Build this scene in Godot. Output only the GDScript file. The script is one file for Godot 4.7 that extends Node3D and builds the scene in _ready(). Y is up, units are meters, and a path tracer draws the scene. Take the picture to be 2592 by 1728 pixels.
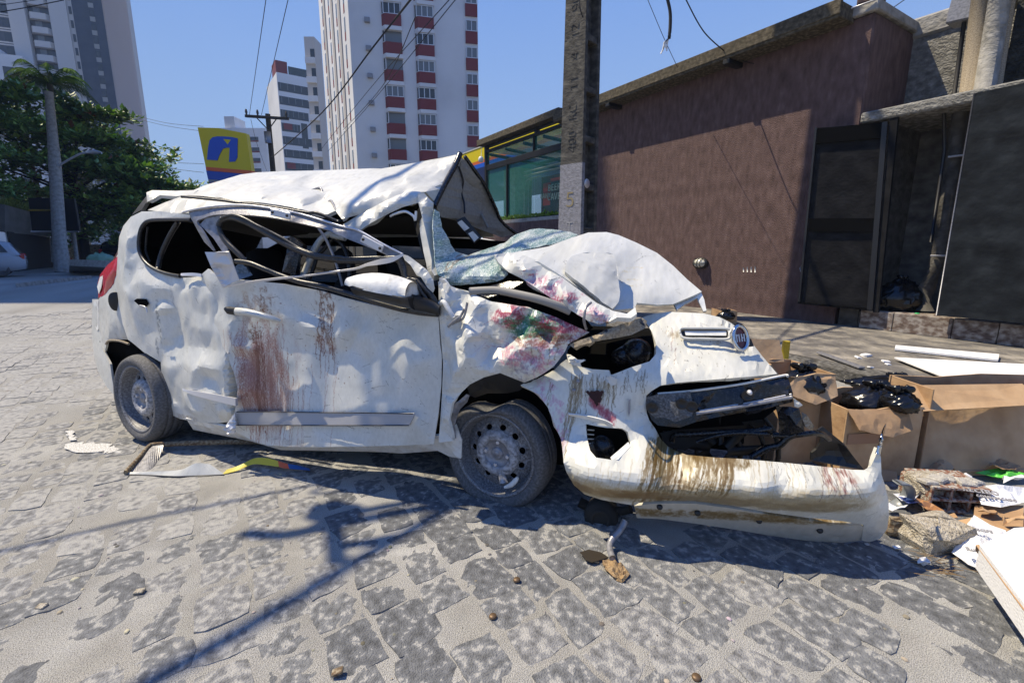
extends Node3D
# A wrecked white hatchback on a cobbled street under a midday sun.
var used := {}
var rng := RandomNumberGenerator.new()
var fn := FastNoiseLite.new()
var M := {}

func _ready():
	rng.seed = 7
	fn.seed = 3
	fn.noise_type = FastNoiseLite.TYPE_SIMPLEX_SMOOTH
	fn.fractal_type = FastNoiseLite.FRACTAL_FBM
	fn.fractal_octaves = 3
	fn.frequency = 1.0
	var cam := Camera3D.new()
	cam.name = "camera"
	cam.position = Vector3(0, 1.25, 0)
	cam.rotation = Vector3(-0.1964, 0, 0)
	cam.fov = 72.1
	cam.near = 0.05
	cam.far = 900.0
	cam.current = true
	add_child(cam)
	var we := WorldEnvironment.new()
	we.name = "world_environment"
	var env := Environment.new()
	env.background_mode = Environment.BG_SKY
	var psm := ProceduralSkyMaterial.new()
	psm.sky_top_color = Color(0.26, 0.52, 0.94)
	psm.sky_horizon_color = Color(0.74, 0.87, 1.0)
	psm.sky_curve = 0.36
	psm.sky_energy_multiplier = 0.82
	psm.ground_bottom_color = Color(0.2, 0.19, 0.18)
	psm.ground_horizon_color = Color(0.5, 0.5, 0.5)
	psm.sun_angle_max = 1.0
	var nt := FastNoiseLite.new()
	nt.seed = 5
	nt.noise_type = FastNoiseLite.TYPE_SIMPLEX_SMOOTH
	nt.fractal_type = FastNoiseLite.FRACTAL_FBM
	nt.fractal_octaves = 5
	nt.frequency = 0.006
	var sky := Sky.new()
	sky.sky_material = psm
	env.sky = sky
	env.tonemap_mode = Environment.TONE_MAPPER_LINEAR
	env.tonemap_exposure = 1.38
	env.sdfgi_enabled = true
	env.ssao_enabled = true
	env.ssil_enabled = true
	env.fog_enabled = true
	env.fog_density = 0.0007
	env.fog_light_color = Color(0.72, 0.82, 0.98)
	we.environment = env
	add_child(we)
	var sun := DirectionalLight3D.new()
	sun.name = "sun"
	sun.light_color = Color(1.0, 0.94, 0.82)
	sun.light_energy = 1.6
	sun.light_angular_distance = 0.5
	sun.shadow_enabled = true
	add_child(sun)
	sun.look_at_from_position(Vector3(-0.56, 1.0, -0.16), Vector3.ZERO, Vector3(0, 0, 1))
	materials()
	ground()
	right_side()
	backdrop()
	wreck()
	litter()

# ---------------------------------------------------------------- naming
func nm(parent: Node, called: String) -> String:
	var key = str(parent.get_instance_id()) + called
	var k = used.get(key, 0)
	used[key] = k + 1
	return called if k == 0 else "%s_%03d" % [called, k]

func tag(o, label: String, category := "", group := "", kind := ""):
	if label: o.set_meta("label", label)
	if category: o.set_meta("category", category)
	if group: o.set_meta("group", group)
	if kind: o.set_meta("kind", kind)
	return o

func thing(called: String, label: String, category: String, at := Vector3.ZERO, turn := 0.0, group := "") -> Node3D:
	var o := Node3D.new()
	o.name = nm(self, called)
	add_child(o)
	o.position = at
	o.rotation.y = turn
	tag(o, label, category, group)
	return o

func obj(called: String, mesh, mat: Material, parent: Node = self) -> MeshInstance3D:
	var o := MeshInstance3D.new()
	o.name = nm(parent, called)
	if mesh is SurfaceTool:
		mesh.generate_normals()
		o.mesh = mesh.commit()
	else:
		o.mesh = mesh
	o.material_override = mat
	parent.add_child(o)
	return o

func copy(o: Node3D, called: String, label: String, at: Vector3, turn := 0.0) -> Node3D:
	var c = o.duplicate()
	c.name = nm(self, called)
	add_child(c)
	c.position = at
	c.rotation.y = turn
	if label: c.set_meta("label", label)
	return c

# ---------------------------------------------------------------- geometry
func pv(a: Array) -> PackedVector3Array:
	var r := PackedVector3Array()
	for k in range(0, a.size(), 3): r.append(Vector3(a[k], a[k + 1], a[k + 2]))
	return r

func st0(group := -1) -> SurfaceTool:
	var s := SurfaceTool.new()
	s.begin(Mesh.PRIMITIVE_TRIANGLES)
	s.set_smooth_group(group)
	return s

func quad(s: SurfaceTool, a, b, c, d):
	for v in [a, b, c, a, c, d]: s.add_vertex(v)

# a box with chamfered edges; b turns it
func box(s: SurfaceTool, c: Vector3, size: Vector3, b := Basis(), ch := 0.0):
	var h = size / 2
	var k = min(ch, min(h.x, min(h.y, h.z)) * 0.45)
	if k <= 0.0:
		var p = []
		for i in 8: p.append(c + b * Vector3(h.x if i & 1 else -h.x, h.y if i & 2 else -h.y, h.z if i & 4 else -h.z))
		for q in [[0, 2, 3, 1], [4, 5, 7, 6], [0, 1, 5, 4], [2, 6, 7, 3], [0, 4, 6, 2], [1, 3, 7, 5]]:
			quad(s, p[q[3]], p[q[2]], p[q[1]], p[q[0]])
		return
	# eight corners, three points each
	var f = func(i, ax):
		var v = Vector3(h.x if i & 1 else -h.x, h.y if i & 2 else -h.y, h.z if i & 4 else -h.z)
		for a in 3:
			if a != ax: v[a] -= sign(v[a]) * k
		return c + b * v
	var F = [[0, 4, 6, 2, 0], [1, 3, 7, 5, 0], [0, 1, 5, 4, 1], [2, 6, 7, 3, 1], [0, 2, 3, 1, 2], [4, 5, 7, 6, 2]]
	for q in F: quad(s, f.call(q[3], q[4]), f.call(q[2], q[4]), f.call(q[1], q[4]), f.call(q[0], q[4]))
	for e in [[0, 1], [2, 3], [4, 5], [6, 7], [0, 2], [1, 3], [4, 6], [5, 7], [0, 4], [1, 5], [2, 6], [3, 7]]:
		var d = e[0] ^ e[1]
		var a1 = 1 if d == 1 else 0
		var a2 = 2 if d != 4 else 1
		var A = f.call(e[0], a1); var B = f.call(e[1], a1); var C = f.call(e[1], a2); var D = f.call(e[0], a2)
		if (B - A).cross(C - A).dot((A + C) / 2 - c) > 0: quad(s, A, D, C, B)
		else: quad(s, A, B, C, D)
	for i in 8:
		var A = f.call(i, 0); var B = f.call(i, 1); var C = f.call(i, 2)
		if (B - A).cross(C - A).dot(A - c) > 0:
			s.add_vertex(A); s.add_vertex(C); s.add_vertex(B)
		else:
			s.add_vertex(A); s.add_vertex(B); s.add_vertex(C)

func abox(s, x0, y0, z0, x1, y1, z1, ch := 0.0):
	box(s, Vector3(x0 + x1, y0 + y1, z0 + z1) / 2, Vector3(abs(x1 - x0), abs(y1 - y0), abs(z1 - z0)), Basis(), ch)

func box_mesh(size: Vector3, ch := 0.0) -> ArrayMesh:
	var s = st0()
	box(s, Vector3.ZERO, size, Basis(), ch)
	s.generate_normals()
	return s.commit()

# rows of points of one length make a surface; seen with row 0 at the bottom and points left to right its front faces the viewer
func loft(s: SurfaceTool, rows: Array, closed := false):
	var n = rows[0].size()
	for i in rows.size() - 1:
		for j in (n if closed else n - 1):
			var k = (j + 1) % n
			quad(s, rows[i][j], rows[i + 1][j], rows[i + 1][k], rows[i][k])

func fan(s: SurfaceTool, ring, flip := false):
	var c := Vector3.ZERO
	for p in ring: c += p
	c /= ring.size()
	for j in ring.size():
		var a = ring[j]; var b = ring[(j + 1) % ring.size()]
		if flip: s.add_vertex(c); s.add_vertex(a); s.add_vertex(b)
		else: s.add_vertex(c); s.add_vertex(b); s.add_vertex(a)

# a round bar through points; r a number or one radius per point; flat squeezes it along the binormal
func tube(s: SurfaceTool, pts, r, sides := 8, caps := true, flat := 1.0, up := Vector3.UP):
	var rows = []
	for i in pts.size():
		var t = (pts[min(i + 1, pts.size() - 1)] - pts[max(i - 1, 0)]).normalized()
		var u = t.cross(up)
		if u.length() < 0.05: u = t.cross(Vector3(0.3, 0, 1))
		u = u.normalized()
		var w = u.cross(t).normalized()
		var rr = r[i] if r is Array else r
		var ring = []
		for k in sides:
			var a = TAU * k / sides
			ring.append(pts[i] + (u * cos(a) * flat + w * sin(a)) * rr)
		rows.append(ring)
	loft(s, rows, true)
	if caps:
		fan(s, rows[0], false)
		fan(s, rows[-1], true)

func spline(pts, n := 6) -> PackedVector3Array:
	var r := PackedVector3Array()
	for i in pts.size() - 1:
		var a = pts[max(i - 1, 0)]; var b = pts[i]; var c = pts[i + 1]; var d = pts[min(i + 2, pts.size() - 1)]
		for k in n: r.append(b.cubic_interpolate(c, a, d, float(k) / n))
	r.append(pts[pts.size() - 1])
	return r

# profile of (radius, height) pairs turned round an axis
func lathe(s: SurfaceTool, prof: Array, tf := Transform3D(), seg := 24, bend = null):
	var rows = []
	for p in prof:
		var ring = []
		for k in seg:
			var a = TAU * k / seg
			var v = Vector3(cos(a) * p.x, p.y, -sin(a) * p.x)
			if bend: v = bend.call(v)
			ring.append(tf * v)
		rows.append(ring)
	loft(s, rows, true)

func prism(s: SurfaceTool, poly: PackedVector2Array, depth: float, tf := Transform3D()):
	var P = poly
	if Geometry2D.is_polygon_clockwise(P): P.reverse()
	var tri = Geometry2D.triangulate_polygon(P)
	for k in range(0, tri.size(), 3):
		var a = P[tri[k]]; var b = P[tri[k + 1]]; var c = P[tri[k + 2]]
		if (b - a).cross(c - a) < 0:
			var q = b; b = c; c = q
		for v in [a, c, b]: s.add_vertex(tf * Vector3(v.x, v.y, depth))
		for v in [a, b, c]: s.add_vertex(tf * Vector3(v.x, v.y, 0))
	for k in P.size():
		var a = P[k]; var b = P[(k + 1) % P.size()]
		quad(s, tf * Vector3(a.x, a.y, 0), tf * Vector3(a.x, a.y, depth), tf * Vector3(b.x, b.y, depth), tf * Vector3(b.x, b.y, 0))

func relief(p: Vector2, c2: PackedVector2Array, ctrl: PackedVector3Array, ct: PackedInt32Array) -> float:
	var best = 1e9
	var z = 0.0
	for k in range(0, ct.size(), 3):
		var a = c2[ct[k]]; var b = c2[ct[k + 1]]; var c = c2[ct[k + 2]]
		var den = (b - a).cross(c - a)
		if abs(den) < 1e-9: continue
		var u = (p - a).cross(c - a) / den
		var v = (b - a).cross(p - a) / den
		var out_by = max(0.0, max(-u, max(-v, u + v - 1.0)))
		if out_by < best:
			best = out_by
			z = ctrl[ct[k]].z * (1 - u - v) + ctrl[ct[k + 1]].z * u + ctrl[ct[k + 2]].z * v
			if best == 0.0: break
	return z

# crumpled sheet metal: a relief over its own plane, cut to an outline and holes, creased along the triangles of its control points
func sheet(out: PackedVector3Array, inner: PackedVector3Array, o := {}) -> ArrayMesh:
	var holes: Array = o.get("holes", [])
	var step: float = o.get("step", 0.02)
	var dent: float = o.get("dent", 0.004)
	var df: float = o.get("df", 9.0)
	var seed_: int = o.get("seed", 1)
	var ctrl := PackedVector3Array(out)
	for h in holes: ctrl.append_array(h)
	ctrl.append_array(inner)
	var flat2 = func(a):
		var r := PackedVector2Array()
		for v in a: r.append(Vector2(v.x, v.y))
		return r
	var c2: PackedVector2Array = flat2.call(ctrl)
	for i in c2.size(): c2[i] += Vector2(sin(i * 12.9), cos(i * 7.7)) * 0.0004
	var ct = Geometry2D.triangulate_delaunay(c2)
	var po: PackedVector2Array = flat2.call(out)
	var ph = []
	for h in holes: ph.append(flat2.call(h))
	var pts := PackedVector3Array()
	var loops = []
	var g := RandomNumberGenerator.new()
	g.seed = seed_
	var torn: float = o.get("torn", 0.0)
	for L in [out] + holes:
		var idx = []
		for i in L.size():
			var a = L[i]; var b = L[(i + 1) % L.size()]
			var n = max(1, int(round(Vector2(a.x - b.x, a.y - b.y).length() / step)))
			for k in n:
				var v = a.lerp(b, float(k) / n)
				if k > 0 and torn > 0: v += Vector3(g.randf_range(-1, 1), g.randf_range(-1, 1), 0) * torn
				idx.append(pts.size()); pts.append(v)
		loops.append(idx)
	var nb = pts.size()
	var shr = Geometry2D.offset_polygon(po, -step * 0.5)
	var grown = []
	for h in ph:
		if Geometry2D.is_polygon_clockwise(h): h.reverse()
		grown.append_array(Geometry2D.offset_polygon(h, step * 0.5))
	if Geometry2D.is_polygon_clockwise(po):
		var pr = po.duplicate(); pr.reverse()
		shr = Geometry2D.offset_polygon(pr, -step * 0.5)
	var bb := Rect2(po[0], Vector2.ZERO)
	for p in po: bb = bb.expand(p)
	# random knocks: extra control points that lift or sink the sheet, with straight creases between them
	var cr = o.get("crumple", [])
	if cr:
		var extra := PackedVector3Array()
		for k in cr[0]:
			var p = bb.position + Vector2(g.randf(), g.randf()) * bb.size
			if not shr.any(func(q): return Geometry2D.is_point_in_polygon(p, q)): continue
			if grown.any(func(q): return Geometry2D.is_point_in_polygon(p, q)): continue
			extra.append(Vector3(p.x, p.y, relief(p, c2, ctrl, ct) + g.randfn(0, 1) * cr[1]))
		ctrl.append_array(extra)
		c2 = flat2.call(ctrl)
		ct = Geometry2D.triangulate_delaunay(c2)
	var row = 0
	var y = bb.position.y
	while y < bb.end.y:
		var x = bb.position.x + (step * 0.5 if row % 2 else 0.0)
		while x < bb.end.x:
			var p = Vector2(x, y) + Vector2(g.randf_range(-1, 1), g.randf_range(-1, 1)) * step * 0.16
			var ok = false
			for q in shr:
				if Geometry2D.is_point_in_polygon(p, q): ok = true
			if ok:
				for q in grown:
					if Geometry2D.is_point_in_polygon(p, q): ok = false
			if ok:
				var z = relief(p, c2, ctrl, ct)
				pts.append(Vector3(p.x, p.y, z))
			x += step
		y += step * 0.866
		row += 1
	var p2: PackedVector2Array = flat2.call(pts)
	var tr = Geometry2D.triangulate_delaunay(p2)
	var keep := PackedInt32Array()
	var near = []
	near.resize(pts.size())
	for i in pts.size(): near[i] = PackedInt32Array()
	for k in range(0, tr.size(), 3):
		var a = p2[tr[k]]; var b = p2[tr[k + 1]]; var c = p2[tr[k + 2]]
		var m = (a + b + c) / 3
		if not Geometry2D.is_point_in_polygon(m, po): continue
		var ins = false
		for q in ph:
			if Geometry2D.is_point_in_polygon(m, q): ins = true
		if ins: continue
		if abs((b - a).cross(c - a)) < 1e-8: continue
		if (b - a).cross(c - a) > 0: keep.append_array([tr[k], tr[k + 2], tr[k + 1]])
		else: keep.append_array([tr[k], tr[k + 1], tr[k + 2]])
		for e in [[0, 1], [1, 2], [2, 0]]:
			near[tr[k + e[0]]].append(tr[k + e[1]]); near[tr[k + e[1]]].append(tr[k + e[0]])
	for it in o.get("smooth", 3):
		var nz := PackedFloat32Array()
		nz.resize(pts.size())
		for i in range(nb, pts.size()):
			var s = 0.0
			for j in near[i]: s += pts[j].z
			nz[i] = lerp(pts[i].z, s / max(1, near[i].size()), 0.6)
		for i in range(nb, pts.size()): pts[i].z = nz[i]
	if dent > 0:
		for i in range(nb, pts.size()):
			var p = pts[i] * df + Vector3(seed_ * 3.1, 0, 0)
			var r = 1.0 - abs(fn.get_noise_2d(p.x, p.y)) * 2.2
			var r2 = fn.get_noise_2d(p.x * 0.45 + 40, p.y * 0.45)
			pts[i].z += dent * (r - 0.6 + r2 * 2.5)
	var nor := PackedVector3Array()
	nor.resize(pts.size())
	for k in range(0, keep.size(), 3):
		var q = (pts[keep[k + 2]] - pts[keep[k]]).cross(pts[keep[k + 1]] - pts[keep[k]])
		for e in 3: nor[keep[k + e]] += q
	var uv := PackedVector2Array()
	var col := PackedColorArray()
	var paint = o.get("paint")
	for i in pts.size():
		nor[i] = nor[i].normalized()
		uv.append(Vector2((pts[i].x - bb.position.x) / bb.size.x, 1.0 - (pts[i].y - bb.position.y) / bb.size.y))
		if paint: col.append(paint.call(pts[i]))
	# a folded rim gives the sheet its thickness
	var fl: float = o.get("flange", 0.012)
	if fl > 0:
		for L in loops:
			var b0 = pts.size()
			var n = L.size()
			for i in n:
				var p = pts[L[i]]
				pts.append(p); pts.append(p - nor[L[i]] * fl)
				var t = pts[L[(i + 1) % n]] - pts[L[i - 1]]
				var w = nor[L[i]].cross(t).normalized()
				nor.append(w); nor.append(w)
				uv.append(uv[L[i]]); uv.append(uv[L[i]])
				if paint: col.append(col[L[i]]); col.append(col[L[i]])
			for i in n:
				var a = b0 + i * 2; var b = b0 + ((i + 1) % n) * 2
				keep.append_array([a, b, b + 1, a, b + 1, a + 1])
	# each corner takes the normals of the neighbouring faces that lie within the crease angle
	var lim = cos(deg_to_rad(o.get("crease", 13.0)))
	var nf = keep.size() / 3
	var fnor := PackedVector3Array(); fnor.resize(nf)
	var at = []
	at.resize(pts.size())
	for i in pts.size(): at[i] = PackedInt32Array()
	for f in nf:
		var a = pts[keep[f * 3]]; var b = pts[keep[f * 3 + 1]]; var c = pts[keep[f * 3 + 2]]
		fnor[f] = (c - a).cross(b - a).normalized()
		for e in 3: at[keep[f * 3 + e]].append(f)
	var P := PackedVector3Array(); var N := PackedVector3Array(); var U := PackedVector2Array(); var C := PackedColorArray()
	P.resize(nf * 3); N.resize(nf * 3); U.resize(nf * 3)
	for f in nf:
		for e in 3:
			var v = keep[f * 3 + e]
			var sum := Vector3.ZERO
			for q in at[v]:
				if fnor[q].dot(fnor[f]) > lim: sum += fnor[q]
			P[f * 3 + e] = pts[v]
			N[f * 3 + e] = sum.normalized()
			U[f * 3 + e] = uv[v]
			if paint: C.append(col[v])
	var arr = []
	arr.resize(Mesh.ARRAY_MAX)
	arr[Mesh.ARRAY_VERTEX] = P
	arr[Mesh.ARRAY_NORMAL] = N
	arr[Mesh.ARRAY_TEX_UV] = U
	if paint: arr[Mesh.ARRAY_COLOR] = C
	var am := ArrayMesh.new()
	am.add_surface_from_arrays(Mesh.PRIMITIVE_TRIANGLES, arr)
	am.set_meta("bb", bb)
	return am

# ---------------------------------------------------------------- materials
func lin(r: float, g: float, b: float) -> Color: return Color(r, g, b).linear_to_srgb()

func mat(c: Color, rough := 0.8, metal := 0.0) -> StandardMaterial3D:
	var m := StandardMaterial3D.new()
	m.albedo_color = c
	m.roughness = rough
	m.metallic = metal
	return m

func dull(m: StandardMaterial3D, s := 0.15) -> StandardMaterial3D:
	m.metallic_specular = s
	return m

func noise_tex(seed_: int, freq: float, colors: Array, type := FastNoiseLite.TYPE_SIMPLEX_SMOOTH, octaves := 5, size := 512) -> NoiseTexture2D:
	var n := FastNoiseLite.new()
	n.seed = seed_
	n.noise_type = type
	n.frequency = freq
	n.fractal_octaves = octaves
	var t := NoiseTexture2D.new()
	t.width = size; t.height = size
	t.seamless = true
	t.noise = n
	if colors:
		var g := Gradient.new()
		var offs := PackedFloat32Array(); var cs := PackedColorArray()
		for c in colors: offs.append(c[0]); cs.append(c[1])
		g.offsets = offs; g.colors = cs
		t.color_ramp = g
	return t

func bump_tex(seed_: int, freq: float, strength: float, octaves := 5, size := 512, type := FastNoiseLite.TYPE_SIMPLEX_SMOOTH) -> NoiseTexture2D:
	var t = noise_tex(seed_, freq, [], type, octaves, size)
	t.as_normal_map = true
	t.bump_strength = strength
	return t

func rough_mat(seed_: int, freq: float, colors: Array, scale: float, rough := 0.9, bump := 6.0, world := true) -> StandardMaterial3D:
	var m := StandardMaterial3D.new()
	m.albedo_texture = noise_tex(seed_, freq, colors)
	m.roughness = rough
	m.uv1_triplanar = true
	m.uv1_world_triplanar = world
	m.uv1_scale = Vector3.ONE * scale
	if bump > 0:
		m.normal_enabled = true
		var fq = [0.025, 0.04, 0.06, 0.09][clampi(int(freq * 2.5 / 0.022), 0, 3)]
		var key = "bump%d" % int(fq * 1000)
		if not M.has(key): M[key] = bump_tex(int(fq * 1000), fq, 6.0)
		m.normal_texture = M[key]
		m.normal_scale = bump / 6.0
	return m

func vmat(rough := 0.8) -> StandardMaterial3D:
	var m = mat(Color.WHITE, rough)
	m.vertex_color_use_as_albedo = true
	return m

func materials():
	M.paint = rough_mat(20, 0.02, [[0.0, lin(0.36, 0.36, 0.32)], [0.35, lin(0.53, 0.53, 0.49)], [1.0, lin(0.61, 0.61, 0.565)]], 1.6, 0.34, 0.0, false)
	M.paint.clearcoat_enabled = true
	M.paint.clearcoat = 0.5
	M.dull_white = rough_mat(21, 0.02, [[0.0, lin(0.45, 0.44, 0.4)], [0.45, lin(0.7, 0.7, 0.67)], [1.0, lin(0.78, 0.78, 0.76)]], 1.5, 0.5, 1.0)
	M.black = mat(lin(0.012, 0.012, 0.013), 0.45)
	M.black_matt = mat(lin(0.007, 0.007, 0.007), 1.0)
	M.black_gloss = rough_mat(22, 0.03, [[0.0, lin(0.006, 0.006, 0.007)], [0.6, lin(0.014, 0.014, 0.016)], [0.8, lin(0.06, 0.06, 0.06)], [1.0, lin(0.2, 0.2, 0.19)]], 3.0, 0.2, 1.0)
	M.rubber = rough_mat(23, 0.02, [[0.0, lin(0.05, 0.05, 0.05)], [0.45, lin(0.085, 0.085, 0.088)], [0.65, lin(0.12, 0.12, 0.125)], [1.0, lin(0.2, 0.2, 0.205)]], 6.0, 0.8, 1.0)
	M.seal = rough_mat(26, 0.03, [[0.0, lin(0.008, 0.008, 0.009)], [0.6, lin(0.02, 0.02, 0.022)], [1.0, lin(0.12, 0.12, 0.13)]], 5.0, 0.35, 1.0)
	M.rim = rough_mat(24, 0.015, [[0.0, lin(0.06, 0.06, 0.065)], [0.4, lin(0.25, 0.25, 0.26)], [0.6, lin(0.42, 0.42, 0.44)], [1.0, lin(0.55, 0.54, 0.54)]], 5.0, 0.55, 1.5)
	M.grey_metal = rough_mat(25, 0.02, [[0.0, lin(0.14, 0.14, 0.15)], [0.5, lin(0.26, 0.26, 0.28)], [1.0, lin(0.36, 0.36, 0.38)]], 3.0, 0.4, 1.0)
	M.grey_metal.metallic = 0.3
	M.silver = mat(lin(0.58, 0.58, 0.60), 0.38, 0.4)
	M.chrome = mat(lin(0.6, 0.6, 0.6), 0.12, 1.0)
	M.headliner = rough_mat(27, 0.02, [[0.0, lin(0.17, 0.16, 0.15)], [1.0, lin(0.28, 0.27, 0.25)]], 4.0, 0.95, 2.0)
	M.seat = mat(lin(0.025, 0.025, 0.027), 0.95)
	M.red_lens = mat(lin(0.45, 0.012, 0.02), 0.15)
	M.dark_glass = mat(Color(lin(0.012, 0.03, 0.028), 0.86), 0.08)
	M.dark_glass.transparency = BaseMaterial3D.TRANSPARENCY_ALPHA
	M.tan = rough_mat(28, 0.03, [[0.0, lin(0.1, 0.075, 0.05)], [0.5, lin(0.3, 0.25, 0.18)], [1.0, lin(0.5, 0.44, 0.34)]], 4.0, 0.9, 4.0)
	M.concrete = rough_mat(31, 0.012, [[0.0, lin(0.16, 0.155, 0.14)], [0.5, lin(0.3, 0.29, 0.27)], [1.0, lin(0.42, 0.41, 0.39)]], 0.8, 0.95, 5.0)
	dull(M.black_matt, 0.05)
	dull(M.seat, 0.1)
	M.wire = mat(lin(0.012, 0.012, 0.014), 0.7)

# ---------------------------------------------------------------- ground and street
func ground():
	# the land under everything, out to the horizon
	var pm := PlaneMesh.new()
	pm.size = Vector2(1700, 1700)
	var land = obj("ground", pm, rough_mat(41, 0.01, [[0.0, lin(0.1, 0.1, 0.095)], [1.0, lin(0.2, 0.195, 0.18)]], 0.2, 0.95, 0.0))
	land.position.y = -0.08
	tag(land, "dusty grey land that the street and the buildings stand on", "", "", "structure")
	var road := Node3D.new()
	road.name = "road"
	add_child(road)
	road.position = Vector3(4.105, 0, -8.248)
	road.rotation.y = -1.014
	tag(road, "sunlit road of dark cobbles half buried in pale sandy mortar", "", "", "structure")
	var axis = func(lo, f0, f1, hi, fine):
		var a = []
		var x = f0
		var d = fine
		while x > lo:
			a.push_front(x); d *= 1.16; x -= d
		a.push_front(lo)
		x = f0 + fine
		while x < f1:
			a.append(x); x += fine
		d = fine
		while x < hi:
			a.append(x); d *= 1.16; x += d
		a.append(hi)
		return a
	var U = axis.call(-60.0, 1.6, 5.6, 12.0, 0.019)
	var V = axis.call(2.86, 4.6, 8.4, 40.0, 0.019)
	var pts := PackedVector3Array(); var cols := PackedColorArray(); var idx := PackedInt32Array()
	for i in U.size():
		for j in V.size():
			pts.append(Vector3(U[i], road_h(U[i], V[j]), V[j]))
			var n = fn.get_noise_2d(U[i] * 0.9 + 70, V[j] * 0.9)
			var n2 = fn.get_noise_2d(U[i] * 6.0, V[j] * 6.0 + 30)
			var k = clamp(0.46 + n * 0.09 + n2 * 0.07, 0.25, 0.6)
			var br = clamp(0.5 + fn.get_noise_2d(U[i] * 1.7 + 11, V[j] * 1.7 + 5) * 0.9 + (0.3 if V[j] < 4.9 else 0.0), 0.0, 1.0)
			cols.append(Color(k, k * lerp(0.99, 0.97, br), k * lerp(0.97, 0.91, br)) * lerp(1.0, 0.82, br))
	for i in U.size() - 1:
		for j in V.size() - 1:
			var a = i * V.size() + j; var b = a + V.size()
			idx.append_array([a, b, b + 1, a, b + 1, a + 1])
	var nor := PackedVector3Array(); nor.resize(pts.size())
	for k in range(0, idx.size(), 3):
		var q = (pts[idx[k + 2]] - pts[idx[k]]).cross(pts[idx[k + 1]] - pts[idx[k]])
		for e in 3: nor[idx[k + e]] += q
	for i in nor.size(): nor[i] = nor[i].normalized()
	var arr = []; arr.resize(Mesh.ARRAY_MAX)
	arr[Mesh.ARRAY_VERTEX] = pts; arr[Mesh.ARRAY_NORMAL] = nor; arr[Mesh.ARRAY_COLOR] = cols; arr[Mesh.ARRAY_INDEX] = idx
	var am := ArrayMesh.new(); am.add_surface_from_arrays(Mesh.PRIMITIVE_TRIANGLES, arr)
	var mm = vmat(0.95)
	mm.albedo_texture = noise_tex(43, 0.14, [[0.0, Color(0.3, 0.3, 0.3)], [0.25, Color(0.7, 0.7, 0.69)], [0.5, Color(0.9, 0.9, 0.89)], [0.7, Color(1, 1, 1)], [1.0, Color(0.66, 0.65, 0.63)]], FastNoiseLite.TYPE_SIMPLEX_SMOOTH, 6, 1024)
	mm.uv1_triplanar = true; mm.uv1_world_triplanar = true; mm.uv1_scale = Vector3.ONE * 1.4
	mm.normal_enabled = true; mm.normal_texture = bump_tex(44, 0.12, 7.0, 4, 1024)
	obj("mortar", am, mm, road)
	# the cobbles: a few cut shapes, laid in rows along the street
	var shapes = []
	for v in 12: shapes.append(cobble(100 + v))
	var tones = []
	# dark stone with more and more of its face under pale dust
	for t in [[0.12, 0.125, 0.134, 51, .72], [0.145, 0.15, 0.158, 52, .64], [0.18, 0.182, 0.188, 53, .55], [0.23, 0.23, 0.23, 54, .44]]:
		var m = StandardMaterial3D.new()
		var dk = lin(t[0], t[1], t[2])
		m.albedo_texture = noise_tex(t[3], 0.017, [[0.0, lin(t[0] * 0.5, t[1] * 0.5, t[2] * 0.5)], [t[4] * .6, dk], [t[4], lin(t[0] * 1.35, t[1] * 1.35, t[2] * 1.35)], [t[4] + .05, lin(0.31, 0.308, 0.298)], [1.0, lin(0.42, 0.412, 0.395)]], FastNoiseLite.TYPE_SIMPLEX_SMOOTH, 6, 512)
		m.roughness = 0.88
		m.uv1_triplanar = true; m.uv1_world_triplanar = true; m.uv1_scale = Vector3.ONE * 2.3
		m.normal_enabled = true; m.normal_texture = bump_tex(t[3] + 7, 0.1, 6.0, 4, 512)
		tones.append(m)
	var eye = Vector3(4.84, 0, 7.84)
	var all = []
	var z = 3.9
	while z < 26.0:
		var x = 7.0 + rng.randf() * 0.2
		var dz = rng.randf_range(0.14, 0.19)
		while x > -14.0:
			var dx = rng.randf_range(0.14, 0.25)
			x -= dx
			if (Vector3(x, 0, z) - eye).length() > 13.5: continue
			var to = Vector3(x, 0, z) - eye
			if to.x * -0.849 + to.z * -0.528 < 0.7: continue
			var cover = fn.get_noise_2d(x * 0.35 + 9, z * 0.35)
			var p = Vector3(x + dx / 2, 0, z + dz / 2 + rng.randf_range(-0.012, 0.012))
			var y = road_h(p.x, p.z, 0.0) + rng.randf_range(-0.0018, 0.0014) + cover * 0.003 + 0.0034
			if rng.randf() < 0.06: y -= 0.012
			if z < 4.7: y -= 0.012
			p.y = y
			var b = Basis.from_euler(Vector3(rng.randf_range(-0.012, 0.012), rng.randf_range(-0.08, 0.08), rng.randf_range(-0.012, 0.012))) * Basis().scaled(Vector3((dx - 0.014), 1, (dz - 0.013)))
			# the middle of the road is worn clean, its left and far end lie under dust
			var dust = clamp(0.9 + fn.get_noise_2d(x * 0.6, z * 0.6 + 50) * 2.2 + (z - 6.6) * 0.42 + max(0.0, 3.2 - x) * 0.3 + (1.2 if z < 4.9 else 0.0), 0.0, 3.4)
			all.append([to.length(), Transform3D(b, p), rng.randi() % shapes.size(), clampi(int(dust + rng.randf_range(-0.5, 0.9)), 0, 3)])
		z += dz
	all.sort_custom(func(a, b): return a[0] < b[0])
	var near = 0
	var rest := []
	for a in all:
		if near < 290:
			var o = obj("cobble", shapes[a[2]], tones[a[3]], road)
			o.transform = a[1]
			near += 1
		else: rest.append(a)
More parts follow.
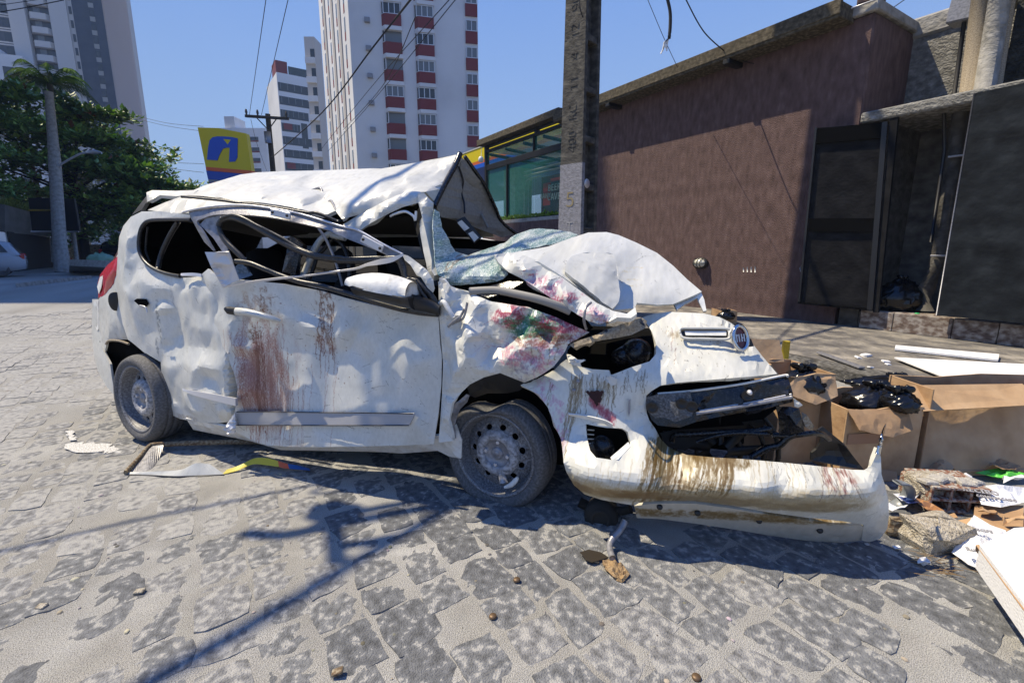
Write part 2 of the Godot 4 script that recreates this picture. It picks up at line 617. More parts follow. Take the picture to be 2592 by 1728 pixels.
	for t in 4:
		var mine = rest.filter(func(a): return a[3] == t)
		var mmesh := MultiMesh.new()
		mmesh.transform_format = MultiMesh.TRANSFORM_3D
		mmesh.mesh = shapes[t * 2]
		mmesh.instance_count = mine.size()
		for i in mine.size(): mmesh.set_instance_transform(i, mine[i][1])
		var mi := MultiMeshInstance3D.new()
		mi.name = nm(road, "far_cobbles")
		mi.multimesh = mmesh
		mi.material_override = tones[t]
		road.add_child(mi)
		mi.set_meta("kind", "stuff")
	# loose grit on the road
	var pebble = st0()
	lathe(pebble, [Vector2(0.0, 0.7), Vector2(0.7, 0.45), Vector2(1.0, 0.0), Vector2(0.6, -0.4)], Transform3D(), 6)
	pebble.generate_normals()
	var pb := MultiMesh.new()
	pb.transform_format = MultiMesh.TRANSFORM_3D
	pb.use_colors = true
	pb.mesh = pebble.commit()
	pb.instance_count = 2600
	for i in 2600:
		var q = Vector3(5.2 - pow(rng.randf(), 1.6) * 9.0, 0, 3.2 + rng.randf() * 6.5)
		q.y = road_h(q.x, q.z) + 0.002
		var r = 0.002 + pow(rng.randf(), 5) * 0.011
		pb.set_instance_transform(i, Transform3D(Basis.from_euler(Vector3(0, rng.randf() * TAU, 0)).scaled(Vector3(r, r * 0.6, r * rng.randf_range(0.6, 1.3))), q))
		var k = rng.randf_range(0.06, 0.5)
		pb.set_instance_color(i, Color(k, k * rng.randf_range(0.8, 1.0), k * rng.randf_range(0.6, 0.95)))
	var pbi := MultiMeshInstance3D.new()
	pbi.name = "grit"
	pbi.multimesh = pb
	pbi.material_override = vmat(0.9)
	add_child(pbi)
	pbi.transform = road.transform
	tag(pbi, "loose grit and tiny stones scattered over the cobbled road", "grit", "", "stuff")
	# pavement on the right with its row of kerb stones
	var walk := Node3D.new()
	walk.name = "pavement"
	add_child(walk)
	walk.transform = road.transform
	tag(walk, "dirty grey pavement between the kerb and the brown wall", "", "", "structure")
	var s = st0()
	abox(s, -60, -0.05, -4.0, 14, 0.12, 2.62)
	var wm = rough_mat(57, 0.008, [[0.0, lin(0.07, 0.065, 0.06)], [0.4, lin(0.14, 0.13, 0.12)], [0.65, lin(0.22, 0.2, 0.17)], [1.0, lin(0.34, 0.31, 0.27)]], 0.55, 0.95, 6.0)
	obj("paving_slab", s, wm, walk)
	var ks = [box_mesh(Vector3(0.97, 0.22, 0.22), 0.025), box_mesh(Vector3(0.965, 0.225, 0.21), 0.035)]
	var km = rough_mat(58, 0.02, [[0.0, lin(0.03, 0.028, 0.025)], [0.5, lin(0.1, 0.095, 0.085)], [1.0, lin(0.25, 0.24, 0.22)]], 1.5, 0.95, 6.0)
	for i in 26:
		var k = obj("kerb_stone", ks[i % 2], km, walk)
		k.position = Vector3(7.0 - i, 0.008 + rng.randf_range(-0.008, 0.006), 2.732)
		k.rotation.y = rng.randf_range(-0.015, 0.015)

func road_h(u: float, v: float, fine := 1.0) -> float:
	var d = max(abs(u - 3.4) / 4.0, abs(v - 6.5) / 4.0)
	var h = fn.get_noise_2d(u * 0.7, v * 0.7) * 0.014 + fn.get_noise_2d(u * 4.5 + 3, v * 4.5) * 0.002
	if d < 2.0: h += fine * (fn.get_noise_2d(u * 11.0, v * 11.0) * 0.0026 + fn.get_noise_2d(u * 40.0, v * 40.0) * 0.0022)
	return h - 0.005

func cobble(seed_: int) -> ArrayMesh:
	var g := RandomNumberGenerator.new()
	g.seed = seed_
	var s = st0(0)
	var rows = []
	var n = 4
	var warp = []
	for k in 4: warp.append(Vector2(g.randf_range(-0.1, 0.1), g.randf_range(-0.1, 0.1)))
	for i in n + 1:
		var row = []
		for j in n + 1:
			var a = float(i) / n; var b = float(j) / n
			var w = warp[0].lerp(warp[1], b).lerp(warp[2].lerp(warp[3], b), a)
			var x = a - 0.5; var z = b - 0.5
			var edge = max(abs(x), abs(z)) * 2.0
			var cut = 1.0 - 0.06 * pow(abs(x * z) * 4.0, 1.5)
			var y = 0.0008 - 0.0022 * pow(edge, 6) + g.randf_range(-0.0011, 0.0011)
			row.append(Vector3(x * cut + w.x * edge + g.randf_range(-0.035, 0.035) * edge, y, z * cut + w.y * edge + g.randf_range(-0.035, 0.035) * edge))
		rows.append(row)
	loft(s, rows)
	s.set_smooth_group(-1)
	var ring = []
	for k in n: ring.append(rows[0][k])
	for k in n: ring.append(rows[k][n])
	for k in n: ring.append(rows[n][n - k])
	for k in n: ring.append(rows[n - k][0])
	for k in ring.size():
		var p = ring[k]; var q = ring[(k + 1) % ring.size()]
		quad(s, p, q, q + Vector3(0, -.03, 0), p + Vector3(0, -.03, 0))
	s.generate_normals()
	return s.commit()

# ---------------------------------------------------------------- the wreck
var car: Node3D

func part(called: String, out, inner, m: Material, o := {}, parent: Node = null) -> MeshInstance3D:
	return obj(called, sheet(out, inner, o), m, parent if parent else car)

func rod(called: String, pts, r, m: Material, parent: Node = null, sides := 8, flat := 1.0) -> MeshInstance3D:
	var s = st0(0)
	tube(s, spline(pts, 7), r, sides, true, flat)
	return obj(called, s, m, parent if parent else car)

# a ribbon of sheet between two edges, with a little thickness
func ribbon(called: String, a, b, m: Material, th := 0.008, parent: Node = null) -> MeshInstance3D:
	var s = st0()
	var A = spline(a, 6); var B = spline(b, 6)
	var rows0 = []; var top = []; var bot = []; var topb = []; var botb = []
	for i in A.size():
		var t = A[min(i + 1, A.size() - 1)] - A[max(i - 1, 0)]
		var n = t.cross(B[i] - A[i]).normalized() * th
		top.append(B[i]); bot.append(A[i]); topb.append(B[i] - n); botb.append(A[i] - n)
	loft(s, [botb, bot, top, topb, botb])
	fan(s, [bot[0], top[0], topb[0], botb[0]], true)
	fan(s, [bot[-1], top[-1], topb[-1], botb[-1]])
	return obj(called, s, m, parent if parent else car)

# ---- stains: worked out in metres on the panel
var img: Image
var ibb: Rect2
func img_start(bb: Rect2, per_m: float, base: Color):
	ibb = bb
	img = Image.create(int(bb.size.x * per_m), int(bb.size.y * per_m), false, Image.FORMAT_RGB8)
	img.fill(base)
	for y in img.get_height():
		for x in img.get_width():
			var n = fn.get_noise_2d(x * 0.012, y * 0.012) * 0.035 + fn.get_noise_2d(x * 0.11, y * 0.05 + 9) * 0.03
			var c = base
			c.r = clamp(c.r + n, 0, 1); c.g = clamp(c.g + n, 0, 1); c.b = clamp(c.b + n * 1.1, 0, 1)
			img.set_pixel(x, y, c)

func dab(x: int, y: int, c: Color, a: float):
	if x < 0 or y < 0 or x >= img.get_width() or y >= img.get_height() or a <= 0.004: return
	img.set_pixel(x, y, img.get_pixel(x, y).lerp(c, min(a, 1.0)))

func drip(x: float, y: float, length: float, w: float, c: Color, a: float, lean := 0.0):
	var sx = img.get_width() / ibb.size.x
	var n = int(length * sx)
	var x0 = (x - ibb.position.x) * sx
	var y0 = (ibb.end.y - y) * sx
	var ph = rng.randf() * 99
	for k in n:
		var t = float(k) / n
		var cx = x0 + fn.get_noise_2d(ph, k * 0.03) * 5.0 + lean * k
		var ww = w * sx * (0.55 + 0.5 * fn.get_noise_2d(ph + 7, k * 0.06)) * (1.0 - 0.45 * t + (0.5 if t > 0.93 else 0.0))
		ww = max(ww, 0.8)
		var al = a * (0.75 + fn.get_noise_2d(ph + 50, k * 0.09) * 0.9)
		for d in range(-int(ww) - 1, int(ww) + 2):
			dab(int(cx) + d, int(y0) + k, c, al * clamp(ww + 0.5 - abs(d), 0, 1))

func smear(x: float, y: float, rx: float, ry: float, c: Color, a: float, f := 20.0, stretch := 1.0, cut := 0.0):
	var sx = img.get_width() / ibb.size.x
	var cx = (x - ibb.position.x) * sx; var cy = (ibb.end.y - y) * sx
	var ph = rng.randf() * 99
	for py in range(int(cy - ry * sx), int(cy + ry * sx)):
		for qx in range(int(cx - rx * sx), int(cx + rx * sx)):
			var u = (qx - cx) / (rx * sx); var v = (py - cy) / (ry * sx)
			var e = 1.0 - u * u - v * v
			if e <= 0: continue
			var n = fn.get_noise_2d(ph + qx / sx * f, py / sx * f * stretch) * 1.3 + 0.35
			dab(qx, py, c, a * clamp((n * 1.2 - cut - 0.35 + e * 0.5) * 1.5, 0, 1) * clamp(e * 1.6, 0, 1) * clamp(0.75 + fn.get_noise_2d(qx * .23 + ph, py * .12) * 1.5, 0.1, 1))

func scratch(x: float, y: float, dx: float, dy: float, c: Color, a: float, w := 0.0):
	var sx = img.get_width() / ibb.size.x
	var n = int(max(abs(dx), abs(dy)) * sx) + 1
	for k in n:
		var t = float(k) / n
		var al = a * (0.5 + fn.get_noise_2d(k * 0.2 + x * 90, y * 90))
		for q in range(0, int(w * sx) + 1): dab(int((x - ibb.position.x + dx * t) * sx), int((ibb.end.y - y - dy * t) * sx) + q, c, al)

func img_mat(rough := 0.35) -> StandardMaterial3D:
	var m = mat(Color.WHITE, rough)
	m.albedo_texture = ImageTexture.create_from_image(img)
	m.clearcoat_enabled = rough < 0.5
	m.clearcoat = 0.4
	return m

func bounds(o) -> Rect2:
	var r := Rect2(Vector2(o[0].x, o[0].y), Vector2.ZERO)
	for p in o: r = r.expand(Vector2(p.x, p.y))
	return r

func scuffs(r: Rect2, n: int):
	for i in n:
		var x = r.position.x + rng.randf() * r.size.x; var y = r.position.y + rng.randf() * r.size.y
		var l = pow(rng.randf(), 2) * 0.06 + 0.004
		var a = rng.randf_range(-0.6, 1.2)
		scratch(x, y, cos(a) * l, -sin(a) * l, Color(0.32, 0.31, 0.29), rng.randf_range(0.2, 0.8), rng.randf_range(0, 0.003))

func wreck():
	M.rim_dark = rough_mat(29, 0.03, [[0.0, lin(.03, .03, .033)], [.5, lin(.17, .17, .178)], [.75, lin(.28, .28, .29)], [1.0, lin(.34, .34, .35)]], 5.0, .5, 1.0)
	car = thing("wrecked_car", "crushed white hatchback wreck with blood streaked door and torn front", "car", Vector3(-0.024, 0, -2.171), -0.283)
	var WHITE = lin(0.6, 0.6, 0.555)
	# ---------------- body behind the panels
	var s = st0()
	abox(s, -2.78, 0.14, -1.42, 0.3, 0.34, -0.14, 0.04)
	obj("underbody", s, M.black_matt, car)
	# rear door, peeled open, with the front half of its skin crushed
	var rd = pv([-2.669,1.205,-0.16, -2.645,1.319,-0.17, -2.608,1.388,-0.18, -2.532,1.443,-0.18, -2.418,1.473,-0.17, -2.243,1.469,-0.15, -2.062,1.452,-0.13, -1.972,1.439,-0.12, -1.987,1.414,-0.12, -2.161,1.425,-0.13, -2.32,1.425,-0.14, -2.388,1.4,-0.14, -2.42,1.341,-0.13, -2.434,1.256,-0.12, -2.396,1.195,-0.1, -2.342,1.144,-0.09, -2.241,1.11,-0.07, -2.122,1.091,-0.05, -2.002,1.08,-0.03, -1.901,1.087,-0.02, -1.799,1.094,0, -1.645,1.059,0.03, -1.551,0.838,0.03, -1.611,0.271,0.05, -1.748,0.242,0.05, -1.915,0.225,0.04, -2.126,0.209,0, -2.266,0.216,-0.04, -2.326,0.278,-0.06, -2.302,0.404,-0.05, -2.257,0.556,-0.03, -2.415,0.606,-0.05, -2.596,0.673,-0.09, -2.679,0.763,-0.13, -2.729,0.891,-0.16, -2.751,1.035,-0.18])
	var rdi = pv([-2.482,1.305,-0.1, -2.49,1.158,-0.08, -2.48,1.01,-0.06, -2.466,0.836,-0.05, -2.328,1.053,-0.03, -2.192,1.02,-0.02, -2.054,1,-0.02, -2.286,0.858,-0.03, -2.425,0.722,-0.05, -2.145,0.853,-0.02, -2.057,0.892,-0.025, -2.013,0.978,-0.015, -2.055,0.806,-0.03, -2.077,0.7,-0.03, -2.04,0.735,-0.02, -2.212,0.587,-0.02, -2.157,0.704,-0.02, -1.851,1.032,0.03, -1.718,0.992,0.05, -1.885,0.903,0.02, -1.746,0.888,0.04, -1.942,0.817,0.01, -1.809,0.795,0.05, -1.67,0.793,0.07, -1.965,0.684,0.01, -1.82,0.684,0.03, -1.662,0.681,0.08, -1.991,0.576,0.03, -1.796,0.593,0.09, -1.78,0.518,0.05, -1.63,0.586,0.11, -1.726,0.507,0.06, -2.099,0.463,0.01, -1.91,0.48,0.06, -2.001,0.382,0.05, -1.766,0.416,0.09, -1.594,0.449,0.11, -2.159,0.317,0.01, -1.928,0.308,0.07, -1.712,0.315,0.1, -1.594,0.327,0.1, -1.584,0.731,0.08])
	img_start(bounds(rd), 420.0, WHITE)
	scuffs(ibb, 260)
	var h0 = Vector3(-2.238, 0.937, 0)
	smear(h0.x + .02, h0.y - .12, .02, .16, Color(0.42, 0.44, 0.44), 0.8, 30)
	smear(Vector3(-2.263, 0.652, 0).x, Vector3(-2.263, 0.652, 0).y, .018, .07, Color(0.5, 0.52, 0.53), 0.9, 20)
	smear(Vector3(-2.026, 0.222, 0).x, Vector3(-2.026, 0.222, 0).y, .2, .035, Color(0.55, 0.5, 0.44), 0.6, 14)
	smear(Vector3(-2.08, 0.977, 0).x, Vector3(-2.08, 0.977, 0).y, .02, .09, Color(0.6, 0.6, 0.6), 0.6, 40)
	var door2 = part("rear_door", rd, rdi, img_mat(), {"crumple": [110, .010], "step": 0.019, "dent": 0.0012, "df": 9.0, "seed": 4, "smooth": 1})
	part("handle_recess", pv([-2.386,0.936,-0.018, -2.358,0.949,-0.018, -2.285,0.948,-0.018, -2.27,0.921,-0.018, -2.294,0.902,-0.018, -2.343,0.904,-0.018]), pv([-2.341,0.924,-0.026]), M.black_matt, {"step": .02, "dent": 0, "flange": .004}, door2)
	rod("latch", pv([-2.323,0.911,-0.005, -2.273,0.902,0, -2.258,0.87,0.004]), .004, M.silver, door2)
	var sd = st0(0)
	tube(sd, spline(pv([-1.948,1.412,-0.1, -2.138,1.416,-0.11, -2.292,1.414,-0.12, -2.353,1.389,-0.12, -2.38,1.338,-0.11, -2.391,1.256,-0.1, -2.367,1.2,-0.09, -2.297,1.153,-0.07, -2.2,1.119,-0.05, -2.093,1.099,-0.035, -1.991,1.09,-0.02]), 6), 0.011, 8)
	tube(sd, spline(pv([-2.373,1.378,-0.16, -2.401,1.305,-0.16, -2.406,1.231,-0.15, -2.358,1.17,-0.13]), 6), 0.006, 6)
	tube(sd, spline(pv([-2.099,1.404,-0.14, -2.197,1.304,-0.14, -2.26,1.207,-0.13, -2.26,1.129,-0.1]), 6), 0.014, 8)
	obj("window_seal", sd, M.seal, door2)
	ribbon("sill_moulding", pv([-1.994,0.426,0.06, -1.898,0.411,0.08, -1.716,0.403,0.11, -1.531,0.394,0.13]), pv([-1.999,0.431,0.055, -1.9,0.434,0.075, -1.716,0.439,0.105, -1.531,0.436,0.125]), M.silver, .014, door2)
	ribbon("waist_strip", pv([-1.936,1.098,0.02, -1.845,1.097,0.025, -1.776,1.092,0.03]), pv([-1.946,1.109,0.01, -1.849,1.114,0.02, -1.779,1.11,0.025]), M.silver, .01, door2)
	# rear quarter and bumper corner
	part("rear_quarter", pv([-3.218,0.897,-0.36, -3.059,1.019,-0.33, -2.963,1.092,-0.31, -2.868,1.203,-0.29, -2.671,1.23,-0.24, -2.514,1.038,-0.2, -2.614,0.548,-0.2, -2.724,0.622,-0.2, -2.761,0.64,-0.2, -2.808,0.637,-0.2, -2.926,0.627,-0.22, -3.022,0.608,-0.24, -3.093,0.527,-0.26, -3.19,0.565,-0.3, -3.243,0.66,-0.34]), pv([-3.003,0.87,-0.27, -2.835,0.747,-0.19, -2.933,0.697,-0.21, -3.108,0.719,-0.29, -3.149,0.629,-0.29, -2.769,0.939,-0.2, -2.779,0.697,-0.17]), M.paint, {"crumple": [14, .006], "step": .02, "dent": .002, "seed": 9})
	s = st0(0)
	lathe(s, [Vector2(0, .004), Vector2(.05, .004), Vector2(.062, .0), Vector2(.066, -.012)], Transform3D(Basis(Vector3(.42, 0, -.3), Vector3(-.25, 0, .97), Vector3(0, 1, 0)), Vector3(-2.815, 0.898, -0.19)), 20)
	obj("filler_cap", s, M.black, car)
	var tl = part("tail_light", pv([-3.256,0.996,-0.39, -3.181,1.064,-0.37, -3.047,1.134,-0.34, -2.848,1.195,-0.28, -2.831,1.096,-0.25, -2.923,1.005,-0.27, -3.102,0.921,-0.32, -3.224,0.894,-0.36]), pv([-2.998,1.037,-0.28, -2.87,1.109,-0.25]), M.red_lens, {"step": .014, "dent": .001, "seed": 2})
	part("reverse_lens", pv([-3.258,0.974,-0.385, -3.181,1.046,-0.365, -3.092,1.061,-0.33, -3.133,0.974,-0.33, -3.199,0.925,-0.35]), pv([]), M.dull_white, {"step": .014, "dent": 0, "flange": .003}, tl)
	part("rear_bumper", pv([-3.452,0.868,-0.46, -3.284,0.879,-0.4, -3.291,0.645,-0.37, -3.236,0.557,-0.33, -3.034,0.439,-0.24, -2.978,0.224,-0.2, -3.116,0.275,-0.24, -3.279,0.343,-0.31, -3.394,0.43,-0.37, -3.478,0.587,-0.43]), pv([-3.346,0.602,-0.38, -3.239,0.469,-0.31]), M.paint, {"step": .02, "dent": .001, "seed": 8})
	part("bumper_bracket", pv([-3.409,0.86,-0.44, -3.277,0.87,-0.39, -3.278,0.663,-0.36, -3.33,0.642,-0.38, -3.412,0.685,-0.42]), pv([]), M.dull_white, {"step": .02, "dent": 0, "holes": [pv([-3.392,0.816,-0.43, -3.333,0.825,-0.41, -3.339,0.8,-0.41, -3.397,0.793,-0.43]), pv([-3.403,0.77,-0.43, -3.34,0.779,-0.41, -3.349,0.739,-0.41, -3.411,0.727,-0.43]), pv([-3.398,0.709,-0.42, -3.339,0.719,-0.4, -3.345,0.691,-0.4, -3.402,0.681,-0.42])]})
	part("wheel_arch_liner", pv([-3.259,0.576,-0.34, -3.114,0.584,-0.3, -2.852,0.613,-0.24, -2.628,0.613,-0.22, -2.463,0.488,-0.2, -2.49,0.159,-0.2, -3.143,0.053,-0.32, -3.143,0.178,-0.3, -3.206,0.408,-0.32]), pv([-3.105,0.312,-0.42]), M.black_matt, {"step": .05, "dent": 0})
	rod("arch_edge", pv([-2.99,0.594,-0.21, -2.935,0.623,-0.2, -2.809,0.631,-0.18, -2.706,0.619,-0.165]), .008, M.tan)
	# front door
	var fd = pv([-1.783,1.106,0.02, -1.717,1.139,0.03, -1.618,1.091,0.05, -1.482,1.083,0.05, -1.354,1.077,0.045, -1.23,1.068,0.04, -0.987,1.035,0.035, -0.757,0.983,0.03, -0.532,0.942,0.03, -0.331,0.933,0.04, -0.322,0.798,0.05, -0.314,0.738,0.05, -0.317,0.599,0.06, -0.333,0.446,0.07, -0.358,0.292,0.08, -0.51,0.287,0.13, -0.725,0.266,0.155, -0.969,0.232,0.155, -1.194,0.191,0.12, -1.386,0.164,0.09, -1.498,0.171,0.075, -1.616,0.209,0.07, -1.597,0.332,0.08, -1.534,0.487,0.1, -1.545,0.567,0.1, -1.567,0.628,0.1, -1.573,0.679,0.1, -1.652,0.725,0.07, -1.707,0.811,0.05, -1.758,0.886,0.03, -1.792,0.964,0.015, -1.803,1.037,0.01])
	var fdi = pv([-1.691,1.07,0.05, -1.593,0.996,0.06, -1.584,0.898,0.07, -1.665,0.948,0.04, -1.669,0.871,0.06, -1.55,0.815,0.1, -1.53,0.728,0.105, -1.515,0.777,0.06, -1.508,0.662,0.055, -1.499,0.998,0.045, -1.509,0.887,0.05, -1.365,0.959,0.05, -1.376,0.795,0.06, -1.405,0.567,0.06, -1.474,0.389,0.07, -1.46,0.248,0.075, -1.228,1.006,0.05, -1.236,0.856,0.06, -1.251,0.692,0.065, -1.248,0.467,0.068, -1.257,0.296,0.08, -1.133,0.965,0.04, -1.083,0.915,0.038, -0.94,0.868,0.036, -0.761,0.856,0.038, -1.139,0.882,0.06, -1.113,0.872,0.075, -1.027,0.847,0.085, -0.847,0.832,0.085, -0.734,0.832,0.06, -1.001,0.759,0.05, -0.822,0.757,0.045, -1.162,0.751,0.055, -1.059,0.725,0.06, -0.952,0.672,0.06, -0.712,0.673,0.06, -0.652,0.759,0.055, -0.599,0.843,0.04, -0.466,0.836,0.06, -0.512,0.783,0.08, -0.556,0.691,0.09, -1.15,0.622,0.07, -1.088,0.491,0.1, -1.041,0.339,0.13, -0.87,0.561,0.085, -0.798,0.436,0.115, -0.685,0.527,0.1, -0.611,0.389,0.14, -0.508,0.546,0.11, -0.462,0.7,0.1, -0.438,0.404,0.13, -0.414,0.595,0.075, -0.397,0.793,0.05, -0.385,0.444,0.08, -0.868,0.974,0.04, -0.643,0.92,0.035, -0.474,0.887,0.04])
	img_start(bounds(fd), 520.0, WHITE)
	scuffs(ibb, 420)
	var red = Color(0.42, 0.22, 0.17); var brown = Color(0.36, 0.22, 0.14); var pink = Color(0.58, 0.38, 0.34)
	var A = Vector3(-1.396, 0.657, 0); var B = Vector3(-0.967, 0.805, 0)
	smear(A.x + .03, A.y - .04, .26, .36, pink, 0.6, 10, 0.4, 0.0)
	smear(A.x + .0, A.y - .2, .22, .26, pink, 0.5, 9, 0.3, 0.0)
	smear(A.x - .06, A.y - .1, .1, .34, Color(.5, .33, .28), 0.6, 12, 0.25, 0.0)
	smear(A.x + .08, A.y - .12, .1, .28, Color(.5, .33, .28), 0.5, 12, 0.25, 0.1)
	smear(A.x - .03, A.y - .18, .13, .22, pink, 0.5, 14, 0.25, 0.1)
	smear(A.x, A.y + .28, .17, .12, Color(0.6, 0.48, 0.4), 0.6, 16, 1.0, 0.25)
	smear(A.x + .06, A.y + .3, .05, .12, brown, 0.75, 30, 0.6, 0.3)
	smear(A.x - .02, A.y + .12, .06, .08, brown, 0.8, 34, 1.0, 0.25)
	for i in 95:
		var x = A.x + .01 + rng.randfn(0, .115)
		drip(x, A.y + rng.randf_range(-.2, .22), rng.randf_range(.12, .5), rng.randf_range(.0015, .006), red.lerp(pink, rng.randf()), rng.randf_range(.2, .75), rng.randf_range(-.1, -.02))
	for i in 16: drip(A.x + rng.randf_range(-.03, .03), A.y + rng.randf_range(-.02, .16), rng.randf_range(.2, .5), rng.randf_range(.004, .009), red, .6, rng.randf_range(-.06, .0))
	smear(B.x, B.y + .17, .07, .12, brown, .8, 30, .7, .3)
	smear(B.x + .01, B.y + .03, .07, .11, brown, .7, 24, .5, .3)
	smear(B.x, B.y - .05, .07, .1, red, .6, 18, .4, .3)
	for i in 26: drip(B.x + rng.randf_range(-.06, .07), B.y + rng.randf_range(-.08, .2), rng.randf_range(.05, .2), rng.randf_range(.0015, .005), brown.lerp(red, rng.randf()), rng.randf_range(.4, .9), rng.randf_range(-.05, .05))
	for i in 40: drip(A.x + rng.randf_range(-.13, .2), A.y + rng.randf_range(-.42, -.1), rng.randf_range(.08, .25), rng.randf_range(.0015, .004), red.lerp(pink, rng.randf()), rng.randf_range(.3, .75), rng.randf_range(-.08, -.02))
	for i in 14: drip(A.x + rng.randf_range(.12, .5), A.y + rng.randf_range(-.15, .05), rng.randf_range(.1, .4), rng.randf_range(.001, .0025), pink.darkened(.1), rng.randf_range(.3, .6), rng.randf_range(-.08, .02))
	for i in 90:
		var q = rng.randf_range(-.2, .6)
		smear(A.x + q, A.y + rng.randf_range(-.1, .34), .006, .005, brown, .7, 60, 1, 0)
	smear(Vector3(-1.026, 0.209, 0).x, Vector3(-1.026, 0.209, 0).y, .5, .03, Color(0.6, 0.57, 0.53), .5, 12)
	var door = part("front_door", fd, fdi, img_mat(), {"crumple": [60, .0055], "step": 0.018, "dent": 0.001, "df": 5.0, "seed": 6, "smooth": 2})
	# door furniture
	var hs = st0(0)
	tube(hs, spline(pv([-1.499,0.917,0.085, -1.414,0.917,0.1, -1.318,0.905,0.105, -1.247,0.89,0.1, -1.216,0.875,0.08]), 6), [.021, .021, .021, .021, .02, .02, .02, .019, .019, .019, .018, .018, .018, .017, .017, .016, .016, .015, .015, .014, .013, .012, .011, .01, .008], 10)
	var hd = obj("handle", hs, M.paint, door)
	hs = st0(0)
	tube(hs, pv([-1.56,0.928,0.09, -1.527,0.922,0.1, -1.498,0.917,0.09]), [.012, .022, .021], 8)
	obj("handle_end", hs, M.black, hd)
	part("moulding", pv([-1.568,0.346,0.098, -1.399,0.362,0.094, -1.102,0.4,0.125, -0.845,0.427,0.135, -0.604,0.451,0.145, -0.427,0.468,0.145, -0.423,0.461,0.145, -0.453,0.406,0.15, -0.717,0.379,0.155, -1.096,0.332,0.14, -1.403,0.286,0.1, -1.577,0.265,0.1]), pv([-1.244,0.347,0.118]), mat(lin(.36, .36, .37), .5), {"step": .03, "dent": .001, "flange": .012}, door)
	rod("moulding_edge", pv([-1.563,0.346,0.1, -1.1,0.4,0.127, -0.721,0.44,0.142, -0.431,0.467,0.147]), .0025, M.black, door, 5)
	rod("moulding_edge", pv([-1.572,0.267,0.102, -1.095,0.333,0.142, -0.715,0.38,0.157, -0.452,0.407,0.152]), .0025, M.black, door, 5)
	s = st0(0)
	tube(s, spline(pv([-1.512,1.181,0.04, -1.408,1.171,0.045, -1.315,1.143,0.05, -1.211,1.111,0.055, -1.102,1.082,0.055, -0.969,1.062,0.055, -0.795,1.023,0.055, -0.649,0.987,0.055, -0.52,0.958,0.05, -0.413,0.945,0.05, -0.328,0.942,0.05]), 6), .014, 8, true, 1.0)
	obj("waist_seal", s, M.seal, door)
	ribbon("waist_strip", pv([-1.06,1.065,0.062, -0.906,1.038,0.062, -0.825,1.022,0.062]), pv([-1.063,1.073,0.058, -0.908,1.05,0.058, -0.827,1.029,0.058]), M.silver, .006, door)
	# crushed door frame pieces
	var WF = M.grey_metal
	ribbon("window_frame", pv([-1.699,1.235,0, -1.761,1.321,-0.01, -1.815,1.392,-0.02, -1.78,1.412,-0.03, -1.692,1.432,-0.04, -1.525,1.429,-0.05, -1.35,1.414,-0.05, -1.193,1.388,-0.04, -0.984,1.346,-0.03, -0.898,1.314,-0.02, -0.67,1.238,0, -0.602,1.21,0.01]), pv([-1.779,1.284,-0.02, -1.841,1.372,-0.03, -1.886,1.452,-0.04, -1.821,1.468,-0.05, -1.717,1.481,-0.07, -1.558,1.483,-0.09, -1.357,1.46,-0.09, -1.148,1.423,-0.07, -0.907,1.361,-0.05, -0.791,1.337,-0.03, -0.647,1.271,-0.01, -0.528,1.223,0.01]), WF, .012, door)
	rod("frame_lip", pv([-1.994,1.543,-0.1, -1.886,1.531,-0.1, -1.734,1.516,-0.11, -1.577,1.495,-0.11]), .007, M.seal, door)
	rod("frame_edge", pv([-1.922,1.448,-0.03, -1.826,1.465,-0.04, -1.706,1.48,-0.06, -1.548,1.483,-0.08, -1.348,1.46,-0.08, -1.14,1.423,-0.06, -0.899,1.361,-0.04, -0.785,1.338,-0.02, -0.641,1.272,0, -0.517,1.221,0.02]), .006, M.silver, door)
	part("frame_inner", pv([-1.807,1.38,-0.03, -1.77,1.413,-0.04, -1.671,1.428,-0.05, -1.665,1.403,-0.05, -1.691,1.371,-0.05, -1.682,1.321,-0.04, -1.636,1.272,-0.03, -1.616,1.23,-0.02, -1.647,1.231,-0.01, -1.711,1.305,-0.02]), pv([]), WF, {"step": .03, "dent": .001}, door)
	for q in [Vector3(-1.252, 1.426, -0.03), Vector3(-0.675, 1.271, 0.03)]:
		s = st0()
		box(s, q, Vector3(.125, .036, .012), Basis(Vector3(0, 0, 1), -.2 if q.x < -.8 else -.44), .004)
		var br = obj("frame_bracket", s, M.silver, door)
		for e in [-.045, .045]:
			s = st0(0)
			lathe(s, [Vector2(0, .001), Vector2(.008, .001), Vector2(.008, 0)], Transform3D(Basis(Vector3(1, 0, 0), PI / 2), q + Vector3(e, -e * (.2 if q.x < -.8 else .47), .0075)), 10)
			obj("bolt_hole", s, M.black, br)
	s = st0(0)
	tube(s, spline(pv([-1.46,1.163,0.02, -1.491,1.199,0.015, -1.541,1.239,0.01, -1.607,1.287,0, -1.647,1.336,-0.01, -1.651,1.381,-0.015, -1.621,1.405,-0.015, -1.557,1.413,-0.01, -1.488,1.398,0, -1.431,1.377,0, -1.328,1.333,0.01, -1.183,1.266,0.02, -1.04,1.217,0.03, -0.951,1.202,0.03, -0.865,1.191,0.03, -0.872,1.189,0.03, -0.708,1.19,0.03, -0.601,1.198,0.03, -0.544,1.198,0.03, -0.519,1.166,0.03, -0.512,1.111,0.02]), 6), .017, 9, true, .7)
	tube(s, spline(pv([-1.62,1.408,0, -1.545,1.424,0, -1.466,1.41,0.01, -1.368,1.368,0.015, -1.226,1.309,0.02, -1.088,1.243,0.025, -0.946,1.21,0.035, -0.86,1.207,0.035, -0.812,1.201,0.035, -0.6,1.208,0.03]), 6), .008, 6)
	tube(s, spline(pv([-1.631,1.304,-0.03, -1.572,1.247,-0.02, -1.506,1.199,0, -1.455,1.126,0.01]), 6), .006, 6)
	obj("rubber_seal", s, M.seal, door)
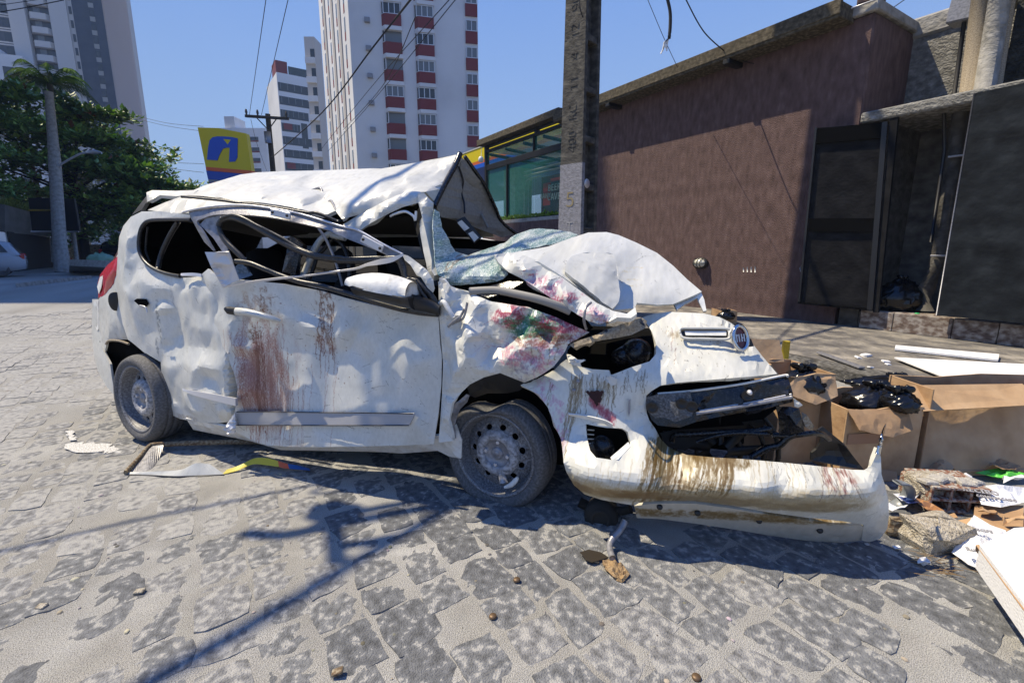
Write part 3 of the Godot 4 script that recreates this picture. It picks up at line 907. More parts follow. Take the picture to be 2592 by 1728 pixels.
	ribbon("torn_strip", pv([-1.529,1.043,0.12, -1.397,1.065,0.125, -1.207,1.089,0.12, -1.008,1.111,0.11, -0.819,1.137,0.1, -0.888,1.13,0.09, -0.749,1.145,0.085, -0.682,1.164,0.08, -0.627,1.171,0.075, -0.553,1.185,0.06, -0.496,1.217,0.05]), pv([-1.523,1.052,0.125, -1.39,1.076,0.13, -1.201,1.101,0.125, -1.003,1.119,0.115, -0.814,1.145,0.105, -0.884,1.138,0.095, -0.745,1.155,0.09, -0.678,1.178,0.085, -0.623,1.194,0.08, -0.551,1.21,0.06, -0.5,1.225,0.05]), M.silver, .004, door)
	part("strip_flap", pv([-1.566,1.231,0.17, -1.507,1.23,0.155, -1.433,1.232,0.15, -1.437,1.163,0.125, -1.417,1.089,0.12, -1.464,1.073,0.125, -1.521,1.044,0.13, -1.531,1.108,0.15, -1.54,1.163,0.17]), pv([-1.574,1.228,0.14, -1.54,1.158,0.135, -1.502,1.091,0.115, -1.542,1.087,0.125, -1.473,1.224,0.128]), M.silver, {"step": .012, "dent": .0008, "flange": .004, "smooth": 1}, door)
	part("mirror_corner", pv([-0.516,1.222,0.03, -0.484,1.216,0.035, -0.437,1.188,0.04, -0.378,1.151,0.05, -0.341,1.103,0.06, -0.336,1.063,0.06, -0.345,1.044,0.06, -0.367,1.067,0.07, -0.399,1.116,0.07, -0.427,1.124,0.06, -0.462,1.172,0.05, -0.497,1.194,0.04]), pv([-0.398,1.152,0.08, -0.35,1.109,0.09]), M.paint, {"step": .013, "dent": .002, "df": 20.0}, door)
	s = st0(0)
	tube(s, spline(pv([-0.524,1.193,0.02, -0.505,1.148,0.03, -0.491,1.103,0.04, -0.441,1.096,0.05, -0.387,1.061,0.06, -0.349,1.022,0.06, -0.328,0.972,0.055, -0.327,0.939,0.05]), 6), .016, 8, true, .7)
	tube(s, spline(pv([-0.43,1.102,0.07, -0.4,1.049,0.075, -0.376,1.018,0.075, -0.365,0.981,0.07, -0.366,0.949,0.065]), 6), .01, 8, true, .7)
	obj("corner_seal", s, M.seal, door)
	part("corner_panel", pv([-0.559,0.987,0.05, -0.454,1.023,0.06, -0.435,1.038,0.065, -0.387,0.998,0.065, -0.384,0.942,0.055, -0.458,0.943,0.05]), pv([]), M.black, {"step": .03, "dent": .002}, door)
	# the mirror
	var mir = st0(0)
	var mc = Vector3(-0.566, 1.095, 0.14)
	var rows = []
	for k in 9:
		var t = k / 8.0
		var x = lerp(-.165, .15, t)
		var r = pow(sin(PI * clamp(.1 + t * .62, 0, 1)), .8)
		var ring = []
		for j in 13:
			var a = PI * j / 12.0
			ring.append(mc + Vector3(x, -.012 - .05 * t + sin(a) * .082 * r, .02 + cos(a) * .085 * r - .03 * t))
		rows.append(ring)
	loft(mir, rows)
	fan(mir, rows[8], true); fan(mir, rows[0])
	var mo = obj("side_mirror", mir, M.dull_white, door)
	mir = st0(0)
	rows = []
	for k in 7:
		var t = k / 6.0
		var x = lerp(-.11, .17, t)
		var r = lerp(.85, 1.0, t)
		var ring = []
		for j in 12:
			var a = PI + PI * j / 11.0
			ring.append(mc + Vector3(x, -.014 - .05 * t + sin(a) * .062 * r, .018 + cos(a) * .083 * r - .03 * t))
		rows.append(ring)
	loft(mir, rows, true)
	fan(mir, rows[0]); fan(mir, rows[6], true)
	tube(mir, [mc + Vector3(.14, -.09, .0), mc + Vector3(.2, -.11, -.05), mc + Vector3(.24, -.13, -.08)], [.04, .035, .03], 8)
	obj("mirror_base", mir, M.black, mo)
	# pillars and rails
	part("roof_rail", pv([-1,1.376,-0.2, -0.895,1.43,-0.21, -0.78,1.484,-0.23, -0.686,1.524,-0.24, -0.6,1.545,-0.25, -0.545,1.539,-0.24, -0.517,1.522,-0.22, -0.535,1.48,-0.2, -0.628,1.458,-0.19, -0.714,1.422,-0.18, -0.801,1.382,-0.17, -0.867,1.337,-0.15, -0.932,1.359,-0.17]), pv([-0.739,1.448,-0.16, -0.648,1.485,-0.17, -0.565,1.506,-0.17, -0.846,1.386,-0.15, -0.576,1.487,-0.19]), M.paint, {"crumple": [14,.006], "step": .016, "dent": .002, "df": 16.0, "flange": .03})
	part("a_pillar", pv([-0.539,1.528,-0.2, -0.509,1.53,-0.21, -0.48,1.499,-0.21, -0.46,1.48,-0.22, -0.462,1.412,-0.21, -0.453,1.335,-0.19, -0.428,1.248,-0.15, -0.392,1.173,-0.09, -0.362,1.126,-0.05, -0.378,1.119,-0.03, -0.398,1.142,-0.04, -0.409,1.192,-0.07, -0.443,1.266,-0.11, -0.475,1.352,-0.14, -0.509,1.43,-0.17, -0.532,1.479,-0.19]), pv([-0.471,1.46,-0.15, -0.487,1.412,-0.2, -0.449,1.352,-0.14, -0.417,1.257,-0.09, -0.456,1.437,-0.15]), M.paint, {"crumple": [14,.008], "step": .014, "dent": .003, "df": 18.0, "flange": .04})
	part("pillar_trim", pv([-0.622,1.401,-0.3, -0.575,1.464,-0.28, -0.525,1.357,-0.24, -0.487,1.267,-0.2, -0.45,1.141,-0.15, -0.492,1.149,-0.18, -0.562,1.278,-0.24]), pv([]), M.black, {"step": .04, "dent": .002})
	rod("torn_trim", pv([-0.703,1.416,-0.2, -0.657,1.429,-0.19, -0.601,1.435,-0.18, -0.553,1.412,-0.17, -0.543,1.392,-0.17, -0.541,1.436,-0.18]), .007, M.dull_white)
	part("door_pillar", pv([-1.353,1.319,-0.2, -1.312,1.306,-0.19, -1.254,1.27,-0.18, -1.272,1.197,-0.16, -1.291,1.101,-0.14, -1.377,1.118,-0.14, -1.366,1.217,-0.17]), pv([-1.292,1.197,-0.13]), M.black_gloss, {"step": .03, "dent": .003, "flange": .04})
	s = st0(0)
	tube(s, spline(pv([-1.309,1.083,-0.22, -1.296,1.147,-0.25, -1.264,1.238,-0.28, -1.221,1.303,-0.3, -1.156,1.342,-0.32, -1.162,1.324,-0.32, -1.08,1.307,-0.33]), 6), .018, 8)
	obj("inner_frame", s, M.paint, car)
	s = st0(0)
	tube(s, spline(pv([-1.313,1.066,-0.28, -1.29,1.141,-0.3, -1.273,1.203,-0.32, -1.237,1.247,-0.34, -1.187,1.299,-0.35, -1.154,1.297,-0.35, -1.104,1.258,-0.34, -1.064,1.181,-0.32, -1.035,1.029,-0.28]), 6), .012, 8)
	obj("far_seal", s, M.seal, car)
	rod("belt", pv([-1.157,1.357,-0.2, -1.118,1.305,-0.2, -1.073,1.226,-0.19, -1.041,1.154,-0.18, -1.006,1.044,-0.17]), .008, M.grey_metal)
	# roof, near half with its folds, then the far half falling away
	var WR = pv([-2.264,1.583,-0.34, -2.333,1.626,-0.46, -2.405,1.681,-0.62, -2.348,1.735,-0.74, -2.28,1.777,-0.82, -2.171,1.793,-0.86, -1.992,1.8,-0.9, -1.662,1.794,-0.92, -1.241,1.786,-0.9, -1.163,1.781,-0.9, -0.912,1.797,-0.86, -0.668,1.81,-0.8, -0.537,1.817,-0.76, -0.513,1.796,-0.74, -0.53,1.652,-0.6, -0.534,1.497,-0.4, -0.557,1.549,-0.33, -0.637,1.543,-0.3, -0.715,1.489,-0.26, -0.866,1.435,-0.22, -0.989,1.405,-0.18, -1.068,1.455,-0.24, -1.112,1.436,-0.23, -1.149,1.433,-0.22, -1.322,1.471,-0.27, -1.486,1.499,-0.3, -1.659,1.522,-0.3, -1.809,1.531,-0.3, -1.951,1.559,-0.32, -2.089,1.572,-0.33])
	var WRi = pv([-2.265,1.617,-0.46, -2.12,1.664,-0.52, -2.026,1.591,-0.4, -1.916,1.591,-0.38, -1.771,1.62,-0.46, -1.93,1.693,-0.6, -1.654,1.555,-0.33, -1.754,1.676,-0.62, -1.706,1.708,-0.68, -1.635,1.65,-0.6, -1.501,1.603,-0.5, -1.505,1.621,-0.6, -1.412,1.619,-0.56, -1.364,1.534,-0.32, -1.28,1.501,-0.36, -1.312,1.546,-0.46, -1.31,1.585,-0.5, -1.319,1.66,-0.62, -1.154,1.471,-0.3, -1.098,1.492,-0.3, -1.056,1.5,-0.28, -1.103,1.645,-0.56, -1.152,1.738,-0.78, -1.218,1.722,-0.74, -0.924,1.479,-0.2, -0.823,1.534,-0.26, -0.748,1.636,-0.42, -0.773,1.636,-0.5, -0.747,1.557,-0.3, -0.902,1.636,-0.46, -1.021,1.703,-0.66, -0.802,1.7,-0.62, -0.644,1.615,-0.46, -0.607,1.689,-0.6, -0.666,1.585,-0.38])
	var roof = part("roof", WR, WRi, M.paint, {"crease": 24.0, "crumple": [55, .016], "step": .019, "dent": .003, "df": 7.0, "seed": 3, "smooth": 1, "flange": .02})
	s = st0(0)
	var ridge = pv([-2.333,1.626,-0.46, -2.348,1.735,-0.74, -2.171,1.793,-0.86, -1.662,1.794,-0.92, -1.163,1.781,-0.9, -0.912,1.797,-0.86, -0.537,1.817,-0.76])
	rows = [[], [], [], []]
	for k in ridge.size():
		var p = ridge[k]
		rows[0].append(p)
		rows[1].append(Vector3(p.x, p.y - .03, p.z - .14))
		rows[2].append(Vector3(p.x + .02, 1.44, -1.16))
		rows[3].append(Vector3(p.x + .03, 1.33, -1.36))
	loft(s, rows)
	obj("roof_far_side", s, M.paint, roof)
	rod("torn_edge", pv([-1.482,1.611,-0.57, -1.389,1.621,-0.54, -1.34,1.574,-0.5, -1.24,1.515,-0.4, -1.181,1.521,-0.36, -1.071,1.456,-0.25]), .007, M.grey_metal, roof)
	rod("roof_gutter", pv([-2.045,1.547,-0.14, -1.886,1.54,-0.15, -1.733,1.52,-0.16, -1.637,1.504,-0.17, -1.429,1.478,-0.17, -1.197,1.442,-0.16, -1.116,1.436,-0.15, -0.994,1.389,-0.16]), .008, M.seal, roof)
	part("roof_side", pv([-2.512,1.493,-0.28, -2.392,1.536,-0.3, -2.24,1.58,-0.32, -2.022,1.572,-0.3, -1.74,1.515,-0.26, -1.456,1.459,-0.2, -1.714,1.456,-0.17, -1.879,1.476,-0.16, -1.98,1.456,-0.14, -2.13,1.456,-0.16, -2.308,1.47,-0.2]), pv([-2.126,1.534,-0.22, -1.916,1.526,-0.2, -2.065,1.469,-0.16, -1.74,1.493,-0.2]), M.paint, {"crumple": [20,.006], "step": .02, "dent": .003})
	var sp = part("spoiler", pv([-2.688,1.622,-0.42, -2.663,1.637,-0.44, -2.473,1.63,-0.46, -2.28,1.629,-0.46, -2.243,1.592,-0.38, -2.333,1.578,-0.34, -2.494,1.592,-0.36, -2.566,1.556,-0.34, -2.616,1.552,-0.36]), pv([-2.497,1.614,-0.42, -2.608,1.597,-0.38]), M.paint, {"step": .018, "dent": .002, "flange": .02})
	s = st0(0)
	loft(s, [pv([-2.646,1.5,-0.34, -2.598,1.559,-0.36, -2.522,1.585,-0.38, -2.291,1.592,-0.42]), pv([-3.664,1.53,-1, -3.606,1.687,-1.1, -3.566,1.73,-1.2, -3.197,1.735,-1.2])])
	obj("tailgate_top", s, M.black, car)
	# the tailgate and far side close the shell
	s = st0(0)
	var edge = pv([-2.628,1.547,-0.36, -2.844,1.257,-0.3, -3.227,1.011,-0.4, -3.519,0.673,-0.47, -3.447,0.404,-0.4, -3.148,0.267,-0.26])
	rows = [[], [], []]
	for p in edge:
		rows[2].append(p); rows[1].append(Vector3(p.x - .07, p.y, -.85)); rows[0].append(Vector3(p.x + .02, p.y, -1.42))
	rows.reverse()
	loft(s, rows)
	obj("tailgate", s, M.dull_white, car)
	s = st0()
	for r in rows:
		for k in r.size(): r[k] += Vector3(.04, 0, .0)
	loft(s, rows)
	obj("tailgate_lining", s, M.black_matt, car)
	s = st0()
	loft(s, [pv([-2.504,1.47,-0.22, -2.075,1.459,-0.22, -1.58,1.458,-0.24, -1.036,1.396,-0.24]), pv([-2.6, 1.42, -.7, -2.1, 1.5, -.7, -1.3, 1.5, -.7, -.6, 1.46, -.7]), pv([-2.6, 1.34, -1.3, -2.1, 1.36, -1.34, -1.3, 1.35, -1.34, -.6, 1.33, -1.34])])
	obj("roof_lining", s, mat(lin(.05, .048, .045), .95), car)
	part("far_side", pv([-2.85, .3, -1.46, -2.4, .22, -1.46, -.1, .2, -1.46, .3, .3, -1.44, .35, .8, -1.42, -.15, .93, -1.42, -.35, 1.28, -1.38, -.9, 1.36, -1.36, -2.3, 1.38, -1.36, -2.75, 1.2, -1.38, -2.9, .8, -1.44]), pv([]), M.dull_white, {"step": .08, "dent": .002, "holes": [pv([-2.5, .95, -1.42, -1.5, .94, -1.42, -1.5, 1.28, -1.4, -2.2, 1.3, -1.4]), pv([-1.4, .94, -1.42, -.42, .93, -1.42, -.58, 1.26, -1.4, -1.4, 1.29, -1.4])]})
	s = st0()
	quad(s, Vector3(-2.52, .94, -1.43), Vector3(-2.22, 1.31, -1.41), Vector3(-1.48, 1.29, -1.41), Vector3(-1.48, .93, -1.43))
	obj("far_window", s, M.dark_glass, car)
	s = st0()
	quad(s, Vector3(-1.42, .93, -1.43), Vector3(-1.42, 1.3, -1.41), Vector3(-.56, 1.27, -1.41), Vector3(-.4, .92, -1.43))
	obj("far_window", s, M.dark_glass, car)
	part("far_door_lining", pv([-2.8, .3, -1.38, -.1, .3, -1.38, -.1, .9, -1.36, -.4, 1.3, -1.35, -1.4, 1.36, -1.35, -2.3, 1.36, -1.35, -2.75, 1.2, -1.36]), pv([]), M.black_matt, {"step": .08, "dent": 0, "holes": [pv([-2.45, .97, -1.36, -1.52, .96, -1.36, -1.52, 1.26, -1.35, -2.2, 1.27, -1.35]), pv([-1.38, .96, -1.36, -.46, .95, -1.36, -.6, 1.24, -1.35, -1.38, 1.27, -1.35])]})
	# seats, steering wheel and dashboard
	for q in [[-1.06, -.48], [-1.06, -1.08], [-1.95, -.78]]:
		s = st0(0)
		var w = .24 if q[0] > -1.5 else .58
		rows = []
		for e in [[.42, .0, .30, .02], [.5, .02, .42, .1], [.75, -.05, .46, .1], [.98, -.12, .36, .08], [1.04, -.13, .2, .06], [1.06, -.135, .11, .05], [1.12, -.14, .14, .06], [1.22, -.15, .13, .05], [1.25, -.15, .05, .02]]:
			var ring = []
			for k in 14:
				var a = TAU * k / 14
				ring.append(Vector3(q[0] + e[1] + sin(a) * e[3], e[0], q[1] + cos(a) * w * e[2] * 2.1))
			rows.append(ring)
		loft(s, rows, true)
		box(s, Vector3(q[0] + .24, .42, q[1]), Vector3(.5, .16, w * 1.9), Basis(), .05)
		obj("seat", s, M.seat, car)
	s = st0()
	abox(s, -.42, .62, -1.36, -.12, .93, -.25, .06)
	obj("dashboard", s, M.black, car)
	s = st0(0)
	var ring = []
	for k in 25: ring.append(Vector3(-.48, .92, -1.0) + Basis(Vector3(0, 0, 1), .5) * Vector3(0, cos(TAU * k / 24) * .18, sin(TAU * k / 24) * .18))
	tube(s, ring, .014, 6, false)
	obj("steering_wheel", s, M.black, car)
	# headlining under the tented roof, windscreen edge, map light and its wire
	var hl = part("headlining", pv([-0.534,1.801,-0.76, -0.507,1.787,-0.78, -0.478,1.733,-0.86, -0.454,1.669,-0.94, -0.426,1.588,-1.02, -0.394,1.464,-1.14, -0.354,1.397,-1.2, -0.311,1.354,-1.26, -0.399,1.325,-1.2, -0.494,1.375,-1, -0.543,1.414,-0.8, -0.546,1.425,-0.5, -0.539,1.491,-0.4, -0.55,1.627,-0.58]), pv([-0.562,1.674,-0.76, -0.579,1.643,-0.9, -0.488,1.668,-0.92, -0.578,1.551,-1, -0.496,1.513,-1.05, -0.611,1.509,-0.8, -0.499,1.549,-1]), M.headliner, {"crumple": [14,.012], "step": .025, "dent": .004, "flange": .01})
	part("fold", pv([-0.518,1.77,-0.74, -0.47,1.721,-0.82, -0.446,1.67,-0.9, -0.518,1.593,-0.92, -0.568,1.543,-0.92, -0.588,1.622,-0.82, -0.572,1.657,-0.72, -0.53,1.669,-0.78]), pv([-0.483,1.676,-0.8]), M.headliner, {"step": .02, "dent": .003}, hl)
	rod("grab_handle", pv([-0.478,1.481,-0.98, -0.453,1.441,-0.97, -0.437,1.408,-0.97, -0.423,1.382,-0.97]), .01, M.headliner, hl)
	rod("light_wire", pv([-0.515,1.734,-0.7, -0.513,1.693,-0.74, -0.511,1.648,-0.76, -0.523,1.589,-0.76, -0.5,1.526,-0.74, -0.482,1.462,-0.7]), .006, M.black, hl)
	rod("windscreen_edge", pv([-0.52,1.815,-0.74, -0.526,1.743,-0.68, -0.532,1.669,-0.6, -0.537,1.597,-0.52, -0.537,1.528,-0.44, -0.535,1.476,-0.38]), .017, M.black_gloss, hl)
	rod("far_edge", pv([-0.506,1.805,-0.78, -0.471,1.733,-0.86, -0.44,1.662,-0.94, -0.422,1.596,-1, -0.404,1.513,-1.08, -0.386,1.43,-1.16, -0.304,1.35,-1.26]), .012, M.black_gloss, hl)
	var lamp = part("map_light", pv([-0.505,1.416,-0.62, -0.458,1.437,-0.64, -0.353,1.315,-0.64, -0.392,1.28,-0.62]), pv([]), M.black, {"step": .03, "dent": 0, "flange": .02})
	part("light_lens", pv([-0.495,1.4,-0.61, -0.468,1.415,-0.615, -0.42,1.368,-0.617, -0.45,1.351,-0.61]), pv([]), M.dull_white, {"step": .03, "dent": 0, "flange": .004}, lamp)
	part("light_lens", pv([-0.426,1.336,-0.61, -0.398,1.35,-0.615, -0.361,1.312,-0.617, -0.388,1.287,-0.61]), pv([]), M.dull_white, {"step": .03, "dent": 0, "flange": .004}, lamp)
	# the shattered windscreen hanging over dashboard and bonnet
	var ws = pv([-0.448,1.446,-0.2, -0.43,1.433,-0.22, -0.417,1.354,-0.22, -0.386,1.305,-0.22, -0.374,1.261,-0.24, -0.362,1.232,-0.26, -0.34,1.222,-0.3, -0.321,1.212,-0.34, -0.265,1.241,-0.44, -0.224,1.262,-0.52, -0.191,1.279,-0.58, -0.174,1.313,-0.66, -0.161,1.331,-0.72, -0.147,1.343,-0.78, -0.104,1.365,-0.85, -0.055,1.373,-0.9, 0.046,1.364,-0.92, 0.129,1.351,-0.9, 0.195,1.332,-0.86, 0.175,1.301,-0.7, 0.137,1.283,-0.6, 0.054,1.262,-0.48, -0.022,1.241,-0.36, -0.046,1.213,-0.26, -0.076,1.186,-0.16, -0.044,1.151,-0.12, -0.024,1.129,-0.1, -0.042,1.105,-0.08, -0.072,1.093,-0.07, -0.152,1.083,-0.06, -0.229,1.076,-0.055, -0.307,1.071,-0.05, -0.33,1.107,-0.04, -0.36,1.123,-0.03, -0.381,1.169,-0.05, -0.408,1.261,-0.1, -0.436,1.356,-0.15])
	var wsi = pv([-0.42,1.357,-0.18, -0.402,1.261,-0.17, -0.355,1.19,-0.12, -0.325,1.213,-0.16, -0.272,1.169,-0.08, -0.243,1.176,-0.16, -0.193,1.131,-0.03, -0.187,1.194,-0.22, -0.145,1.155,-0.1, -0.108,1.119,-0.02, -0.08,1.136,-0.05, -0.124,1.217,-0.28, -0.092,1.272,-0.42, -0.065,1.299,-0.52, -0.035,1.317,-0.62, 0.037,1.318,-0.68, 0.109,1.299,-0.6, -0.019,1.344,-0.8, -0.283,1.125,-0.02])
	img_start(bounds(ws), 520.0, lin(0.5, 0.58, 0.56))
	var W = img.get_width(); var H = img.get_height()
	var fcell := FastNoiseLite.new()
	fcell.noise_type = FastNoiseLite.TYPE_CELLULAR
	fcell.cellular_return_type = FastNoiseLite.RETURN_DISTANCE2_SUB
	fcell.frequency = 0.16
	fcell.seed = 2
	for y in H:
		for x in W:
			var c = fcell.get_noise_2d(x, y)
			var n = fn.get_noise_2d(x * .02, y * .02)
			var k = clamp(.52 + n * .9, .0, 1.0)
			var b = lin(.18, .32, .31).lerp(lin(.72, .78, .76), k)
			if c < -.82: b = b.lerp(lin(.85, .88, .87), .75)
			else: b = b.darkened(clamp(fn.get_noise_2d(x * .3, y * .3) * .5, 0, .4))
			img.set_pixel(x, y, b)
	var bq = Vector3(-0.326, 1.186, -0.1)
	smear(bq.x, bq.y, .03, .1, Color(.4, .26, .2), .6, 40, .5, .3)
	var gm = mat(Color.WHITE, .22)
	gm.albedo_texture = ImageTexture.create_from_image(img)
	gm.normal_enabled = true
	gm.normal_texture = noise_tex(61, .12, [], FastNoiseLite.TYPE_CELLULAR, 2, 1024)
	gm.normal_texture.as_normal_map = true
	gm.normal_texture.bump_strength = 4.0
	gm.backlight_enabled = true
	gm.backlight = lin(.25, .34, .32)
	part("windscreen", ws, wsi, gm, {"crumple": [90, .012], "step": .018, "dent": .006, "df": 12.0, "seed": 5, "flange": .005, "torn": .003})
	# wing: crumpled between the door and the nose
	var wing = pv([-0.335,1.095,0.02, -0.296,1.08,0, -0.259,1.063,-0.01, -0.173,1.041,0, -0.067,1.007,0.02, -0.021,1.005,0.04, 0.059,0.997,0.05, 0.152,0.979,0.05, 0.242,0.948,0.04, 0.33,0.907,0.02, 0.386,0.881,0, 0.351,0.864,0.03, 0.302,0.835,0.06, 0.287,0.798,0.06, 0.271,0.774,0.08, 0.248,0.74,0.1, 0.204,0.705,0.1, 0.165,0.678,0.09, 0.106,0.647,0.08, 0.051,0.669,0.09, -0.003,0.69,0.1, -0.082,0.663,0.1, -0.151,0.624,0.1, -0.194,0.581,0.1, -0.238,0.53,0.11, -0.258,0.437,0.11, -0.242,0.332,0.1, -0.332,0.302,0.08, -0.326,0.394,0.07, -0.315,0.548,0.06, -0.309,0.698,0.05, -0.315,0.818,0.05, -0.327,0.933,0.04])
	var wingi = pv([-0.282,1.014,0.06, -0.259,0.972,0.02, -0.28,0.939,0.07, -0.224,0.904,0.01, -0.255,0.881,0.06, -0.278,0.845,0.08, -0.161,0.878,0.13, -0.123,0.864,0.14, -0.094,0.834,0.06, -0.068,0.821,0.02, -0.035,0.81,0.03, -0.15,0.771,0.15, -0.223,0.811,0.09, -0.266,0.706,0.07, -0.21,0.676,0.13, -0.093,0.749,0.12, -0.048,0.712,0.11, -0.017,0.826,0.06, 0.007,0.756,0.12, -0.135,0.998,0.05, -0.093,0.95,0.03, -0.152,0.943,0.06, 0.004,0.935,0.09, 0.054,0.965,0.1, 0.062,0.896,0.06, 0.101,0.93,0.03, 0.155,0.952,0.1, 0.151,0.897,0.04, 0.212,0.923,0.07, 0.107,0.885,0.09, 0.209,0.865,0.05, 0.269,0.882,0.08, 0.3,0.869,0.05, 0.017,0.839,0.04, 0.081,0.827,0.13, 0.139,0.833,0.14, 0.188,0.822,0.12, 0.236,0.819,0.09, 0.05,0.766,0.15, 0.103,0.758,0.14, 0.154,0.777,0.09, 0.137,0.703,0.13, 0.209,0.763,0.13, 0.25,0.788,0.11, 0.171,0.73,0.12])
	img_start(bounds(wing), 480.0, WHITE)
	scuffs(ibb, 240)
	var g1 = Vector3(0.131, 0.918, 0); var g2 = Vector3(0.025, 0.951, 0); var g3 = Vector3(0.263, 0.914, 0); var g4 = Vector3(0.055, 0.78, 0); var g5 = Vector3(0.2, 0.76, 0)
	var RED = Color(.55, .1, .2); var GREEN = Color(.16, .42, .27)
	for e in 2:
		smear(g1.x, g1.y, .16, .07, GREEN, .95, 14, 1.6, .2)
		smear(g1.x + .03, g1.y - .03, .16, .06, Color(.2, .36, .2), .8, 16, 1.8, .25)
		smear(g2.x, g2.y, .1, .07, RED, .7, 16, 1.5, .2)
		smear(g3.x, g3.y, .16, .07, RED, .75, 13, 1.8, .15)
		smear(g3.x - .05, g3.y - .06, .2, .04, Color(.42, .2, .14), .7, 16, 2.5, .2)
		smear(g4.x, g4.y, .1, .06, Color(.72, .42, .5), .7, 24, 1, .3)
		smear(g5.x, g5.y, .14, .1, Color(.68, .4, .5), .6, 20, 1, .35)
		smear(g4.x + .05, g4.y - .06, .1, .08, Color(.45, .42, .5), .5, 26, 1, .45)
	for i in 40: scratch(g1.x + rng.randf_range(-.22, .25), g1.y + rng.randf_range(-.2, .08), rng.randf_range(-.08, .08), rng.randf_range(-.05, .01), RED.lerp(Color(.4, .3, .4), rng.randf()), .6, .001)
	for i in 5: drip(g5.x + rng.randf_range(-.06, .06), g5.y + .06, rng.randf_range(.04, .1), .004, Color(.4, .36, .28), .7)
	part("wing", wing, wingi, img_mat(), {"crumple": [130, .012], "step": .016, "dent": .004, "df": 10.0, "seed": 12, "smooth": 1})
	part("wing_liner", pv([-0.409,0.26,-0.2, -0.355,0.465,-0.2, -0.212,0.601,-0.2, -0.055,0.635,-0.2, 0.097,0.603,-0.2, 0.205,0.461,-0.2, 0.167,0.166,-0.2, -0.364,0.097,-0.2]), pv([-0.113,0.382,-0.24]), M.black_matt, {"step": .05, "dent": 0})
	part("torn_liner", pv([-0.286,0.449,0.08, -0.241,0.511,0.09, -0.178,0.566,0.08, -0.166,0.559,0.07, -0.182,0.522,0.06, -0.225,0.477,0.05, -0.24,0.443,0.05, -0.256,0.386,0.05, -0.249,0.32,0.05, -0.27,0.359,0.07, -0.283,0.406,0.08]), pv([-0.239,0.464,0.11, -0.199,0.532,0.11]), M.grey_metal, {"step": .012, "dent": .003})
	part("wheel_arch_flap", pv([-0.182,0.605,0.07, -0.115,0.648,0.075, -0.039,0.678,0.08, -0.003,0.686,0.08, 0.042,0.672,0.08, 0.105,0.644,0.07, 0.15,0.663,0.07, 0.061,0.581,0, -0.003,0.557,-0.02, -0.107,0.547,-0.02, -0.166,0.526,0, -0.178,0.549,0.04]), pv([]), M.black, {"step": .03, "dent": .004})
	for q in [[Vector3(-0.217, 0.918, 0.1), .7], [Vector3(0.272, 1.686, 0), 0.0]]:
		if q[1] > 0:
			for e in 3: rod("torn_shred", pv([q[0].x - .05 + e * .02, q[0].y - .03 + e * .012, .07, q[0].x - .01 + e * .025, q[0].y + e * .01, .1, q[0].x + .03 + e * .015, q[0].y + .03 + e * .03, .1]), .006, M.grey_metal)
	rod("wing_rail", pv([-0.184,1.049,0, -0.053,1.057,0, 0.05,1.045,0.02, 0.149,1.029,0.04, 0.241,1.002,0.04, 0.301,0.975,0.02]), .019, mat(lin(.26, .25, .23), .6), null, 8, .6)
	part("bulkhead", pv([-0.389,1.116,-0.1, -0.19,1.089,-0.1, -0.03,1.14,-0.12, 0.115,1.086,-0.1, 0.313,0.97,-0.08, 0.392,0.892,-0.06, 0.283,0.801,-0.06, -0.073,0.959,-0.06, -0.355,1.037,-0.08]), pv([]), M.black_matt, {"step": .06, "dent": .01})
	part("scuttle", pv([-0.173,1.044,0, -0.12,1.068,-0.02, -0.006,1.097,-0.04, 0.077,1.1,-0.02, 0.006,1.054,0, -0.086,1.025,0.02]), pv([-0.046,1.072,0.02]), M.black_gloss, {"step": .03, "dent": .006})
	part("hinge_scrap", pv([-0.339,1.113,0, -0.305,1.105,0.02, -0.272,1.075,0.03, -0.299,1.017,0.04, -0.333,1.018,0.02]), pv([-0.288,1.064,0.06]), M.dull_white, {"step": .02, "dent": .004})
	rod("hinge", pv([-0.315,0.994,0.05, -0.286,1.002,0.07, -0.258,0.968,0.08, -0.235,0.933,0.08]), .012, M.dull_white)
	# bonnet: main skin, the folded edge and the raised tongue
	var bn = pv([-0.113,1.22,-0.16, -0.054,1.223,-0.2, -0.008,1.235,-0.26, 0.057,1.247,-0.34, 0.104,1.259,-0.42, 0.189,1.306,-0.62, 0.272,1.34,-0.76, 0.374,1.343,-0.8, 0.444,1.325,-0.8, 0.55,1.28,-0.76, 0.664,1.224,-0.72, 0.75,1.157,-0.64, 0.822,1.089,-0.56, 0.889,1.034,-0.48, 0.847,1.016,-0.44, 0.75,0.979,-0.36, 0.673,0.98,-0.3, 0.579,0.993,-0.24, 0.572,0.973,-0.2, 0.512,0.973,-0.12, 0.477,0.972,-0.1, 0.404,1.011,-0.08, 0.31,1.077,-0.08, 0.215,1.14,-0.08, 0.126,1.188,-0.1, 0.01,1.198,-0.12, -0.074,1.178,-0.13])
	var bni = pv([0.008,1.216,-0.2, 0.138,1.215,-0.26, 0.216,1.234,-0.4, 0.211,1.178,-0.2, 0.31,1.255,-0.48, 0.437,1.213,-0.5, 0.468,1.133,-0.4, 0.487,1.06,-0.3, 0.507,1.003,-0.18, 0.565,1.13,-0.5, 0.574,1.04,-0.32, 0.669,1.073,-0.44, 0.749,1.036,-0.42, 0.615,1.016,-0.27, 0.671,1.012,-0.33, 0.336,1.14,-0.22, 0.443,1.034,-0.14])
	img_start(bounds(bn), 380.0, WHITE)
	scuffs(ibb, 60)
	for i in 12: smear(Vector3(0.284, 1.193, 0).x + rng.randf_range(0, .3), Vector3(0.284, 1.193, 0).y - rng.randf_range(0, .25), .06, .008, Color(.7, .6, .35), .35, 30, 3, .4)
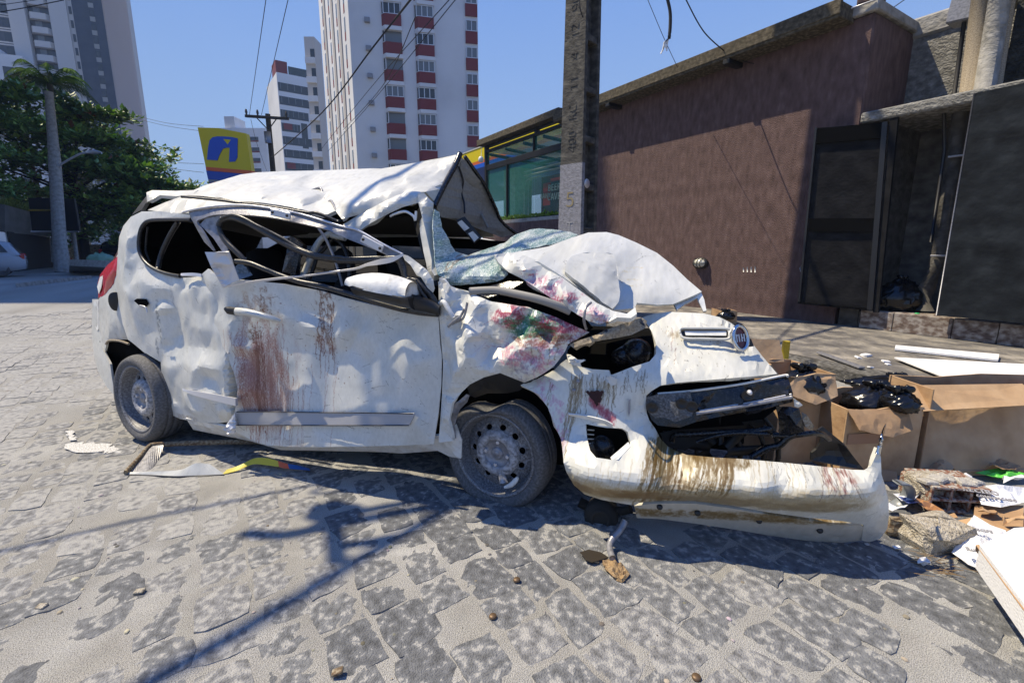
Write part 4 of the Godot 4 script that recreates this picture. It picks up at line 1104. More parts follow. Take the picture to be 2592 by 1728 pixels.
	var bonnet = part("bonnet", bn, bni, img_mat(), {"crease": 40.0, "crumple": [14, .009], "step": .02, "dent": .0012, "df": 4.0, "seed": 14, "smooth": 5})
	part("bonnet_tongue", pv([0.251,1.144,-0.1, 0.251,1.185,-0.14, 0.266,1.214,-0.22, 0.306,1.227,-0.28, 0.381,1.229,-0.32, 0.45,1.223,-0.34, 0.473,1.178,-0.29, 0.49,1.105,-0.2, 0.506,1.039,-0.1, 0.504,1.015,-0.07, 0.48,0.986,-0.03, 0.445,1.008,-0.03, 0.389,1.051,-0.04, 0.331,1.093,-0.06]), pv([0.354,1.162,-0.15, 0.427,1.144,-0.17, 0.438,1.076,-0.08]), M.paint, {"crease": 30.0, "crumple": [10,.006], "step": .018, "dent": .003, "df": 8.0, "seed": 21, "torn": .003, "flange": .02}, bonnet)
	var bf = pv([-0.093,1.22,-0.1, -0.03,1.228,-0.12, 0.048,1.217,-0.13, 0.121,1.191,-0.12, 0.173,1.157,-0.1, 0.244,1.118,-0.08, 0.315,1.073,-0.05, 0.412,1.013,-0.01, 0.487,0.984,0.02, 0.545,0.974,0.02, 0.578,0.998,-0.02, 0.587,0.975,0.02, 0.564,0.96,0.05, 0.506,0.962,0.06, 0.474,0.943,0.07, 0.432,0.931,0.07, 0.387,0.941,0.06, 0.331,0.968,0.04, 0.237,1.016,0.02, 0.139,1.073,0, 0.077,1.107,-0.02, -0.009,1.141,-0.05, -0.066,1.184,-0.08])
	var bfi = pv([0.036,1.182,-0.03, 0.099,1.147,-0.01, 0.124,1.145,-0.06, 0.201,1.097,0.03, 0.225,1.111,-0.03, 0.296,1.039,0.05, 0.322,1.043,-0.01, 0.406,0.985,0.08, 0.38,1.012,0.02, 0.457,0.978,0.08, 0.134,1.171,-0.1])
	img_start(bounds(bf), 480.0, WHITE)
	scuffs(ibb, 60)
	var r1 = Vector3(0.177, 1.076, 0); var r2 = Vector3(0.288, 1.016, 0); var r3 = Vector3(0.397, 0.965, 0)
	smear(r1.x, r1.y, .12, .06, Color(.66, .4, .5), .85, 12, 1, .1)
	smear(r2.x, r2.y, .1, .06, Color(.6, .22, .32), .8, 16, 1, .2)
	smear(r3.x, r3.y, .12, .05, Color(.68, .45, .55), .7, 18, 1, .2)
	smear(r3.x + .02, r3.y - .03, .14, .02, Color(.45, .3, .2), .7, 20, 1, .2)
	smear(Vector3(0.092, 1.138, 0).x, Vector3(0.092, 1.138, 0).y, .05, .03, Color(.55, .25, .35), .7, 40, 1, .4)
	part("bonnet_fold", bf, bfi, img_mat(), {"crumple": [30, .008], "step": .016, "dent": .004, "df": 9.0, "seed": 23, "smooth": 1, "flange": .02}, bonnet)
	rod("cable_loop", pv([0.395,1.021,0.06, 0.382,1.008,0.1, 0.377,0.981,0.12, 0.375,0.945,0.11, 0.377,0.905,0.05]), .006, M.grey_metal)
	part("bonnet_corner", pv([0.756,0.977,-0.4, 0.82,0.999,-0.45, 0.886,1.033,-0.49, 0.902,0.996,-0.46, 0.912,0.945,-0.42, 0.898,0.941,-0.42, 0.868,1.005,-0.46, 0.81,0.977,-0.42, 0.77,0.952,-0.36]), pv([]), M.dull_white, {"step": .02, "dent": .002}, bonnet)
	nose()
	front_wheels()

func nose():
	var WHITE = lin(0.6, 0.6, 0.555)
	var s
	# one piece front: nose, lamp surround, and the bumper that hangs to the ground
	var o = pv([0.605,0.915,-0.3, 0.666,0.935,-0.32, 0.736,0.943,-0.34, 0.889,0.941,-0.34, 0.964,0.926,-0.34, 1.015,0.901,-0.34, 1.053,0.873,-0.31, 1.095,0.829,-0.26, 1.134,0.777,-0.2, 1.167,0.738,-0.16, 1.185,0.716,-0.13, 1.067,0.716,-0.05, 0.991,0.712,-0.02, 0.771,0.679,0, 0.703,0.661,0, 0.667,0.633,0, 0.645,0.609,0, 0.644,0.571,0, 0.652,0.528,0, 0.665,0.495,0, 0.691,0.461,0, 0.718,0.413,0, 0.758,0.383,0.02, 0.823,0.387,0.08, 0.929,0.398,0.1, 1.036,0.401,0.09, 1.213,0.393,0.06, 1.351,0.386,0.04, 1.456,0.378,0.02, 1.494,0.382,0.02, 1.516,0.403,0.02, 1.529,0.436,0.01, 1.54,0.472,0, 1.553,0.434,0, 1.555,0.373,0.02, 1.578,0.323,0.008, 1.607,0.252,-0.011, 1.632,0.173,-0.041, 1.656,0.085,-0.088, 1.647,0.024,-0.108, 1.612,-0.005,-0.115, 1.566,0.022,-0.072, 1.532,0.134,-0.001, 1.441,0.163,0.046, 1.296,0.177,0.084, 1.153,0.193,0.114, 1.01,0.212,0.137, 0.864,0.227,0.167, 0.718,0.215,0.187, 0.645,0.197,0.185, 0.623,0.173,0.178, 0.554,0.177,0.183, 0.483,0.178,0.179, 0.41,0.192,0.18, 0.362,0.233,0.188, 0.33,0.295,0.2, 0.318,0.342,0.21, 0.304,0.388,0.165, 0.29,0.415,0.129, 0.262,0.47,0.12, 0.223,0.546,0.1, 0.178,0.6,0.09, 0.083,0.628,0.06, 0.115,0.644,0.05, 0.157,0.658,0.04, 0.206,0.686,0.03, 0.238,0.706,0.02, 0.262,0.733,0.01, 0.285,0.751,0, 0.337,0.723,0, 0.405,0.715,0.01, 0.479,0.716,0.01, 0.487,0.698,0.02, 0.5,0.701,0.02, 0.573,0.731,-0.01, 0.651,0.754,-0.05, 0.677,0.783,-0.08, 0.677,0.817,-0.12, 0.655,0.863,-0.2, 0.633,0.888,-0.26])
	var fog = pv([0.393,0.481,0.085, 0.438,0.476,0.085, 0.487,0.473,0.085, 0.55,0.476,0.08, 0.576,0.462,0.08, 0.589,0.427,0.103, 0.585,0.413,0.14, 0.559,0.401,0.178, 0.521,0.387,0.218, 0.455,0.386,0.212, 0.426,0.398,0.176, 0.403,0.423,0.105])
	var inn = pv([0.694,0.885,-0.24, 0.689,0.807,-0.13, 0.699,0.753,-0.07, 0.677,0.704,-0.02, 0.768,0.904,-0.25, 0.768,0.884,-0.21, 0.785,0.84,-0.17, 0.769,0.776,-0.1, 0.738,0.714,0, 0.891,0.924,-0.27, 0.889,0.888,-0.22, 0.887,0.841,-0.17, 0.886,0.781,-0.11, 0.845,0.732,-0.04, 0.768,0.719,-0.005, 0.842,0.719,0.005, 0.918,0.732,-0.03, 0.967,0.907,-0.29, 0.985,0.883,-0.23, 0.995,0.843,-0.17, 1,0.786,-0.12, 1.032,0.743,-0.07, 1.065,0.813,-0.17, 1.094,0.763,-0.14, 1.122,0.737,-0.12, 1.169,0.719,-0.13, 0.584,0.707,0.02, 0.602,0.653,0.03, 0.622,0.579,0.03, 0.629,0.513,0.035, 0.652,0.448,0.04, 0.678,0.409,0.105, 0.583,0.576,0.035, 0.578,0.511,0.045, 0.606,0.451,0.06, 0.617,0.41,0.125, 0.627,0.393,0.196, 0.458,0.683,0.03, 0.393,0.68,0.035, 0.309,0.689,0.03, 0.461,0.618,0.04, 0.412,0.595,0.035, 0.347,0.61,0.045, 0.45,0.537,0.06, 0.352,0.529,0.065, 0.301,0.561,0.07, 0.249,0.607,0.065, 0.281,0.487,0.09, 0.341,0.45,0.09, 0.353,0.393,0.16, 0.38,0.374,0.226, 0.488,0.376,0.235, 0.562,0.388,0.23, 0.447,0.374,0.27, 0.385,0.37,0.26, 0.565,0.385,0.275, 0.671,0.404,0.275, 0.708,0.401,0.19, 0.748,0.413,0.24, 0.761,0.412,0.275, 0.846,0.417,0.22, 0.913,0.423,0.22, 1.011,0.432,0.22, 1.004,0.425,0.27, 0.906,0.425,0.275, 1.117,0.42,0.18, 1.102,0.425,0.25, 1.252,0.417,0.15, 1.233,0.42,0.218, 1.352,0.413,0.13, 1.331,0.416,0.195, 1.436,0.405,0.12, 1.422,0.4,0.159, 1.486,0.402,0.1, 1.51,0.359,0.098, 0.38,0.32,0.271, 0.451,0.331,0.288, 0.568,0.34,0.289, 0.708,0.361,0.289, 0.842,0.39,0.293, 0.972,0.397,0.284, 1.102,0.39,0.262, 1.234,0.385,0.228, 1.365,0.379,0.194, 1.454,0.363,0.151, 1.528,0.309,0.086, 0.417,0.252,0.241, 0.494,0.25,0.248, 0.57,0.255,0.25, 0.714,0.277,0.25, 0.853,0.294,0.24, 0.99,0.29,0.222, 1.129,0.271,0.191, 1.265,0.263,0.164, 1.405,0.253,0.12, 1.501,0.246,0.08, 1.574,0.199,0.019, 1.562,0.123,-0.006, 0.979,0.348,0.261, 0.711,0.322,0.274, 1.246,0.33,0.206])
	img_start(bounds(o), 520.0, lin(.62, .615, .55))
	scuffs(ibb, 200)
	var oil = Color(.36, .27, .1); var tan_ = Color(.55, .47, .33)
	# soaked ledge and runs down the bumper
	for k in 40:
		var p = Vector3(0.357, 0.261, 0.26).lerp(Vector3(1.455, 0.306, 0.26), rng.randf())
		smear(p.x, p.y - .02, .16, .07, Color(.66, .6, .47), .5, 9, 2, .0)
	for k in 70:
		var p = Vector3(0.383, 0.347, 0.24).lerp(Vector3(1.418, 0.457, 0.26), rng.randf())
		drip(p.x, p.y + rng.randf_range(-.03, .02), rng.randf_range(.03, .2), rng.randf_range(.001, .005), Color(.58, .5, .34), rng.randf_range(.15, .5), -.15)
	for k in 26:
		var t = k / 25.0
		var p = Vector3(0.714, 0.429, 0.12).lerp(Vector3(1.044, 0.407, 0.12), t)
		smear(p.x, p.y - .005 - .02 * (1 - t), .05, .03, oil.lightened(rng.randf() * .25), .75, 30, 1, .15)
	var m1 = Vector3(0.7, 0.419, 0.12)
	smear(m1.x, m1.y, .045, .14, oil.lightened(.2), .8, 26, .7, .15)
	for k in 85:
		var t = rng.randf()
		var p = Vector3(0.657, 0.401, 0.24).lerp(Vector3(1.026, 0.447, 0.24), t)
		drip(p.x, p.y + rng.randf_range(-.01, .03), rng.randf_range(.12, .4) * (1.15 - t * .4), rng.randf_range(.004, .011), oil.lightened(rng.randf() * .25), rng.randf_range(.5, 1.1), -.22 + t * -.1)
	for k in 10:
		var p = Vector3(1.077, 0.439, 0.24).lerp(Vector3(1.362, 0.463, 0.26), rng.randf())
		drip(p.x, p.y, rng.randf_range(.01, .05), .005, oil.lightened(.3), .5)
	for k in 22:
		var p = Vector3(0.357, 0.235, 0.26).lerp(Vector3(0.75, 0.26, 0.26), rng.randf())
		smear(p.x, p.y, .12, .035, Color(.5, .4, .24), .6, 14, 2, .15)
	for k in 30:
		var p = Vector3(0.715, 0.251, 0.26).lerp(Vector3(1.443, 0.267, 0.26), rng.randf())
		smear(p.x, p.y, .14, .05, Color(.56, .5, .38), .45, 12, 2, .2)
	var bs = Vector3(1.389, 0.382, 0.26)
	smear(bs.x, bs.y, .08, .07, Color(.45, .25, .2), .8, 26, .6, .3)
	for k in 18: scratch(bs.x + rng.randf_range(-.1, .06), bs.y + rng.randf_range(-.06, .08), rng.randf_range(-.03, .03), rng.randf_range(-.06, -.02), Color(.3, .22, .2), .7, .002)
	for k in 34:
		var q = Vector3(1.14, 0.387, 0.26).lerp(Vector3(1.271, 0.4, 0.26), rng.randf())
		scratch(q.x, q.y + rng.randf_range(-.05, .03), rng.randf_range(-.012, .012), rng.randf_range(-.02, .0), Color(.2, .2, .2), .6, .001)
	# runs on the lamp surround and wing front
	for k in 60:
		var q = Vector3(0.312, 0.699, 0).lerp(Vector3(0.519, 0.697, 0), rng.randf())
		drip(q.x, q.y - rng.randf_range(0, .04), rng.randf_range(.04, .16), rng.randf_range(.001, .004), tan_.darkened(rng.randf() * .45), rng.randf_range(.4, .85))
	for k in 22:
		var q = Vector3(0.325, 0.682, 0).lerp(Vector3(0.364, 0.668, 0), rng.randf())
		drip(q.x, q.y, rng.randf_range(.15, .36), rng.randf_range(.002, .005), tan_.darkened(rng.randf() * .2), rng.randf_range(.4, .8), -.14)
	for k in 3:
		var q = Vector3(0.2, 0.664, 0).lerp(Vector3(0.236, 0.64, 0), rng.randf())
		drip(q.x, q.y, rng.randf_range(.06, .13), .004, tan_.darkened(.2), .7, -.15)
	for k in 36:
		var q = Vector3(0.408, 0.584, 0).lerp(Vector3(0.511, 0.505, 0), rng.randf())
		smear(q.x, q.y, .02, .03, Color(.58, .22, .28), .6, 40, .7, .25)
	for k in 30:
		var q = Vector3(0.2, 0.673, 0).lerp(Vector3(0.276, 0.37, 0), rng.randf())
		smear(q.x + rng.randf_range(-.04, .05), q.y, .03, .03, Color(.72, .42, .55), .4, 36, .6, .4)
	for k in 60:
		var q = Vector3(0.689, 0.768, 0).lerp(Vector3(0.982, 0.788, 0), rng.randf())
		scratch(q.x, q.y + rng.randf_range(-.05, .12), .002, -.003, tan_.darkened(.3), .7, .002)
	for k in 20:
		var q = Vector3(0.721, 0.86, 0).lerp(Vector3(0.942, 0.841, 0), rng.randf())
		smear(q.x, q.y, .03, .02, tan_, .35, 30, 1, .45)
	drip(Vector3(0.746, 0.881, 0).x, Vector3(0.746, 0.881, 0).y, .09, .004, Color(.5, .4, .38), .7)
	drip(Vector3(0.762, 0.806, 0).x, Vector3(0.762, 0.806, 0).y, .06, .003, Color(.5, .42, .38), .7)
	drip(Vector3(0.678, 0.962, 0).x, Vector3(0.678, 0.962, 0).y, .02, .01, tan_, .5)
	for k in 40:
		var q = Vector3(0.536, 0.681, 0).lerp(Vector3(0.648, 0.673, 0), rng.randf())
		drip(q.x, q.y + rng.randf_range(-.03, .05), rng.randf_range(.01, .05), .0012, tan_.darkened(.4), .5, rng.randf_range(-.3, .3))
	var front = part("front_bumper", o, inn, img_mat(), {"step": .0165, "dent": .0008, "df": 5.0, "seed": 31, "smooth": 14, "holes": [fog], "flange": .02})
	# lower lip under the bumper
	var lip = pv([0.621,0.159,0.157, 0.69,0.191,0.176, 0.793,0.205,0.167, 0.867,0.206,0.151, 1.014,0.192,0.122, 1.158,0.175,0.099, 1.302,0.158,0.069, 1.448,0.145,0.032, 1.52,0.132,-0.001, 1.544,0.114,-0.016, 1.574,0.01,-0.092, 1.495,-0.005,-0.076, 1.35,0,-0.042, 1.194,0.022,-0.002, 1.04,0.045,0.031, 0.884,0.063,0.062, 0.728,0.076,0.091, 0.634,0.078,0.113])
	img_start(bounds(lip), 300.0, lin(.5, .47, .4))
	for k in 30:
		var q = Vector3(0.632, 0.123, 0.15).lerp(Vector3(1.436, 0.166, 0.15), rng.randf())
		smear(q.x, q.y, .12, .04, Color(.45, .36, .2), .6, 14, 1.5, .25)
	var lp = part("bumper_lip", lip, pv([0.723,0.146,0.147, 1.025,0.125,0.082, 1.324,0.088,0.02]), img_mat(.6), {"step": .025, "dent": .002, "flange": .012}, front)
	for q in [Vector3(0.724, 0.18, 0.173), Vector3(0.88, 0.151, 0.126), Vector3(1.13, 0.123, 0.067), Vector3(1.375, 0.089, 0.013)]:
		s = st0(0)
		lathe(s, [Vector2(0, .006), Vector2(.01, .006), Vector2(.013, .0)], Transform3D(Basis(Vector3(1, 0, 0), PI / 2 - .5), q), 10)
		obj("lip_bolt", s, M.black, lp)
	rod("torn_end", pv([1.537,0.453,0.01, 1.542,0.49,0.005, 1.539,0.523,0.01, 1.601,0.518,-0.12, 1.605,0.537,-0.12]), [.02, .019, .018, .017, .017, .016, .016, .015, .015, .015, .014, .014, .014, .013, .013, .013, .012, .012, .012, .011, .01, .009, .008, .006, .005, .004, .003, .002, .001], M.chrome, front, 7, .4)
	part("slot", pv([0.781,0.872,-0.172, 0.785,0.885,-0.18, 0.978,0.893,-0.178, 0.982,0.874,-0.168, 0.977,0.857,-0.158, 0.807,0.852,-0.156, 0.788,0.859,-0.162]), pv([]), M.black, {"step": .03, "dent": 0, "flange": .004}, front)
	part("slot_back", pv([0.798,0.879,-0.167, 0.972,0.888,-0.164, 0.972,0.87,-0.152, 0.803,0.863,-0.152]), pv([]), M.dull_white, {"step": .03, "dent": 0, "flange": .004}, front)
	part("slot", pv([1.06,0.855,-0.17, 1.08,0.855,-0.19, 1.093,0.823,-0.18, 1.067,0.822,-0.16]), pv([]), M.black, {"step": .02, "dent": 0, "flange": .004}, front)
	rod("slot_rim", pv([0.777,0.872,-0.158, 0.783,0.89,-0.168, 0.844,0.895,-0.165, 0.979,0.898,-0.165, 0.983,0.878,-0.15, 0.976,0.857,-0.14, 0.883,0.853,-0.138, 0.798,0.851,-0.14, 0.779,0.868,-0.155]), .006, M.paint, front)
	# round badge: chrome ring, dark face with pale strokes
	var bc = Vector3(1.024, 0.86, -0.155)
	var bb_ = Basis(Vector3(.82, 0, -.57), Vector3(0, .93, -.37).normalized(), Vector3(.5, .32, .8).normalized()).orthonormalized()
	s = st0(0)
	var ring = []
	for k in 25: ring.append(bc + bb_ * Vector3(cos(TAU * k / 24) * .038, sin(TAU * k / 24) * .053, .01))
	tube(s, ring, .009, 7, false)
	var badge = obj("badge", s, M.chrome, front)
	s = st0(0)
	ring.remove_at(24)
	for k in 24: ring[k] = bc + bb_ * Vector3(cos(TAU * k / 24) * .034, sin(TAU * k / 24) * .048, .006)
	fan(s, ring)
	obj("badge_face", s, mat(lin(.12, .03, .035), .3), badge)
	for k in 4:
		s = st0()
		box(s, bc + bb_ * Vector3(-.021 + k * .014, 0, .009), Vector3(.006, .034, .003), bb_)
		if k % 2 == 0: box(s, bc + bb_ * Vector3(-.018 + k * .014, .012 - k * .006, .0095), Vector3(.01, .006, .003), bb_)
		obj("badge_letter", s, M.silver, badge)
	# torn lamp mounts
	part("lamp_lip", pv([0.469,0.69,0.05, 0.491,0.704,0.06, 0.52,0.692,0.06, 0.517,0.667,0.06, 0.498,0.661,0.065, 0.478,0.676,0.06]), pv([]), M.paint, {"step": .012, "dent": .002}, front)
	part("torn_hole", pv([0.381,0.626,0.06, 0.422,0.627,0.058, 0.462,0.632,0.058, 0.454,0.59,0.062, 0.435,0.56,0.068, 0.424,0.584,0.066, 0.397,0.611,0.062]), pv([]), mat(lin(.035, .012, .012), .9), {"step": .007, "torn": .006, "dent": .003, "flange": .003}, front)
	part("side_cap", pv([0.571,0.597,0.05, 0.58,0.602,0.05, 0.581,0.549,0.055, 0.577,0.524,0.058, 0.571,0.548,0.055]), pv([]), M.grey_metal, {"step": .012, "dent": .0, "flange": .006}, front)
	ribbon("crease_strip", pv([0.316,0.515,0.09, 0.389,0.505,0.09, 0.47,0.491,0.088, 0.509,0.473,0.085]), pv([0.316,0.524,0.1, 0.39,0.524,0.1, 0.47,0.512,0.098, 0.511,0.495,0.095]), M.dull_white, .006, front)
	for q in [Vector3(0.348, 0.666, 0.055), Vector3(0.331, 0.623, 0.055)]:
		s = st0(0)
		lathe(s, [Vector2(0, .005), Vector2(.007, .005), Vector2(.009, 0)], Transform3D(Basis(Vector3(1, 0, 0), PI / 2), q), 10)
		obj("screw", s, M.grey_metal, front)
	# inside the fog lamp hole
	s = st0(0)
	lathe(s, [Vector2(0, .03), Vector2(.05, .03), Vector2(.062, .01), Vector2(.06, -.05)], Transform3D(Basis(Vector3(1, 0, 0), PI / 2 - .3), Vector3(0.461, 0.346, 0.02)), 16)
	obj("fog_lamp", s, M.black_gloss, car)
	part("fog_bracket", pv([0.513,0.385,0.192, 0.581,0.426,0.103, 0.591,0.418,0.131, 0.546,0.389,0.211, 0.52,0.385,0.213]), pv([]), M.dull_white, {"step": .02, "dent": .001, "flange": .02})
	part("fog_back", pv([0.365,0.439,-0.04, 0.586,0.445,-0.04, 0.602,0.282,-0.04, 0.38,0.243,-0.04]), pv([]), M.black_matt, {"step": .05, "dent": 0})
	for k in 4:
		s = st0()
		tube(s, [Vector3(0.398, 0.441, 0.05) + Vector3(.0, -.022 * k, 0), Vector3(0.425, 0.434, 0.03) + Vector3(0, -.022 * k, 0)], .003, 5)
		obj("mesh_bar", s, M.dull_white, car)
	# lamp cavity and tan cross member
	part("cross_member", pv([0.304,0.831,0.05, 0.358,0.858,0.06, 0.414,0.879,0.06, 0.467,0.906,0.05, 0.526,0.928,0.02, 0.578,0.941,-0.04, 0.607,0.943,-0.1, 0.63,0.928,-0.1, 0.624,0.898,-0.08, 0.567,0.878,0, 0.5,0.869,0.05, 0.455,0.863,0.07, 0.376,0.841,0.07, 0.323,0.819,0.06]), pv([0.418,0.874,0.1, 0.5,0.897,0.07, 0.566,0.92,0.02, 0.471,0.891,0.09]), M.tan, {"crumple": [14,.008], "step": .014, "dent": .005, "df": 14.0, "flange": .04})
	s = st0(0)
	tube(s, pv([0.442,0.879,0.03, 0.467,0.892,0.05, 0.487,0.879,0.04]), [.014, .018, .012], 7)
	obj("latch", s, M.black_gloss, car)
	s = st0(0)
	tube(s, pv([0.592,0.911,-0.1, 0.606,0.923,-0.08, 0.614,0.909,-0.09]), [.012, .014, .01], 7)
	obj("latch", s, M.black_gloss, car)
	s = st0()
	var e0 = Vector3(0.212, 0.843, -0.3); var e1 = Vector3(1.151, 0.295, -0.3)
	abox(s, e0.x, .2, -1.1, e1.x, .74, -.42, .05)
	obj("engine", s, M.black_matt, car)
	s = st0(0)
	for q in [[870,300,.05], [810,320,.035], [930,290,.03]]: pass
	lathe(s, [Vector2(0, .08), Vector2(.05, .075), Vector2(.075, .03), Vector2(.08, -.06)], Transform3D(Basis(Vector3(1, 0, 0), PI / 2 - .4), Vector3(0.59, 0.734, -0.28)), 14)
	lathe(s, [Vector2(0, .05), Vector2(.04, .05), Vector2(.045, -.06)], Transform3D(Basis(Vector3(1, 0, .3).normalized(), PI / 2), Vector3(0.519, 0.724, -0.26)), 12)
	obj("lamp_bowl", s, M.black_gloss, car)
	part("lamp_shards", pv([0.285,0.775,0, 0.313,0.773,0.02, 0.34,0.76,0.03, 0.375,0.758,0.03, 0.353,0.744,0.03, 0.358,0.727,0.03, 0.324,0.733,0.03, 0.299,0.738,0.02]), pv([0.332,0.762,0.06]), M.dull_white, {"step": .012, "dent": .01, "df": 40.0, "torn": .005})
	# bumper beam and what hangs behind it
	var bm = part("bumper_beam", pv([0.647,0.594,-0.02, 0.693,0.612,-0.03, 0.833,0.631,-0.05, 0.945,0.654,-0.06, 1.038,0.674,-0.07, 1.122,0.694,-0.09, 1.212,0.714,-0.12, 1.22,0.712,-0.11, 1.229,0.684,-0.09, 1.24,0.649,-0.08, 1.243,0.61,-0.08, 1.192,0.594,-0.07, 1.06,0.563,-0.04, 0.928,0.527,-0.02, 0.861,0.506,-0.01, 0.794,0.476,0, 0.701,0.476,0, 0.673,0.496,-0.01, 0.649,0.553,-0.02]), pv([0.879,0.628,-0.06, 1.058,0.663,-0.08, 1.188,0.698,-0.1, 0.879,0.602,-0.03, 1.055,0.642,-0.05, 1.206,0.68,-0.08, 0.883,0.565,-0.05, 1.062,0.601,-0.07, 1.225,0.645,-0.09, 0.88,0.558,-0.01, 1.055,0.596,-0.03, 1.22,0.637,-0.05, 0.882,0.528,-0.01, 1.057,0.579,-0.03]), M.black_gloss, {"step": .018, "dent": .002, "flange": .06, "smooth": 0})
	rod("beam_edge", pv([0.693,0.616,-0.02, 0.832,0.635,-0.04, 0.944,0.658,-0.05, 1.036,0.678,-0.06, 1.12,0.698,-0.08, 1.21,0.717,-0.11, 1.218,0.715,-0.1]), .0055, M.dull_white, bm)
	rod("beam_edge", pv([0.857,0.547,0, 0.968,0.574,-0.012, 1.098,0.604,-0.035, 1.23,0.64,-0.05]), .008, M.grey_metal, bm)
	rod("beam_edge", pv([0.871,0.557,-0.012, 0.969,0.58,-0.025, 1.101,0.61,-0.05, 1.231,0.648,-0.065]), .004, M.silver, bm)
	part("end_plate", pv([0.64,0.599,0, 0.683,0.612,-0.005, 0.692,0.618,-0.005, 0.762,0.626,-0.015, 0.829,0.636,-0.02, 0.837,0.603,-0.015, 0.852,0.576,-0.01, 0.839,0.536,0.01, 0.773,0.505,0.015, 0.726,0.521,0.015, 0.689,0.513,0.01, 0.657,0.536,0.005, 0.644,0.564,0]), pv([0.718,0.569,0.01, 0.787,0.588,0]), rough_mat(66, .03, [[0, lin(.02, .02, .02)], [.5, lin(.09, .09, .09)], [1, lin(.3, .3, .3)]], 5.0, .5, 4.0), {"step": .018, "dent": .002, "flange": .02}, bm)
	for q in [Vector3(0.672, 0.562, 0.013), Vector3(0.795, 0.589, 0.008), Vector3(0.836, 0.579, 0.004), Vector3(1.059, 0.637, -0.035)]:
		s = st0(0)
		lathe(s, [Vector2(0, -.002), Vector2(.014, -.002), Vector2(.02, .004), Vector2(.026, .001)], Transform3D(Basis(Vector3(1, 0, 0), PI / 2), q), 12)
		obj("bolt_hole", s, M.black, bm)
	s = st0(0)
	lathe(s, [Vector2(0, .02), Vector2(.008, .02), Vector2(.011, 0)], Transform3D(Basis(Vector3(1, 0, 0), PI / 2), Vector3(1.063, 0.653, -0.03)), 10)
	obj("bolt", s, M.silver, bm)
	s = st0(0)
	tube(s, spline(pv([0.774,0.357,-0.12, 0.786,0.391,-0.12, 0.853,0.408,-0.11, 0.994,0.431,-0.12, 1.109,0.443,-0.13, 1.19,0.462,-0.14]), 6), .014, 8)
	tube(s, spline(pv([0.878,0.377,-0.1, 0.969,0.42,-0.1, 1.061,0.438,-0.11, 1.174,0.441,-0.12]), 6), .009, 8)
	tube(s, spline(pv([1.113,0.323,-0.12, 1.177,0.365,-0.14, 1.228,0.387,-0.14, 1.259,0.428,-0.14, 1.288,0.447,-0.14]), 6), .016, 8)
	tube(s, spline(pv([1.158,0.461,-0.16, 1.194,0.442,-0.15, 1.24,0.421,-0.15]), 6), .012, 8)
	tube(s, spline(pv([1.193,0.43,-0.14, 1.267,0.438,-0.14, 1.318,0.45,-0.14, 1.37,0.453,-0.16, 1.415,0.432,-0.2, 1.453,0.399,-0.24]), 6), .013, 8)
	obj("pipes", s, M.black_gloss, car)
	s = st0(0)
	var fc = Vector3(0.997, 0.288, -0.24)
	for rr in [.1, .2, .26]:
		ring = []
		for k in 33: ring.append(fc + Vector3(cos(TAU * k / 32) * rr, sin(TAU * k / 32) * rr, 0))
		tube(s, ring, .012, 6, false)
	for k in 9:
		var a = TAU * k / 9
		tube(s, [fc + Vector3(cos(a) * .04, sin(a) * .04, .0), fc + Vector3(cos(a + .2) * .2, sin(a + .2) * .2, .02)], .026, 6, true, .35)
	obj("cooling_fan", s, M.black, car)
	part("fan_shroud", pv([0.72,0.363,-0.2, 0.81,0.396,-0.2, 1.169,0.472,-0.22, 1.196,0.432,-0.22, 1.06,0.383,-0.22, 0.913,0.352,-0.2, 0.841,0.294,-0.18, 0.754,0.306,-0.18]), pv([]), M.black, {"step": .05, "dent": .004})
	part("radiator", pv([0.677,0.564,-0.16, 1.228,0.668,-0.26, 1.237,0.536,-0.24, 1.148,0.448,-0.22, 0.708,0.381,-0.18]), pv([]), M.black_matt, {"step": .08, "dent": .002})
	part("hanging_bracket", pv([1.187,0.578,-0.1, 1.238,0.583,-0.1, 1.276,0.577,-0.1, 1.289,0.538,-0.1, 1.309,0.475,-0.1, 1.263,0.46,-0.1, 1.212,0.454,-0.1, 1.202,0.519,-0.1]), pv([1.237,0.537,-0.06]), M.black_gloss, {"step": .025, "dent": .002, "flange": .03, "holes": [pv([1.223,0.552,-0.07, 1.234,0.553,-0.07, 1.265,0.512,-0.07, 1.255,0.511,-0.07])]})
	part("bracket_scrap", pv([1.292,0.557,-0.12, 1.309,0.55,-0.1, 1.348,0.497,-0.12, 1.35,0.469,-0.14, 1.311,0.495,-0.1, 1.294,0.529,-0.1]), pv([]), M.tan, {"step": .02, "dent": .004})
	part("headlamp_scrap", pv([1.237,0.634,-0.05, 1.259,0.621,-0.05, 1.273,0.608,-0.05, 1.257,0.596,-0.05, 1.243,0.6,-0.05]), pv([]), M.paint, {"step": .015, "dent": .004})
	part("arch_liner_scrap", pv([1.419,0.26,-0.32, 1.417,0.296,-0.32, 1.435,0.316,-0.32, 1.448,0.348,-0.32, 1.447,0.384,-0.32, 1.431,0.413,-0.32, 1.451,0.428,-0.33, 1.475,0.409,-0.33, 1.537,0.36,-0.35, 1.6,0.288,-0.36, 1.655,0.222,-0.36]), pv([1.549,0.264,-0.42]), M.black, {"step": .03, "dent": .003})
	s = st0(0)
	var hc = Vector3(0.473, 0.011, 0.02)
	lathe(s, [Vector2(0, .06), Vector2(.045, .06), Vector2(.075, .05), Vector2(.08, .02), Vector2(.075, -.06), Vector2(.06, -.1)], Transform3D(Basis(Vector3(1, 0, 0), PI / 2 - .15), hc), 18)
	lathe(s, [Vector2(.03, .062), Vector2(.04, .072), Vector2(.05, .062)], Transform3D(Basis(Vector3(1, 0, 0), PI / 2 - .15), hc), 16)
